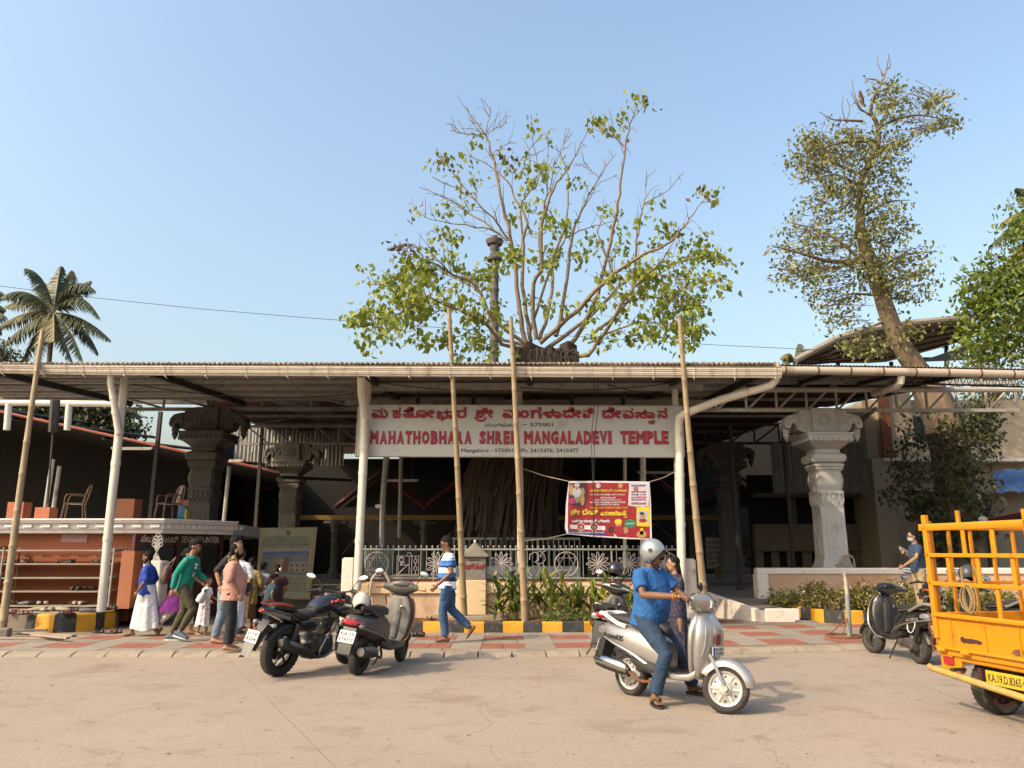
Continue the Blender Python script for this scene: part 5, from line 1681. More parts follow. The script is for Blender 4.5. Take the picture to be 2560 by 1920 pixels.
# --- coconut palms
M_frond = mat('palm_frond', (.095, .135, .06), .5, var=.3, scale=.4, trans=.25, island=.35)
M_frondy = mat('palm_frond_yellow', (.25, .23, .07), .5, var=.25, scale=.4, trans=.25, island=.3)
M_rib = mat('palm_rib', (.24, .21, .09), .6, var=.2)
M_ptrunk = mat('palm_trunk', (.20, .16, .12), .9, var=.2, scale=3, bump=.5)
def palm(label, cu, cv, Y, fronds, sc=1.0, group='coconut palms'):
 c = at(cu, cv, Y)
 t = thing('coconut_palm', label, 'palm', (c.x + .5, Y, 0), group=group)
 MB().tube([(c.x + .6, Y, -.2), (c.x + .5, Y, c.z * .4), (c.x + .2, Y, c.z * .75), c + V((0, 0, -.2))], [.26, .2, .17, .2], 10).build('trunk', M_ptrunk, t)
 for (mu, mv, tu, tv, dy, yel) in fronds:
  m_, e = at(mu, mv, Y + dy * .6), at(tu, tv, Y + dy)
  P = []
  N = 15
  for i in range(N + 1):
   s = i / N
   P.append(c * (1 - s) ** 2 + (m_ * 2 - (c + e) / 2) * 2 * s * (1 - s) + e * s * s)
  f = MB()
  f.tube(P, [.07 * (1 - i / (N + 2)) for i in range(N + 1)], 4)
  f = f.build('frond', [M_rib], t)
  Ls = MB()
  nl = 58
  for i in range(nl):
   s = .10 + .9 * i / nl
   q = s * N
   j = min(int(q), N - 1)
   p = P[j].lerp(P[j + 1], q - j)
   d = (P[j + 1] - P[j]).normalized()
   a, b = frame(d)
   if b.z > 0:
    b = -b
   ln = (1.15 * math.sin(PI * min(1, s * .82 + .16)) ** .8 + .1) * sc
   for sg in (-1, 1):
    dr = (a * sg * rnd.uniform(.75, 1) + d * rnd.uniform(.35, .6) + b * rnd.uniform(.35, .9) + V((0, 0, -.25))).normalized()
    tip = p + dr * ln * rnd.uniform(.8, 1.1) + V((0, 0, -ln * .22))
    w = d * (.05 * sc + .015)
    md = p + dr * ln * .5
    Ls.add([p - w, p + w, md + w * .9, tip, md - w * .9], [(0, 1, 2, 4), (4, 2, 3)])
  Ls.build('leaflets', M_frondy if yel else M_frond, f, off=t['_o'], kind='stuff', fix=False)
 n = MB()
 for i in range(7):
  a = rnd.uniform(0, 2 * PI)
  n.ell(c + V((.35 * math.cos(a), .35 * math.sin(a), -.35 + rnd.uniform(-.15, .1))), (.14, .14, .17), 8)
 n.build('coconuts', mat('coconut_husk', (.13, .10, .04), .7, var=.3), t)
 return t
def z4(x, y):
 return x / 5.184, 620 + y / 5.184
FR = []
for (mx, my, tx, ty, dy, yl) in ((560, 430, 335, 265, -1, 0), (735, 520, 785, 235, 1, 0), (820, 480, 920, 290, 2, 1), (960, 480, 1240, 560, -1, 0), (1010, 640, 1300, 920, -1.5, 0), (1080, 930, 1440, 1200, -.5, 0), (1040, 1010, 1280, 1380, .8, 0), (900, 1060, 1075, 1470, -1.5, 0), (800, 1100, 950, 1500, 1.5, 1), (590, 1000, 470, 1500, -2, 1), (480, 1080, 280, 1480, .5, 0), (350, 1000, 20, 1260, -1, 0), (330, 850, -20, 1030, 1, 1), (350, 580, 10, 640, -1, 0), (400, 690, 60, 760, 1.6, 1), (620, 480, 470, 560, 2.2, 0), (700, 980, 700, 1200, -2.5, 1), (850, 600, 1180, 420, 1.5, 0)):
 FR.append((*z4(mx, my), *z4(tx, ty), dy, yl))
palm('coconut palm with a full crown above the roof at left', 134, 782, 58, FR)
FR2 = []
for (mx, my, tx, ty, dy, yl) in ((-100, 720, 70, 790, 0, 0), (-90, 800, 90, 900, -1, 0), (-60, 900, 30, 1120, 1, 0), (-120, 900, 10, 1260, -1, 0), (-300, 600, -520, 700, 0, 0), (-200, 500, -150, 300, 1, 0), (-100, 560, 60, 640, 1, 0), (-300, 900, -480, 1100, 0, 0)):
 FR2.append((*z4(mx, my), *z4(tx, ty), dy, yl))
palm('coconut palm mostly cut off by the left edge', -38, 780, 60, FR2)
palm('coconut palm whose yellow fronds show above the tree at the right edge', 2640, 590, 40, [(2580, 530, 2500, 560, 0, 1), (2560, 560, 2470, 620, -1, 0), (2600, 500, 2540, 470, 1, 0), (2570, 600, 2500, 680, 1, 1), (2700, 520, 2760, 560, 0, 0), (2660, 500, 2700, 440, 0, 0)], .9)
palm('distant palm whose frond tips show left of the big canopy', 1985, 912, 70, [(2005, 880, 2035, 872, 0, 0), (2000, 885, 2015, 905, 1, 0), (1975, 885, 1950, 895, 0, 1), (1990, 875, 1995, 860, 0, 0), (1970, 895, 1945, 925, 0, 0), (2015, 900, 2040, 925, 0, 0)], .8)
# --- bamboo poles
M_bam = mat('dry_bamboo', (.46, .35, .21), .6, var=.2, scale=4, dirt=(.28, .21, .13), dscale=3, damt=.3, stretch=(3, 3, .6))
def bamboo(label, p0, p1, r0, r1):
 p0, p1 = V(p0), V(p1)
 t = thing('bamboo_pole', label, 'pole', p0, group='bamboo poles in front of the roof')
 n = 30
 pts, rr = [], []
 L = (p1 - p0).length
 sway = rnd.uniform(-.03, .03)
 node = .28
 nodes = []
 s = rnd.uniform(.2, .5)
 while s < L:
  nodes.append(s)
  s += rnd.uniform(.62, .8)
 ss = sorted(list(np.linspace(0, L, 24)) + [q + e for q in nodes for e in (-.03, -.008, .008, .03)])
 for s in ss:
  f = s / L
  k = 1.0
  for q in nodes:
   if abs(s - q) < .01:
    k = 1.13
  pts.append(p0.lerp(p1, f) + V((sway * math.sin(f * 3), 0, 0)))
  rr.append((r0 + (r1 - r0) * f) * k)
 MB().tube(pts, rr, 10).build('culm', M_bam, t)
 return t
bamboo('tall bamboo pole leaning right in front of the shoe racks at the far left', gr(4, 1588, .07), at(107, 828, 15.3), .072, .045)
MB().box(gr(4, 1590, .1) + V((-.05, 0, .05)), (.34, .28, .16), rz=.3, bev=.02).build('pole_foot_stone', M_gkerb, bpy.data.objects['bamboo_pole'])
bamboo('bamboo pole behind the man in the striped shirt', gr(1161, 1549, .2), at(1122, 770, 15.1), .072, .042)
bamboo('bamboo pole standing in the leafy bed, in front of the sign\'s middle', gr(1313, 1557, .2), at(1277, 795, 15.1), .076, .045)
bamboo('bamboo pole leaning left at the right end of the sign', at(1762, 1512, 16.2), at(1699, 787, 15.1), .08, .045)
# --- stone lamp pillar far behind
t = thing('lamp_pillar', 'slender ringed stone lamp pillar rising behind the fig tree', 'pillar', at(1240, 1100, 34))
c = at(1240, 1100, 34)
k = MB()
zz = lambda v: at(1240, v, 34).z
x = at(1236, 700, 34).x
pr = [(.24, zz(1100)), (.22, zz(905))]
v = 890
while v > 690:
 pr += [(.2, zz(v)), (.235, zz(v - 4)), (.235, zz(v - 7)), (.195, zz(v - 11))]
 v -= 32
pr += [(.18, zz(670)), (.18, zz(655)), (.36, zz(652)), (.38, zz(646)), (.22, zz(642)), (.24, zz(636)), (.18, zz(632)), (.24, zz(620)), (.24, zz(614)), (.36, zz(612)), (.42, zz(604)), (.42, zz(600)), (.15, zz(597)), (.13, zz(590))]
k.lathe(pr, 10, c=(x, 34, 0))
k.build('stone_shaft', M_granite_d, t)
# --- overhead wires
t = thing('overhead_wire', 'thin overhead wire sagging across the sky from the left edge', 'wire', at(0, 715, 30))
k = MB()
k.tube([at(u, v, 28) for u, v in ((-60, 709), (0, 715), (250, 746), (500, 772), (750, 793), (1000, 812), (1250, 829), (1550, 848), (1800, 863), (2110, 878))], .010, 4)
k.build('cable', M_dark, t)
# ================================================================== two-wheelers and the yellow carrier
M_tyre = mat('tyre_rubber', (.045, .04, .036), .9, var=.25, scale=30, bump=.3, bscale=60, dirt=(.20, .15, .10), dscale=6, damt=.3)
M_alloy = mat('alloy_silver', (.62, .60, .57), .35, .85, var=.08, scale=8)
M_wheelsilver = mat('painted_wheel_silver', (.66, .64, .60), .4, .35, var=.06, scale=8, dirt=(.4, .32, .24), dscale=6, damt=.1)
M_chrome = mat('chrome', (.85, .85, .85), .12, 1.0, var=.04)
M_silver = mat('silver_paint', (.60, .59, .575), .30, .6, var=.03, scale=3, coat=.6)
M_blackp = mat('black_paint', (.016, .016, .019), .22, 0, var=.1, coat=.8, dirt=(.05, .042, .035), dscale=5, damt=.1)
M_greyp = mat('grey_scooter_paint', (.105, .10, .095), .45, .15, var=.12, scale=4, coat=.15, dirt=(.26, .22, .18), dscale=2.5, damt=.4)
M_greyin = mat('dusty_grey_plastic', (.24, .225, .20), .6, var=.12, scale=3, dirt=(.36, .31, .26), dscale=2.5, damt=.3)
M_plas = mat('black_plastic', (.030, .028, .027), .45, var=.2, scale=6, dirt=(.085, .07, .055), dscale=4, damt=.2)
M_seat = mat('black_seat', (.036, .033, .03), .6, var=.15, scale=5, bump=.1, bscale=200, dirt=(.09, .075, .06), dscale=3, damt=.2)
M_eng = mat('engine_metal', (.17, .155, .14), .5, .6, var=.25, scale=12, dirt=(.16, .11, .07), dscale=6)
M_redl = mat('tail_lens_red', (.50, .015, .02), .15, var=.1, coat=.8)
M_white_l = mat('clear_lens', (.50, .50, .50), .08, .5, var=.05, coat=1)
M_plate = mat('plate_white', (.85, .85, .82), .5, var=.03)
M_plateo = mat('plate_orange', (.8, .3, .12), .5, var=.05)
M_mirror = mat('mirror_glass', (.9, .9, .92), .04, 1.0, var=.01)
M_amber = mat('amber', (.62, .25, .06), .4, var=.1)
M_orangep = mat('orange_trim', (.62, .20, .07), .5, var=.1)
M_hub = mat('hub_dark', (.10, .095, .09), .6, .4, var=.2)
M_green = mat('dash_dark', (.02, .022, .025), .2, var=.1)
M_blue = mat('plate_blue', (.03, .12, .50), .4)
M_redpr = mat('red_trim', (.60, .03, .02), .35, var=.06, coat=.3)
Zr = lambda a: Matrix.Rotation(a, 4, 'Z')
def tyre_mb(r, w, x, z):
 h = r * .28
 pr = [(r - h, -w * .42), (r - h * .8, -w * .5), (r - h * .35, -w * .52), (r - h * .1, -w * .36), (r, -w * .12), (r, w * .12), (r - h * .1, w * .36), (r - h * .35, w * .52), (r - h * .8, w * .5), (r - h, w * .42)]
 m = MB().lathe(pr, 36, c=(x, 0, z), axis='Y', caps=False)
 for i in range(36):                               # tread blocks
  a = 2 * PI * (i + .5) / 36
  for sg in (-1, 1):
   c = V((x + (r - h * .10) * math.cos(a + sg * .03), sg * w * .26, z + (r - h * .10) * math.sin(a + sg * .03)))
   m.box(c, (r * .045, w * .2, r * .11), M=Matrix.Rotation(-a, 4, 'Y') @ Matrix.Rotation(.5 * sg, 4, 'X'))
 return m
def wheel(parent, x, z, r, w, style, rimm, xf=None, name='wheel'):
 t = tyre_mb(r, w, x, z)
 if xf: t.xf(0, xf)
 tyre = t.build('tyre', M_tyre, parent, off=(0, 0, 0), ang=50)
 ri = r * .72
 k = MB()
 k.lathe([(ri * .86, -w * .36), (ri * 1.0, -w * .44), (ri * 1.03, -w * .40), (ri * .95, -w * .2), (ri * .95, w * .2), (ri * 1.03, w * .40), (ri * 1.0, w * .44), (ri * .86, w * .36), (ri * .84, 0)], 32, c=(x, 0, z), axis='Y', caps=False)
 if style == 'disc':
  k.lathe([(.03, -w * .5), (.05, -w * .5), (ri * .45, -w * .30), (ri * .9, -w * .22), (ri * .92, w * .22), (ri * .45, w * .30), (.05, w * .5), (.03, w * .5)], 32, c=(x, 0, z), axis='Y')
  for i in range(6):
   a = 2 * PI * i / 6
   for sg in (-1, 1):
    k.box((x + ri * .66 * math.cos(a), sg * w * .30, z + ri * .66 * math.sin(a)), (ri * .5, .012, ri * .2), M=Matrix.Rotation(-a, 4, 'Y'), bev=.005)
 else:
  n = {'alloy5': 5, 'alloy3': 6}.get(style, 5)
  for i in range(n):
   a = 2 * PI * i / n
   k.tube([(x + .04 * math.cos(a), 0, z + .04 * math.sin(a)), (x + ri * .5 * math.cos(a + .08), 0, z + ri * .5 * math.sin(a + .08)), (x + ri * .93 * math.cos(a), 0, z + ri * .93 * math.sin(a))], [r * .07, r * .05, r * .065], 6)
  k.lathe([(.05, -w * .5), (.06, -w * .4), (.06, w * .4), (.05, w * .5)], 14, c=(x, 0, z), axis='Y')
  k.lathe([(.09, w * .30), (.13, w * .30), (.13, w * .34), (.09, w * .34)], 20, c=(x, 0, z), axis='Y')
 if xf: k.xf(0, xf)
 k.build('rim', rimm, tyre, off=(0, 0, 0))
 if style == 'disc':
  h = MB()
  for i in range(6):
   a = 2 * PI * (i + .5) / 6
   for sg in (-1, 1):
    h.lathe([(.012, -.004), (.012, .004)], 8, c=(x + ri * .70 * math.cos(a), sg * w * .275, z + ri * .70 * math.sin(a)), axis='Y')
  h.lathe([(.02, -w * .56), (.034, -w * .55), (.034, w * .55), (.02, w * .56)], 12, c=(x, 0, z), axis='Y')
  if xf: h.xf(0, xf)
  h.build('wheel_nuts', M_hub, tyre, off=(0, 0, 0))
 return tyre
def fender_mb(x, z, r, w, a0, a1, n=14, th=.012):
 rs = []
 for i in range(n + 1):
  a = R(a0 + (a1 - a0) * i / n)
  e = 1 if 0 < i < n else .8
  ring = []
  for q, y in ((r - .05, -w), (r - .01, -w * 1.0), (r + .012, -w * .8), (r + .03, -w * .4), (r + .036, 0), (r + .03, w * .4), (r + .012, w * .8), (r - .01, w), (r - .05, w), (r - .05 + th, w - th), (r - .006, w * .72), (r + .02, 0), (r - .006, -w * .72), (r - .05 + th, -w + th)):
   ring.append(V((x + q * math.cos(a), y * e, z + q * math.sin(a))))
  rs.append(ring)
 return MB().rings(rs)
def scooter(label, loc, yaw, roll=0, steer=0, body=None, inner=None, wheels='disc', rim=None, tail='plain', plate=None, frontplate=None, text=None, muffler=None, crash=False, fender=None, group=None, mirrors=(1, 1), grab=None, WB=1.26, mark=None, seatm=None, trimm=None, dashm=None):
 t = thing('scooter', label, 'scooter', loc, (roll, 0, yaw), group, world=False)
 B = lambda m, nm, mt, par=None, **k: m.build(nm, mt, par or t, off=(0, 0, 0), **k)
 fender, rim, muffler, grab = fender or body, rim or M_wheelsilver, muffler or M_plas, grab or M_greyin
 seatm = seatm or M_seat
 # steering transform about the inclined column
 p0, ax = V((1.00, 0, .95)), V((-.26, 0, .97)).normalized()
 S = Matrix.Translation(p0) @ Matrix.Rotation(steer, 4, ax) @ Matrix.Translation(-p0)
 ZW = .222
 wheel(t, 0, ZW, .222, .10, wheels, rim)
 wheel(t, WB, ZW, .222, .095, wheels, rim, S)
 # rear body
 k = MB().loft([(-.385, 0, .675, .05, .035), (-.36, 0, .672, .095, .06), (-.27, 0, .645, .145, .095), (-.12, 0, .61, .178, .135), (.06, 0, .575, .192, .165), (.22, 0, .545, .19, .185), (.36, 0, .515, .172, .185), (.48, 0, .475, .14, .165), (.56, 0, .44, .10, .13)], 'X', 20, p=2.7)
 bd = B(k, 'rear_body', body)
 for sg in (-1, 1):                                 # side panel crease
  k = MB().tube(smooth_path([(-.30, sg * .135, .60), (-.1, sg * .19, .54), (.15, sg * .202, .47), (.34, sg * .185, .385), (.46, sg * .165, .33)], 4), .012, 5)
  B(k, 'side_moulding', trimm or inner, bd)
  k = MB().loft([(.16, sg * .15, .39, .045, .03), (.27, sg * .16, .36, .05, .055), (.42, sg * .155, .325, .045, .05), (.52, sg * .15, .31, .03, .03)], 'X', 10)
  B(k, 'side_cover', M_plas, bd)
  k = MB().loft([(.36, sg * .145, .315, .03, .035), (.5, sg * .155, .29, .028, .034), (.78, sg * .162, .285, .028, .030), (.92, sg * .15, .30, .026, .036), (.98, sg * .125, .34, .02, .035)], 'X', 10)
  B(k, 'floor_skirt', body)
 k = MB().box((.70, 0, .305), (.50, .30, .045), bev=.015)
 for i in range(5):
  k.box((.62 + .0 * i, -.10 + .05 * i, .331), (.30, .02, .008))
 B(k, 'floorboard', M_plas)
 B(MB().loft([(.42, 0, .46, .12, .16), (.50, 0, .45, .125, .17), (.56, 0, .44, .10, .14)], 'X', 12), 'seat_riser', M_plas)
 # seat
 k = MB().loft([(-.30, 0, .775, .07, .022), (-.25, 0, .785, .115, .045), (-.10, 0, .79, .138, .058), (.06, 0, .775, .142, .058), (.20, 0, .755, .135, .058), (.38, 0, .745, .112, .062), (.50, 0, .725, .075, .055), (.545, 0, .70, .04, .03)], 'X', 18, p=2.5)
 seat = B(k, 'seat', seatm)
 for sg in (-1, 1):
  B(MB().tube(smooth_path([(-.26, sg * .115, .755), (-.08, sg * .142, .757), (.2, sg * .138, .722), (.44, sg * .095, .70)], 3), .006, 4), 'seat_piping', M_greyin if seatm is M_seat else M_plate, seat)
  k = MB().tube(smooth_path([(.06, sg * .15, .715), (-.05, sg * .165, .745), (-.18, sg * .165, .80), (-.28, sg * .145, .835), (-.365, sg * .115, .835)] + ([(-.385, sg * .05, .835), (-.39, 0, .835)] if sg > 0 else []), 4), .019, 8, flat=1.25)
  B(k, 'grab_rail', grab)
 # tail
 if tail == 'wide':
  for sg in (-1, 1):
   k = MB().loft([(-.405, sg * .045, .665, .03, .03), (-.385, sg * .075, .665, .055, .042), (-.30, sg * .125, .665, .04, .05), (-.24, sg * .155, .66, .02, .03)], 'X', 10)
   B(k, 'turn_signal', M_white_l)
  B(MB().loft([(-.42, 0, .69, .055, .022), (-.40, 0, .685, .085, .04), (-.33, 0, .68, .11, .05)], 'X', 12), 'tail_light', M_redl)
 else:
  B(MB().loft([(-.425, 0, .66, .05, .02), (-.40, 0, .655, .10, .038), (-.32, 0, .65, .135, .045), (-.26, 0, .648, .150, .03)], 'X', 12), 'tail_light', M_redl)
  for sg in (-1, 1):
   B(MB().ell((-.34, sg * .135, .62), (.05, .03, .03), 10), 'turn_signal', M_white_l if tail != 'amber' else M_amber)
 # mudguard with plate
 k = MB()
 k.prism([(-.30, .60), (-.37, .60), (-.43, .44), (-.46, .30), (-.43, .28), (-.36, .42)], (0, -.085, 0), (1, 0, 0), (0, 0, 1), (0, .17, 0))
 mud = B(k, 'mudguard', M_plas)
 if plate:
  d = V((-.06, 0, -.16)).normalized()
  c = V((-.418, 0, .49))
  upv = -d
  nrm = V((-.936, 0, .351))
  pl = MB()
  rt_ = V((0, -1, 0))
  pl.prism([(-.105, -.07), (.105, -.07), (.105, .07), (-.105, .07)], c + nrm * .004, rt_, upv, nrm * .006)
  pl = B(pl, 'number_plate', M_plate)
  if plate[0] == 'o':
   q = MB().prism([(-.103, -.068), (-.06, -.068), (-.06, .068), (-.103, .068)], c + nrm * .0105, rt_, upv, nrm * .001)
   B(q, 'plate_stripe', M_plateo, pl)
   plate = plate[1:]
   x0 = -.052
  else:
   x0 = -.09
  for i, s_ in enumerate(plate.split('|')):
   letters(s_, c + nrm * .011 + rt_ * x0 + upv * (.010 - .062 * i), rt_, upv, .09 - x0, .045, M_ink, pl, bold=.02, depth=.0015)
 # rear splash arc, engine, exhaust
 B(fender_mb(0, ZW, .245, .055, 20, 165), 'inner_fender', M_plas)
 k = MB().loft([(-.06, .10, .24, .035, .07), (.1, .11, .26, .045, .08), (.3, .10, .27, .05, .075), (.42, .06, .28, .05, .06)], 'X', 10)
 k.lathe([(.06, .05), (.065, .16), (.04, .17)], 14, c=(.28, 0, .27), axis='Y')
 k.lathe([(.05, .05), (.055, .155), (.03, .165)], 14, c=(-.0, 0, .23), axis='Y')
 k.box((.22, 0, .33), (.24, .16, .14), bev=.03)
 B(k, 'engine', M_eng)
 B(MB().tube([(-.05, .12, .30), (-.16, .12, .58)], .03, 8), 'shock_absorber', M_plas)
 k = MB().loft([(-.36, -.175, .335, .022, .022), (-.345, -.175, .335, .048, .055), (-.25, -.175, .325, .056, .068), (-.05, -.172, .30, .056, .07), (.06, -.168, .285, .045, .058), (.12, -.16, .275, .022, .026)], 'X', 14, p=2.3)
 ex = B(k, 'muffler', M_plas)
 if muffler is M_chrome:
  k = MB().loft([(-.37, -.185, .352, .03, .03), (-.34, -.187, .352, .05, .05), (-.15, -.188, .335, .055, .058), (.02, -.186, .31, .052, .056), (.09, -.18, .285, .02, .045)], 'X', 14, p=2.2)
  B(k, 'heat_shield', M_chrome, ex)
 else:
  k = MB().loft([(-.30, -.195, .36, .03, .03), (-.1, -.198, .345, .035, .035), (.05, -.19, .31, .03, .03)], 'X', 10)
  B(k, 'heat_shield', muffler, ex)
  B(MB().lathe([(.0, -.005), (.05, 0), (.052, .02)], 14, c=(-.36, -.175, .335), M=Matrix.Rotation(R(90), 4, 'Y')), 'muffler_cap', M_greyin, ex)
 B(MB().tube(smooth_path([(.1, -.16, .27), (.25, -.15, .19), (.38, -.11, .2), (.45, -.05, .28)], 3), .016, 8), 'exhaust_pipe', M_rust)
 if roll > 0:
  B(MB().tube([(.40, .12, .27), (.36, .20, .14), (.33, .27, .004)], .013, 6), 'side_stand', M_plas)
 B(MB().tube([(.24, -.13, .22), (.16, -.14, .15), (.10, -.14, .13)], .012, 6), 'kick_lever', M_eng)
 # front apron and leg shield
 k = MB().loft([(.28, .955, 0, .035, .10), (.33, .985, 0, .06, .135), (.45, 1.01, 0, .085, .175), (.58, 1.035, 0, .10, .198), (.70, 1.05, 0, .10, .20), (.80, 1.045, 0, .09, .178), (.875, 1.03, 0, .07, .135), (.92, 1.02, 0, .05, .09)], 'Z', 22, p=1.9)
 ap = B(k, 'front_apron', body)
 k = MB().loft([(.31, .905, 0, .025, .12), (.40, .925, 0, .03, .165), (.58, .945, 0, .035, .19), (.72, .955, 0, .04, .19), (.84, .965, 0, .045, .15), (.90, .975, 0, .035, .10)], 'Z', 16, p=3)
 ls = B(k, 'leg_shield', inner)
 k = MB().loft([(.36, .885, 0, .03, .045), (.55, .905, 0, .035, .06), (.72, .93, 0, .04, .07), (.86, .955, 0, .045, .06)], 'Z', 12)
 B(k, 'centre_column', inner, ls)
 B(MB().lathe([(.022, -.01), (.022, .012), (.012, .014)], 12, c=(.885, -.075, .76), M=Matrix.Rotation(R(-90), 4, 'Y')), 'ignition_lock', M_chrome, ls)
 for sg in (-1, 1):                                  # front indicators / side lamps
  k = MB().loft([(.50, 1.075, sg * .150, .008, .008), (.60, 1.105, sg * .130, .012, .020), (.72, 1.12, sg * .110, .012, .030), (.80, 1.105, sg * .092, .012, .030), (.83, 1.09, sg * .085, .008, .015)], 'Z', 10)
  B(k, 'front_lamp', M_white_l if body is M_silver else M_plas, ap)
 k = MB().loft([(.36, 1.075, 0, .008, .02), (.55, 1.13, 0, .012, .03), (.75, 1.146, 0, .012, .035), (.88, 1.095, 0, .012, .025)], 'Z', 10)
 B(k, 'apron_crest', body, ap)
 if frontplate:
  f_ = MB().box((1.158, 0, .56), (.012, .17, .085), bev=.003)
  f_ = B(f_, 'front_plate', M_plate)
  B(MB().box((1.164, -.072, .56), (.004, .026, .082)), 'plate_stripe', M_blue, f_)
  for i, s_ in enumerate(frontplate.split('|')):
   letters(s_, (1.1645, -.05, .565 - .036 * i), (0, 1, 0), (0, 0, 1), .125, .026, M_ink, f_, bold=.02, depth=.002)
  B(MB().loft([(.62, 1.158, 0, .006, .04), (.68, 1.165, 0, .006, .045), (.72, 1.166, 0, .006, .03)], 'Z', 10), 'apron_emblem', mat('dark_red_emblem', (.25, .05, .03), .5), ap)
 # steered parts
 def front(m, nm, mt, par=None, **k_):
  m.xf(0, S)
  return B(m, nm, mt, par, **k_)
 front(fender_mb(WB, ZW, .25, .068, 8, 152), 'front_fender', fender)
 k = MB()
 for sg in (-1, 1):
  k.tube([(WB - .15, sg * .065, .52), (WB - .06, sg * .075, .36), (WB, sg * .078, ZW)], [.02, .018, .016], 8)
  k.lathe([(.03, -.012), (.03, .012)], 10, c=(WB, sg * .08, ZW), axis='Y')
 front(k, 'front_fork', M_silver if body is M_silver else M_plas)
 k = MB().loft([(-.24, .91, 1.01, .025, .028), (-.18, .94, 1.01, .05, .055), (-.10, .975, 1.005, .095, .088), (0, .99, 1.0, .115, .105), (.10, .975, 1.005, .095, .088), (.18, .94, 1.01, .05, .055), (.24, .91, 1.01, .025, .028)], 'Y', 16, p=2.4)
 hs = front(k, 'headset_cowl', body)
 front(MB().loft([(.88, 1.0, 0, .05, .06), (.93, .995, 0, .06, .075), (.97, .985, 0, .07, .09)], 'Z', 12), 'steering_neck', M_plas)
 front(MB().loft([(-.085, 1.07, .995, .025, .04), (0, 1.092, .99, .03, .056), (.085, 1.07, .995, .025, .04)], 'Y', 12), 'headlight', M_white_l, hs)
 front(MB().loft([(-.10, .905, 1.05, .03, .03), (0, .90, 1.06, .045, .045), (.10, .905, 1.05, .03, .03)], 'Y', 12), 'dashboard', dashm or M_green, hs)
 for i, sg in enumerate((-1, 1)):
  front(MB().tube([(.915, sg * .22, 1.005), (.885, sg * .35, 1.0)], .0175, 8), 'grip', M_plas if tail != 'dio' else M_amber)
  front(MB().tube([(.94, sg * .2, 1.0), (.95, sg * .28, .985), (.925, sg * .36, .975)], .007, 5), 'brake_lever', M_alloy)
  if mirrors[i]:
   st_ = front(MB().tube(smooth_path([(.925, sg * .20, 1.03), (.915, sg * .235, 1.10), (.91, sg * .29, 1.17)], 3), .006, 5), 'mirror_stalk', M_plas)
   front(MB().ell((.912, sg * .315, 1.20), (.018, .068, .046), 12, M=Matrix.Rotation(sg * R(-14), 4, 'X')), 'mirror_shell', M_plas, st_)
   front(MB().ell((.898, sg * .315, 1.20), (.006, .058, .038), 12, M=Matrix.Rotation(sg * R(-14), 4, 'X') @ Matrix.Rotation(R(6), 4, 'Y')), 'mirror_glass', M_mirror, st_)
 if text:
  for sg in ((-1, 1) if text else ()):
   letters(text, (-.24 if sg < 0 else .06, sg * .189 + .0, .60 if sg < 0 else .56), (1, 0, -.12) if sg < 0 else (-1, 0, .12), (0, 0, 1), .30, .055, M_plas if body is M_silver else M_greyin, bd, bold=.012, depth=.012)
 if crash:
  for sg in (-1, 1):
   k = MB().tube(smooth_path([(.93, sg * .215, .88), (1.03, sg * .235, .70), (1.0, sg * .245, .45), (.80, sg * .24, .30), (.66, sg * .20, .27)], 4), .011, 6)
   k.tube(smooth_path([(1.0, sg * .245, .45), (1.12, sg * .22, .42), (1.2, sg * .13, .42)], 3), .011, 6)
   B(k, 'crash_bar', M_alloy)
   k = MB().tube(smooth_path([(.42, sg * .19, .36), (.30, sg * .225, .44), (.05, sg * .235, .52), (-.2, sg * .215, .575), (-.38, sg * .13, .62), (-.43, 0, .625)], 4), .011, 6)
   B(k, 'rear_guard', M_alloy)
   B(MB().tube(smooth_path([(-.02, sg * .22, .535), (-.05, sg * .225, .44), (-.14, sg * .225, .42), (-.20, sg * .22, .50), (-.2, sg * .215, .575)], 3), .008, 5), 'bag_hook', M_plate)
 return t
def yaw_of(a, b):
 return math.atan2(b.y - a.y, b.x - a.x)
# the silver scooter under the rider
sr, sf = gr(1580, 1738), gr(1815, 1784)
sy = yaw_of(sr, sf)
SIL_STEER, SIL_SCALE = R(30), 1.04
SILVER = scooter('silver scooter ridden by the man in the blue shirt, front wheel turned to the viewer', sr, sy, R(-2), SIL_STEER, M_silver, M_silver, 'disc', M_wheelsilver, 'wide', 'KA 19|EX 2281', 'KA19EX|2281', 'access125', M_chrome, fender=M_silver, grab=M_plate, WB=(sf - sr).length / 1.04, mirrors=(0, 1))
SILVER.scale = (SIL_SCALE,) * 3
# grey scooter
a_, b_ = gr(893, 1687), gr(1027, 1650, .02)
GREY = scooter('dusty grey scooter with orange edges parked beside the black motorcycle, white helmet on its seat', a_, yaw_of(a_, b_) + R(7), R(7), R(10), M_greyp, M_greyin, 'disc', M_plas, 'dio', 'KA 19|EY4310', None, None, M_greyin, grab=M_plas, dashm=M_greyp)
GREY.scale = (1.07,) * 3
# black scooter behind the rider
a_ = gr(1500, 1652)
BLACK = scooter('black scooter seen from behind just left of the rider, black helmet on its mirror', a_, R(74), R(8), R(-12), M_blackp, M_plas, 'disc', M_plas, 'wide', None, None, None, M_greyin, grab=M_blackp)
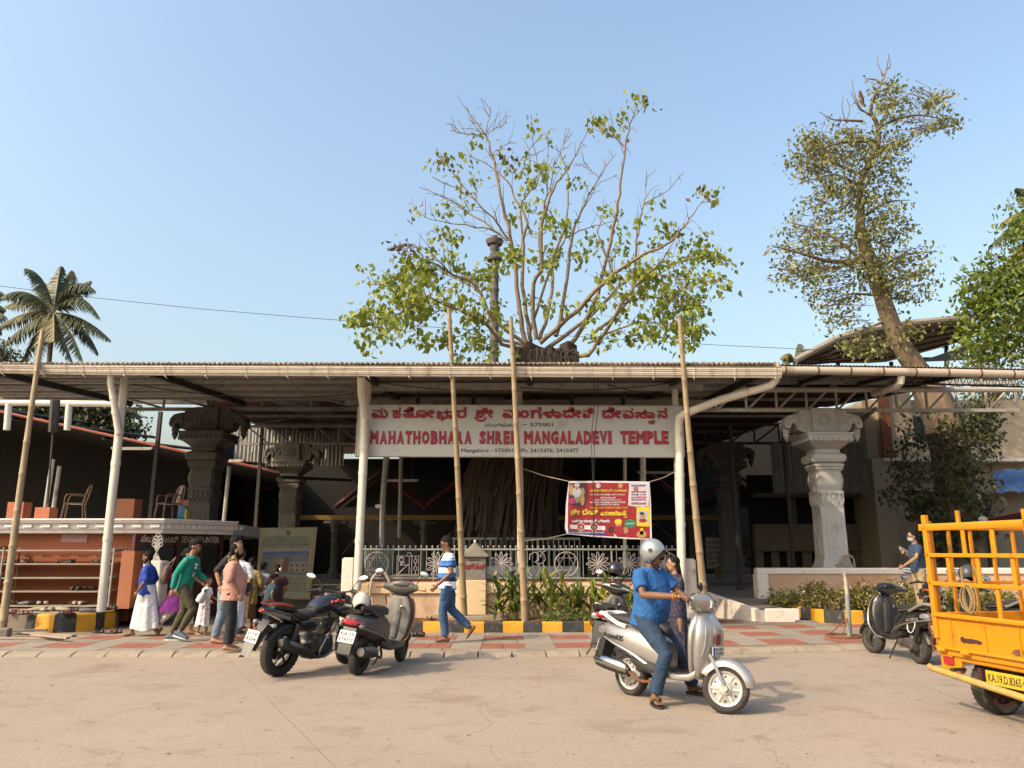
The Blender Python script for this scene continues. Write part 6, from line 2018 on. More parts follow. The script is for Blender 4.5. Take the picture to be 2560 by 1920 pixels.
# dark scooter at right
a_, b_ = gr(2301, 1660), gr(2176, 1620, .06)
ACT = scooter('dark grey scooter with chrome guards parked at the right beside the iron pole stand', a_, yaw_of(a_, b_), R(8), R(16), M_blackp, M_plas, 'disc', M_hub, 'wide', 'oKA19EV|0812', None, 'activa', M_eng, crash=True, grab=M_greyin, mirrors=(1, 0))
for o_ in (GREY,):
 k = MB()
 for sg in (-1, 1):
  k.tube(smooth_path([(.90, sg * .20, .90), (1.0, sg * .215, .78), (1.02, sg * .215, .58), (.97, sg * .19, .40), (.9, sg * .17, .33)], 4), .012, 6)
 k.build('orange_edge', M_orangep, o_, off=(0, 0, 0))
# --- motorcycles
def motorcycle(label, loc, yaw, roll, steer, tank, accent, plate=None, text=None, group=None, mirrors=True):
 t = thing('motorcycle', label, 'motorcycle', loc, (roll, 0, yaw), group, world=False)
 B = lambda m, nm, mt, par=None, **k: m.build(nm, mt, par or t, off=(0, 0, 0), **k)
 WB, RZ, FZ = 1.34, .315, .30
 p0, ax = V((1.02, 0, .85)), V((-.42, 0, .9)).normalized()
 S = Matrix.Translation(p0) @ Matrix.Rotation(steer, 4, ax) @ Matrix.Translation(-p0)
 def front(m, nm, mt, par=None, **k_):
  m.xf(0, S)
  return B(m, nm, mt, par, **k_)
 wheel(t, 0, RZ, RZ, .135, 'alloy3', M_plas)
 wheel(t, WB, FZ, FZ, .10, 'alloy3', M_plas, S)
 k = MB().loft([(.44, 0, .80, .09, .06), (.52, 0, .84, .135, .10), (.66, 0, .875, .16, .125), (.82, 0, .89, .172, .135), (.96, 0, .875, .155, .12), (1.06, 0, .84, .10, .08), (1.09, 0, .82, .05, .04)], 'X', 18, p=2.5)
 tk = B(k, 'fuel_tank', tank)
 B(MB().lathe([(.05, 0), (.05, .012), (.035, .018)], 14, c=(.74, 0, 1.005)), 'tank_cap', M_alloy, tk)
 for sg in (-1, 1):
  B(MB().loft([(.78, sg * .15, .80, .03, .05), (.92, sg * .185, .80, .03, .10), (1.06, sg * .18, .78, .025, .09), (1.16, sg * .15, .74, .015, .04)], 'X', 10), 'tank_shroud', tank)
  B(MB().loft([(.16, sg * .10, .64, .03, .05), (.32, sg * .125, .63, .03, .085), (.46, sg * .12, .64, .03, .08), (.54, sg * .10, .66, .02, .04)], 'X', 10), 'side_panel', tank)
 B(MB().loft([(.02, 0, .795, .08, .04), (.10, 0, .78, .125, .05), (.28, 0, .755, .145, .055), (.44, 0, .77, .115, .06), (.54, 0, .81, .07, .05)], 'X', 16), 'rider_seat', M_seat)
 B(MB().loft([(-.30, 0, .905, .06, .025), (-.24, 0, .905, .095, .04), (-.08, 0, .885, .11, .05), (.06, 0, .85, .105, .05), (.12, 0, .82, .06, .03)], 'X', 16), 'pillion_seat', M_seat)
 B(MB().loft([(-.46, 0, .88, .04, .02), (-.40, 0, .865, .085, .035), (-.25, 0, .83, .115, .06), (-.05, 0, .77, .12, .08), (.12, 0, .715, .10, .07), (.22, 0, .68, .07, .05)], 'X', 16), 'tail_cowl', tank)
 for sg in (-1, 1):
  B(MB().tube(smooth_path([(-.05, sg * .125, .90), (-.2, sg * .13, .935), (-.34, sg * .11, .945), (-.42, sg * .05, .94)], 4), .017, 7, flat=.7), 'grab_rail', accent)
  B(MB().loft([(-.44, sg * .05, .845, .02, .012), (-.36, sg * .085, .83, .02, .022), (-.2, sg * .118, .79, .012, .03), (-.05, sg * .124, .75, .006, .02)], 'X', 8), 'tail_flash', M_greyin)
 B(MB().loft([(-.475, 0, .865, .035, .016), (-.455, 0, .86, .055, .022), (-.42, 0, .855, .06, .02)], 'X', 10), 'tail_light', M_redl)
 k = MB().prism([(-.20, .70), (-.34, .74), (-.50, .58), (-.56, .40), (-.52, .38), (-.40, .56), (-.26, .62)], (0, -.07, 0), (1, 0, 0), (0, 0, 1), (0, .14, 0))
 B(k, 'plate_bracket', M_plas)
 for sg in (-1, 1):
  B(MB().ell((-.36, sg * .16, .69), (.045, .035, .03), 10), 'turn_signal', M_white_l)
  B(MB().tube([(-.36, 0, .69), (-.36, sg * .14, .69)], .012, 6), 'signal_stem', M_plas)
 if plate:
  c = V((-.545, 0, .55)); upv = V((.33, 0, .94)).normalized(); nrm = V((-.94, 0, .33)); rt_ = V((0, -1, 0))
  pl = B(MB().prism([(-.10, -.075), (.10, -.075), (.10, .075), (-.10, .075)], c, rt_, upv, nrm * .006), 'number_plate', M_plate)
  B(MB().box(c + upv * .1 + nrm * .01, (.03, .06, .03), bev=.008), 'plate_lamp', M_redl, pl)
  for i, s_ in enumerate(plate.split('|')):
   letters(s_, c + nrm * .0065 - rt_ * .085 + upv * (.008 - .062 * i), rt_, upv, .17, .048, M_ink, pl, bold=.025, depth=.0015)
  B(MB().prism([(-.07, -.24), (.07, -.24), (.085, -.08), (-.085, -.08)], c + nrm * -.004, rt_, upv, nrm * -.004), 'mud_flap', M_greyin)
 B(fender_mb(0, RZ, .335, .075, 60, 150), 'tyre_hugger', M_plas)
 # engine
 k = MB().box((.60, 0, .36), (.34, .24, .26), bev=.05)
 k.lathe([(.105, -.15), (.115, -.13), (.115, .13), (.105, .15)], 18, c=(.66, 0, .36), axis='Y')
 k.lathe([(.085, -.15), (.09, .15)], 16, c=(.47, 0, .36), axis='Y')
 for i in range(6):
  k.box((.72 + .018 * i, 0, .50 + .028 * i), (.19, .2, .012), M=Matrix.Rotation(R(-28), 4, 'Y'))
 k.box((.76, 0, .57), (.14, .16, .2), M=Matrix.Rotation(R(-28), 4, 'Y'), bev=.02)
 B(k, 'engine', M_eng)
 k = MB()
 k.lathe([(.0, -.003), (.075, -.002), (.085, .01)], 18, c=(.66, -.16, .36), axis='Y')
 B(k, 'engine_cover', M_hub)
 for sg in (-1, 1):
  B(MB().tube(smooth_path([(.98, sg * .05, .78), (.84, sg * .13, .55), (.70, sg * .16, .48), (.56, sg * .165, .26), (.66, sg * .165, .20), (.90, sg * .14, .27)], 4), .016, 6), 'engine_guard', M_alloy if sg < 0 else M_plas)
  B(MB().tube([(.44, sg * .12, .38), (.02, sg * .10, RZ)], [.035, .026], 6), 'swing_arm', M_plas)
  B(MB().tube([(.12, sg * .13, .66), (.04, sg * .12, .36)], .032, 8), 'shock_absorber', M_plas)
  B(MB().tube([(.38, sg * .1, .34), (.34, sg * .22, .32)], .014, 6), 'foot_peg', M_hub)
 B(MB().loft([(.42, 0, .20, .05, .02), (.55, 0, .20, .10, .05), (.75, 0, .23, .11, .07), (.90, 0, .28, .07, .05), (.96, 0, .33, .03, .02)], 'X', 12), 'belly_pan', M_plas)
 k = MB().tube(smooth_path([(.86, -.06, .46), (.84, -.12, .28), (.6, -.16, .21), (.4, -.17, .24)], 3), .024, 8)
 B(k, 'exhaust_pipe', M_hub)
 k = MB().tube([(.44, -.17, .235), (.34, -.175, .28), (.10, -.185, .37), (-.16, -.195, .46), (-.22, -.197, .48), (-.235, -.197, .485)], [.03, .055, .062, .066, .06, .045], 14, flat=1.15)
 ex = B(k, 'muffler', M_plas)
 B(MB().tube([(.22, -.21, .36), (.08, -.225, .41), (-.08, -.235, .465), (-.14, -.235, .485)], [.012, .045, .048, .012], 12, flat=.6), 'heat_shield', M_greyin, ex)
 B(MB().lathe([(.028, 0), (.04, .002), (.04, .012)], 12, c=(-.243, -.197, .488), M=Matrix.Rotation(R(70), 4, 'Y')), 'muffler_tip', M_alloy, ex)
 B(MB().tube([(.36, .12, .26), (.30, .22, .12), (.24, .30, .004)], .014, 6), 'side_stand', M_plas)
 # front end
 k = MB()
 for sg in (-1, 1):
  k.tube([(1.33 + .01, sg * .085, FZ), (1.17, sg * .085, .62)], .028, 8)
  k.tube([(1.17, sg * .085, .62), (1.03, sg * .085, .93)], .02, 8)
 front(k, 'front_fork', M_plas)
 front(fender_mb(WB, FZ, .32, .06, 35, 150), 'front_fender', tank)
 front(MB().loft([(1.04, 0, .90, .05, .04), (1.12, 0, .88, .10, .10), (1.2, 0, .86, .11, .11), (1.27, 0, .83, .08, .07)], 'X', 14), 'headlight_cowl', tank)
 front(MB().ell((1.25, 0, .82), (.04, .085, .07), 12), 'headlight', M_white_l)
 front(MB().loft([(.98, 0, .985, .06, .02), (1.05, 0, .99, .085, .04), (1.1, 0, .97, .06, .03)], 'X', 12), 'dashboard', M_green)
 k = MB().tube(smooth_path([(.83, -.40, 1.03), (.90, -.28, 1.055), (.98, -.12, 1.03), (1.0, 0, 1.02), (.98, .12, 1.03), (.90, .28, 1.055), (.83, .40, 1.03)], 3), .013, 7)
 front(k, 'handlebar', M_plas)
 for sg in (-1, 1):
  front(MB().tube([(.885, sg * .29, 1.052), (.825, sg * .41, 1.028)], .019, 8), 'grip', M_plas)
  front(MB().box((.92, sg * .255, 1.05), (.07, .07, .05), bev=.012), 'switch_gear', M_plas)
  front(MB().tube([(.95, sg * .25, 1.05), (.945, sg * .34, 1.04), (.90, sg * .43, 1.02)], .007, 5), 'brake_lever', M_alloy)
  front(MB().ell((1.08, sg * .2, .82), (.05, .045, .03), 10), 'turn_signal', M_plas)
  if mirrors:
   s_ = front(MB().tube(smooth_path([(.93, sg * .24, 1.07), (.93, sg * .28, 1.15), (.92, sg * .36, 1.22)], 3), .007, 5), 'mirror_stalk', M_plas)
   front(MB().ell((.918, sg * .41, 1.235), (.022, .082, .042), 12, M=Matrix.Rotation(sg * R(12), 4, 'X')), 'mirror_shell', M_plas, s_)
   front(MB().ell((.900, sg * .41, 1.235), (.006, .074, .035), 12, M=Matrix.Rotation(sg * R(12), 4, 'X') @ Matrix.Rotation(R(10), 4, 'Y')), 'mirror_glass', M_mirror, s_)
 B(MB().tube(smooth_path([(.93, .2, 1.03), (1.1, .18, 1.0), (1.16, .1, .85), (1.05, .05, .75)], 3), .007, 4), 'cable', M_plas)
 if text:
  for sg in (-1, 1):
   letters(text, (.64, sg * .163, .90) if sg < 0 else (.96, sg * .163, .90), (sg * -1, 0, -.03 * sg * 0), (0, 0, 1), .30, .07, accent, tk, bold=.02, depth=.02)
 return t
PUL = motorcycle('black motorcycle with red grab rail parked left of the grey scooter', gr(692, 1690), R(62), R(8), R(14), M_blackp, M_redpr, 'KA 19 HD|8504', 'pulsar')
M_orangem = mat('orange_fairing', (.75, .16, .03), .35, var=.06, coat=.4)
motorcycle('black and orange motorcycle parked behind the yellow carrier', gr(2350, 1625, .0) + V((.1, .5, 0)), R(62), R(8), R(20), M_blackp, M_orangem)
scooter('black scooter with round mirror parked behind the yellow carrier, seen between its rails', gr(2545, 1640, .0), R(105), R(8), R(-15), M_blackp, M_plas, 'disc', M_plas, 'plain', None, mirrors=(1, 1))
# --- helmets
def helmet(label, c, rot, shell, kind='open', band=None):
 t = thing('helmet', label, 'helmet', c, rot, world=False)
 B = lambda m, nm, mt, par=None, **k: m.build(nm, mt, par or t, off=(0, 0, 0), **k)
 rs = []
 N, K = 24, 13
 def cut(a):            # lower edge height; the face opening looks to +x
  f = math.cos(a)
  return -.115 if f < .35 else (-.115 + (f - .35) / .65 * (.135 if kind == 'open' else .02))
 vs, fs = [], []
 for lay, q in ((0, 1.0), (1, .90)):
  for i in range(K + 1):
   for j in range(N):
    a = 2 * PI * j / N
    z0 = cut(a)
    th0 = math.acos(max(-1, min(1, z0 / .135)))
    th = .02 + (th0 - .02) * i / K
    r_ = math.sin(th)
    vs.append(V((.142 * r_ * math.cos(a) * q, .118 * r_ * math.sin(a) * q, .135 * math.cos(th) * q)))
 L = (K + 1) * N
 for lay in (0, 1):
  for i in range(K):
   for j in range(N):
    a, b = lay * L + i * N + j, lay * L + i * N + (j + 1) % N
    fs.append((a, b, b + N, a + N) if lay == 0 else (a + N, b + N, b, a))
 for j in range(N):
  a, b = K * N + j, K * N + (j + 1) % N
  fs.append((a, b, b + L, a + L))
 for lay in (0, 1):
  fs.append(tuple(lay * L + j for j in range(N)))
 B(MB().add(vs, fs), 'shell', shell)
 if band is not None:
  k = MB()
  for sg in (-1, 1):
   k.loft([(-.13, sg * .03, -.06, .012, .03), (-.09, sg * .08, -.055, .02, .045), (.0, sg * .113, -.05, .012, .04), (.07, sg * .098, -.04, .012, .02)], 'X', 10)
  k.ell((-.10, 0, -.07), (.055, .075, .045), 12)
  B(k, 'graphic_band', band)
 k = MB()
 pts = []
 for j in range(N):
  a = 2 * PI * j / N
  z0 = cut(a)
  r_ = math.sin(math.acos(max(-1, min(1, z0 / .135))))
  pts.append((.139 * r_ * math.cos(a), .115 * r_ * math.sin(a), z0))
 B(k.tube(pts, .009, 6, closed=True), 'edge_trim', M_plas)
 k = MB()
 rs = []
 for i in range(11):
  a = R(-78 + 156 * i / 10)
  rs.append([V((.147 * math.cos(a) * q, .122 * math.sin(a) * q, z)) for q, z in ((1.0, .075), (1.02, .02), (1.0, -.03), (.985, -.03), (1.0, .02), (.98, .075))])
 k.rings(rs)
 if kind == 'visor':
  B(k, 'visor', M_green)
 k = MB()
 for sg in (-1, 1):
  k.lathe([(.022, -.006), (.024, .006)], 12, c=(.02, sg * .118, .01), axis='Y')
  k.tube([(.02, sg * .10, -.10), (.04, sg * .075, -.16), (.05, sg * .02, -.19)], .007, 5)
 B(k, 'chin_strap', M_plas)
 return t
M_helw = mat('helmet_cream', (.86, .82, .68), .2, var=.03, coat=.7)
M_hels = mat('helmet_silver', (.55, .60, .63), .22, .5, var=.04, coat=.7)
M_helb = mat('helmet_black', (.02, .02, .024), .2, var=.1, coat=.8)
M_helg = mat('helmet_matt_grey', (.065, .068, .075), .45, var=.1)
M_gband = mat('helmet_green_grey', (.10, .115, .10), .35, var=.2, coat=.4)
def local(o, p):
 return (Matrix.Translation(o.location) @ o.rotation_euler.to_matrix().to_4x4()) @ V(p)
gy = GREY.rotation_euler.z
helmet('cream helmet with dark green band resting on the grey scooter\'s rear seat', local(GREY, (-.22, -.02, .94)), (R(6), R(12), gy + R(200)), M_helw, 'open', M_gband)
by = BLACK.rotation_euler.z
helmet('glossy black helmet hung on the mirror of the black scooter beside the rider', at(1540, 1424, 12.9), (R(5), R(20), by + R(150)), M_helb, 'open')
helmet('matt grey open helmet hanging among the motorcycles behind the yellow carrier', at(2418, 1434, 11.9), (R(-8), R(25), R(250)), M_helg, 'open')
# --- yellow goods carrier
M_ty = mat('carrier_yellow', (.88, .325, .005), .42, var=.05, scale=2.5, coat=.25, dirt=(.34, .16, .03), dscale=4, damt=.35)
M_typ = mat('yellow_plate', (.88, .55, .03), .5, var=.03)
M_trust = mat('carrier_rust', (.07, .022, .016), .9, var=.4, scale=20, bump=.4)
M_bump = mat('worn_yellow_tube', (.66, .42, .10), .55, var=.15, scale=6, dirt=(.4, .3, .2), dscale=5)
yaw_t = R(11.4)
T0 = V((4.575, 7.76, 0))
TM = Matrix.Translation(T0) @ Zr(yaw_t)
TI = TM.inverted()
def rear(u, v, x=0.0):
 """picture ray cut with the plane x of the carrier, in its own coordinates"""
 o = TI @ V((0, 0, CAM_H))
 d = TI.to_3x3() @ ray(u, v)
 return o + d * ((x - o.x) / d.x)
TR = thing('goods_carrier', 'yellow goods carrier with rail cage and plate KA.19.D.8365 at the right edge', 'goods vehicle', T0, (0, 0, yaw_t), world=False)
TB = lambda m, nm, mt, par=None, **k: m.build(nm, mt, par or TR, off=(0, 0, 0), **k)
W2 = .68
zpt, zpb, zbt = .955, .60, .375
L = 1.75
def bar(p, q, d, w, nm, m=None, par=None):
 p, q = V(p), V(q)
 k = MB()
 dr = (q - p).normalized()
 s = V((1, 0, 0)) if abs(dr.x) < .9 else V((0, 1, 0))
 u_ = dr.cross(s).normalized()
 k.rings([[c + s * (a * d / 2) + u_ * (b * w / 2) for a, b in ((-1, -.8), (-.8, -1), (.8, -1), (1, -.8), (1, .8), (.8, 1), (-.8, 1), (-1, .8))] for c in (p, q)])
 return TB(k, nm, m or M_ty, par)
# tailgate with frame, hinges, rust holes
tg = TB(MB().box((.02, 0, (zpt + zpb) / 2), (.035, 2 * W2 - .02, zpt - zpb), bev=.006), 'tailgate', M_ty)
TB(MB().box((-.012, 0, zpt - .02), (.045, 2 * W2, .05), bev=.012), 'tailgate_rim', M_ty)
TB(MB().box((-.008, 0, zpb + .012), (.04, 2 * W2, .035), bev=.01), 'tailgate_sill', M_ty)
for y in (W2 - .02, W2 - .24, .0, -.4):
 TB(MB().box((-.002, y, (zpt + zpb) / 2 - .01), (.016, .012, zpt - zpb - .09)), 'tailgate_rib', M_ty, tg)
k = MB()
for (uu, vv, sx_, sz_) in ((2425, 1603, .085, .028), (2445, 1606, .05, .022), (2408, 1600, .04, .03)):
 p = rear(uu, vv)
 k.prism([(sx_ * math.cos(a) * (1 + .12 * math.sin(a * 3 + uu)), sz_ * math.sin(a) * (1 + .2 * math.cos(a * 2 + uu))) for a in [2 * PI * i / 14 for i in range(14)]], (.0018 - .0004 * (uu % 7), p.y, p.z), (0, -1, 0), (0, 0, 1), (-.003, 0, 0))
TB(k, 'rust_patch', M_trust, tg)
k = MB()
for (uu, vv, s_) in ((2545, 1633, .07), (2550, 1628, .04), (2462, 1640, .02)):
 p = rear(uu, vv)
 k.prism([(s_ * math.cos(a) * (1 + .15 * math.sin(a * 4)), s_ * .4 * math.sin(a) * (1 + .15 * math.cos(a * 3))) for a in [2 * PI * i / 12 for i in range(12)]], (.0018 - .0005 * (uu % 3), p.y, p.z), (0, -1, 0), (0, 0, 1), (-.003, 0, 0))
TB(k, 'rust_patch', M_rust, tg)
for y in (W2 - .1, W2 - .42):
 k = MB().tube([(-.03, y - .05, zpb - .01), (-.03, y + .05, zpb - .01)], .018, 8)
 TB(k, 'hinge', M_ty, tg)
# load floor, sides
TB(MB().box((L / 2, 0, zpb - .03), (L, 2 * W2 - .04, .05)), 'load_floor', M_ty)
for sg in (-1, 1):
 TB(MB().box((L / 2 + .04, sg * (W2 - .02), (zpt + zpb) / 2), (L - .02, .035, zpt - zpb), bev=.006), 'side_board', M_ty)
TB(MB().box((L / 2, -.1, zpt - .14), (L - .3, .9, .04)), 'cargo_planks', M_trust)
# lower rear skirt
sk = MB()
za, zb_ = zpb - .01, zbt
sk.box((.05, W2 - .14, (za + zb_) / 2), (.05, .28, za - zb_), bev=.01)
sk.box((.05, -W2 + .14, (za + zb_) / 2), (.05, .28, za - zb_), bev=.01)
sk.box((.05, 0, za - .05), (.046, 2 * W2 - .56, .10), bev=.01)
TB(sk, 'rear_skirt', M_ty)
for sg in (1, -1):
 TB(MB().box((.018, sg * (W2 - .13), .49), (.03, .135, .085), bev=.008), 'tail_lamp', M_redl)
 TB(MB().box((.016, sg * (W2 - .13), .535), (.032, .15, .012)), 'lamp_rim', M_ty)
TB(MB().box((.018, W2 - .36, .555), (.02, .10, .035), bev=.004), 'reflector', M_greyin)
# number plate
p0, p1 = rear(2470, 1736), rear(2552, 1690)
pp = rear(2468, 1668), rear(2553, 1697), rear(2555, 1752), rear(2470, 1712)
c = sum((V(q) for q in pp), V()) / 4
pw_, ph_ = abs(pp[0].y - pp[1].y), abs(pp[0].z - pp[3].z)
npl = TB(MB().box((.012, c.y, c.z + .02), (.012, pw_ + .06, .125), bev=.003), 'number_plate', M_typ)
letters('KA.19.D.8365', (.0055, c.y + pw_ / 2, c.z - .018), (0, -1, 0), (0, 0, 1), pw_, .078, M_ink, npl, bold=.02, depth=.002)
# bumper tube, chain, cage
b0, b1 = rear(2346, 1667, -.09), rear(2565, 1739, -.09)
k = MB().tube([(-.06, W2 + .06, b0.z - .02), (-.10, W2, b0.z - .022), (-.11, 0, (b0.z + b1.z) / 2 - .03), (-.11, -W2, b1.z - .04)], .032, 10)
TB(k, 'bumper_tube', M_bump)
for y in (W2 - .30, -.5):
 TB(MB().box((-.03, y, b0.z), (.15, .05, .03)), 'bumper_bracket', M_trust)
k = MB()
for i in range(14):
 a = i % 2
 c_ = V((-.02 + .01 * math.sin(i), W2 + .035 + .012 * math.cos(i * 1.3), zpt - .02 - .028 * i))
 k.tube([c_ + V((.012 * math.cos(j * PI / 3) * a, .012 * math.cos(j * PI / 3) * (1 - a), .02 * math.sin(j * PI / 3))) for j in range(6)], .005, 4, closed=True)
TB(k, 'tailgate_chain', M_rust)
zr_ = [rear(2330, 1318).z, rear(2345, 1388).z, rear(2350, 1459).z]
for z, dd_ in zip(zr_, (.07, .04, .04)):
 bar((0, W2 + (.05 if dd_ > .05 else 0), z), (0, -W2, z), .05, dd_, 'cage_rail')
 for sg in (-1, 1):
  bar((.03, sg * (W2 - .02), z), (L, sg * (W2 - .02), z), .04, dd_ * .8, 'cage_rail')
bar((0, W2 - .03, zpb + .1), (0, W2 - .03, zr_[0] + .13), .05, .06, 'cage_post')
bar((.06, W2 - .005, zpb + .1), (.06, W2 - .005, zr_[0] + .07), .05, .05, 'cage_post')
bar((0, -W2 + .03, zpb + .1), (0, -W2 + .03, zr_[0] + .13), .05, .06, 'cage_post')
p = rear(2394, 1290)
bar((0, p.y, zr_[0]), (0, p.y, zr_[0] + .155), .03, .04, 'cage_post')
def slat(u, v, z0, z1):
 p = rear(u, v)
 bar((.0, p.y, z0), (.0, p.y, z1), .02, .045, 'cage_slat')
for u, v, i, j in ((2410, 1360, 1, 0), (2484, 1360, 1, 0), (2373, 1425, 2, 1), (2447, 1425, 2, 1), (2535, 1425, 2, 1), (2497, 1500, 3, 2)):
 zz_ = zr_ + [zpt]
 slat(u, v, zz_[i], zz_[j])
for sg in (-1, 1):
 for i in range(6):
  x = .28 + i * .27
  bar((x, sg * (W2 - .02), zpt), (x, sg * (W2 - .02), zr_[0]), .04, .02, 'cage_slat')
# wheels, axle, cab
for sg in (1, -1):
 wheel(TR, .36, .27, .27, .15, 'disc', M_trust, Matrix.Translation((0, sg * (.33 if sg > 0 else .40), 0)))
TB(MB().tube([(.36, -.4, .27), (.36, .4, .27)], .045, 8), 'axle', M_trust)
k = MB().box((.9, 0, .47), (1.3, .5, .12))
k.box((.2, .2, .4), (.3, .05, .12)); k.box((.2, -.2, .4), (.3, .05, .12))
TB(k, 'chassis', M_trust)
TB(MB().loft([(1.8, 0, .95, .62, .5), (2.0, 0, 1.0, .66, .72), (2.5, 0, .95, .62, .68), (2.9, 0, .75, .5, .42), (3.05, 0, .65, .35, .25)], 'X', 16, p=4), 'cab', M_ty)
wheel(TR, 2.75, .25, .25, .12, 'disc', M_ty)
# rope coil hanging on the cage
t = thing('rope_coil', 'coil of tan rope hung on the rails of the yellow carrier', 'rope', TM @ V((.02, rear(2425, 1500).y, 1.1)), (0, 0, yaw_t), world=False)
k = MB()
rc = rear(2427, 1497)
for i in range(7):
 pts = [(-.035 - .008 * (i % 3), (.062 + .004 * i + .01 * math.sin(i)) * math.cos(a) - .012 * (i - 3), (.105 + .006 * i) * math.sin(a)) for a in [2 * PI * j / 20 for j in range(20)]]
 k.tube(pts, .009, 5, closed=True)
k.tube(smooth_path([(-.03, .05, .1), (-.02, .07, .22), (-.02, .06, .30)], 3), .011, 6)
k.tube(smooth_path([(-.03, -.02, .1), (-.02, -.10, .16), (-.025, -.13, .26), (-.02, -.10, .31)], 3), .009, 6)
k.xf(0, Matrix.Translation(V((0, 0, rc.z - 1.1))))
k.build('rope', mat('hemp_rope', (.42, .29, .12), .9, var=.2, scale=60, bump=.6), t, off=(0, 0, 0))
# ================================================================== people
PENDING = []
def remeshed(o, vox, smooth=4, fac=.5):
 m = o.modifiers.new('r', 'REMESH')
 m.mode = 'VOXEL'
 m.voxel_size = vox
 m.use_smooth_shade = True
 if smooth:
  s_ = o.modifiers.new('s', 'SMOOTH')
  s_.factor, s_.iterations = fac, smooth
 PENDING.append(o)
 return o
def settle():
 bpy.context.view_layer.update()
 dg = bpy.context.evaluated_depsgraph_get()
 for o in PENDING:
  me = bpy.data.meshes.new_from_object(o.evaluated_get(dg))
  ms = [s for s in o.data.materials]
  old = o.data
  o.modifiers.clear()
  o.data = me
  if not me.materials:
   for q in ms:
    me.materials.append(q)
  bpy.data.meshes.remove(old)
 PENDING.clear()
def cloth(name, col, rough=.85, **k):
 k.setdefault('var', .10); k.setdefault('scale', 7); k.setdefault('bump', .9); k.setdefault('bscale', 10); k.setdefault('bdist', .05)
 return mat(name, col, rough, **k)
SKIN = mat('skin_brown', (.34, .165, .085), .55, var=.08, scale=12)
SKIN2 = mat('skin_tan', (.44, .235, .13), .55, var=.08, scale=12)
SKIN3 = mat('skin_dark', (.24, .115, .06), .55, var=.08, scale=12)
HAIR = mat('black_hair', (.009, .008, .0075), .75, spec=.2, var=.3, scale=60, bump=.5, bscale=120)
EYEW = mat('eye_white', (.7, .68, .65), .3)
SHOE_SOLE = mat('shoe_sole', (.75, .74, .72), .7)
def bands(name, stops, rough=.85):
 """woven horizontal bands by height (object z), stops = [(z, colour)] upwards"""
 m = mat(name, (.5, .5, .5), rough, bump=.35, scale=7, bscale=14)
 N, L = m.node_tree.nodes, m.node_tree.links
 tc = N.new('ShaderNodeTexCoord')
 sx = N.new('ShaderNodeSeparateXYZ')
 L.new(tc.outputs['Object'], sx.inputs[0])
 z0, z1 = stops[0][0], stops[-1][0] + .1
 mr = N.new('ShaderNodeMapRange')
 mr.inputs[1].default_value, mr.inputs[2].default_value = z0, z1
 L.new(sx.outputs['Z'], mr.inputs[0])
 cr = N.new('ShaderNodeValToRGB')
 cr.color_ramp.interpolation = 'CONSTANT'
 e = cr.color_ramp.elements
 e[0].position, e[0].color = 0, (*stops[0][1], 1)
 e[1].position, e[1].color = (stops[1][0] - z0) / (z1 - z0), (*stops[1][1], 1)
 for z, c in stops[2:]:
  q = e.new((z - z0) / (z1 - z0))
  q.color = (*c, 1)
 L.new(mr.outputs[0], cr.inputs[0])
 L.new(cr.outputs[0], N['Principled BSDF'].inputs['Base Color'])
 return m
def spots(name, base, spot, scale=28, th=.32):
 m = mat(name, base, .85, bump=.3, scale=7, bscale=14)
 N, L = m.node_tree.nodes, m.node_tree.links
 tc = N.new('ShaderNodeTexCoord')
 vo = N.new('ShaderNodeTexVoronoi')
 vo.inputs['Scale'].default_value = scale
 L.new(tc.outputs['Object'], vo.inputs['Vector'])
 mr = N.new('ShaderNodeMath')
 mr.operation = 'LESS_THAN'
 mr.inputs[1].default_value = th
 L.new(vo.outputs['Distance'], mr.inputs[0])
 x = N.new('ShaderNodeMix')
 x.data_type = 'RGBA'
 x.inputs[6].default_value, x.inputs[7].default_value = (*base, 1), (*spot, 1)
 L.new(mr.outputs[0], x.inputs[0])
 L.new(x.outputs[2], N['Principled BSDF'].inputs['Base Color'])
 return m
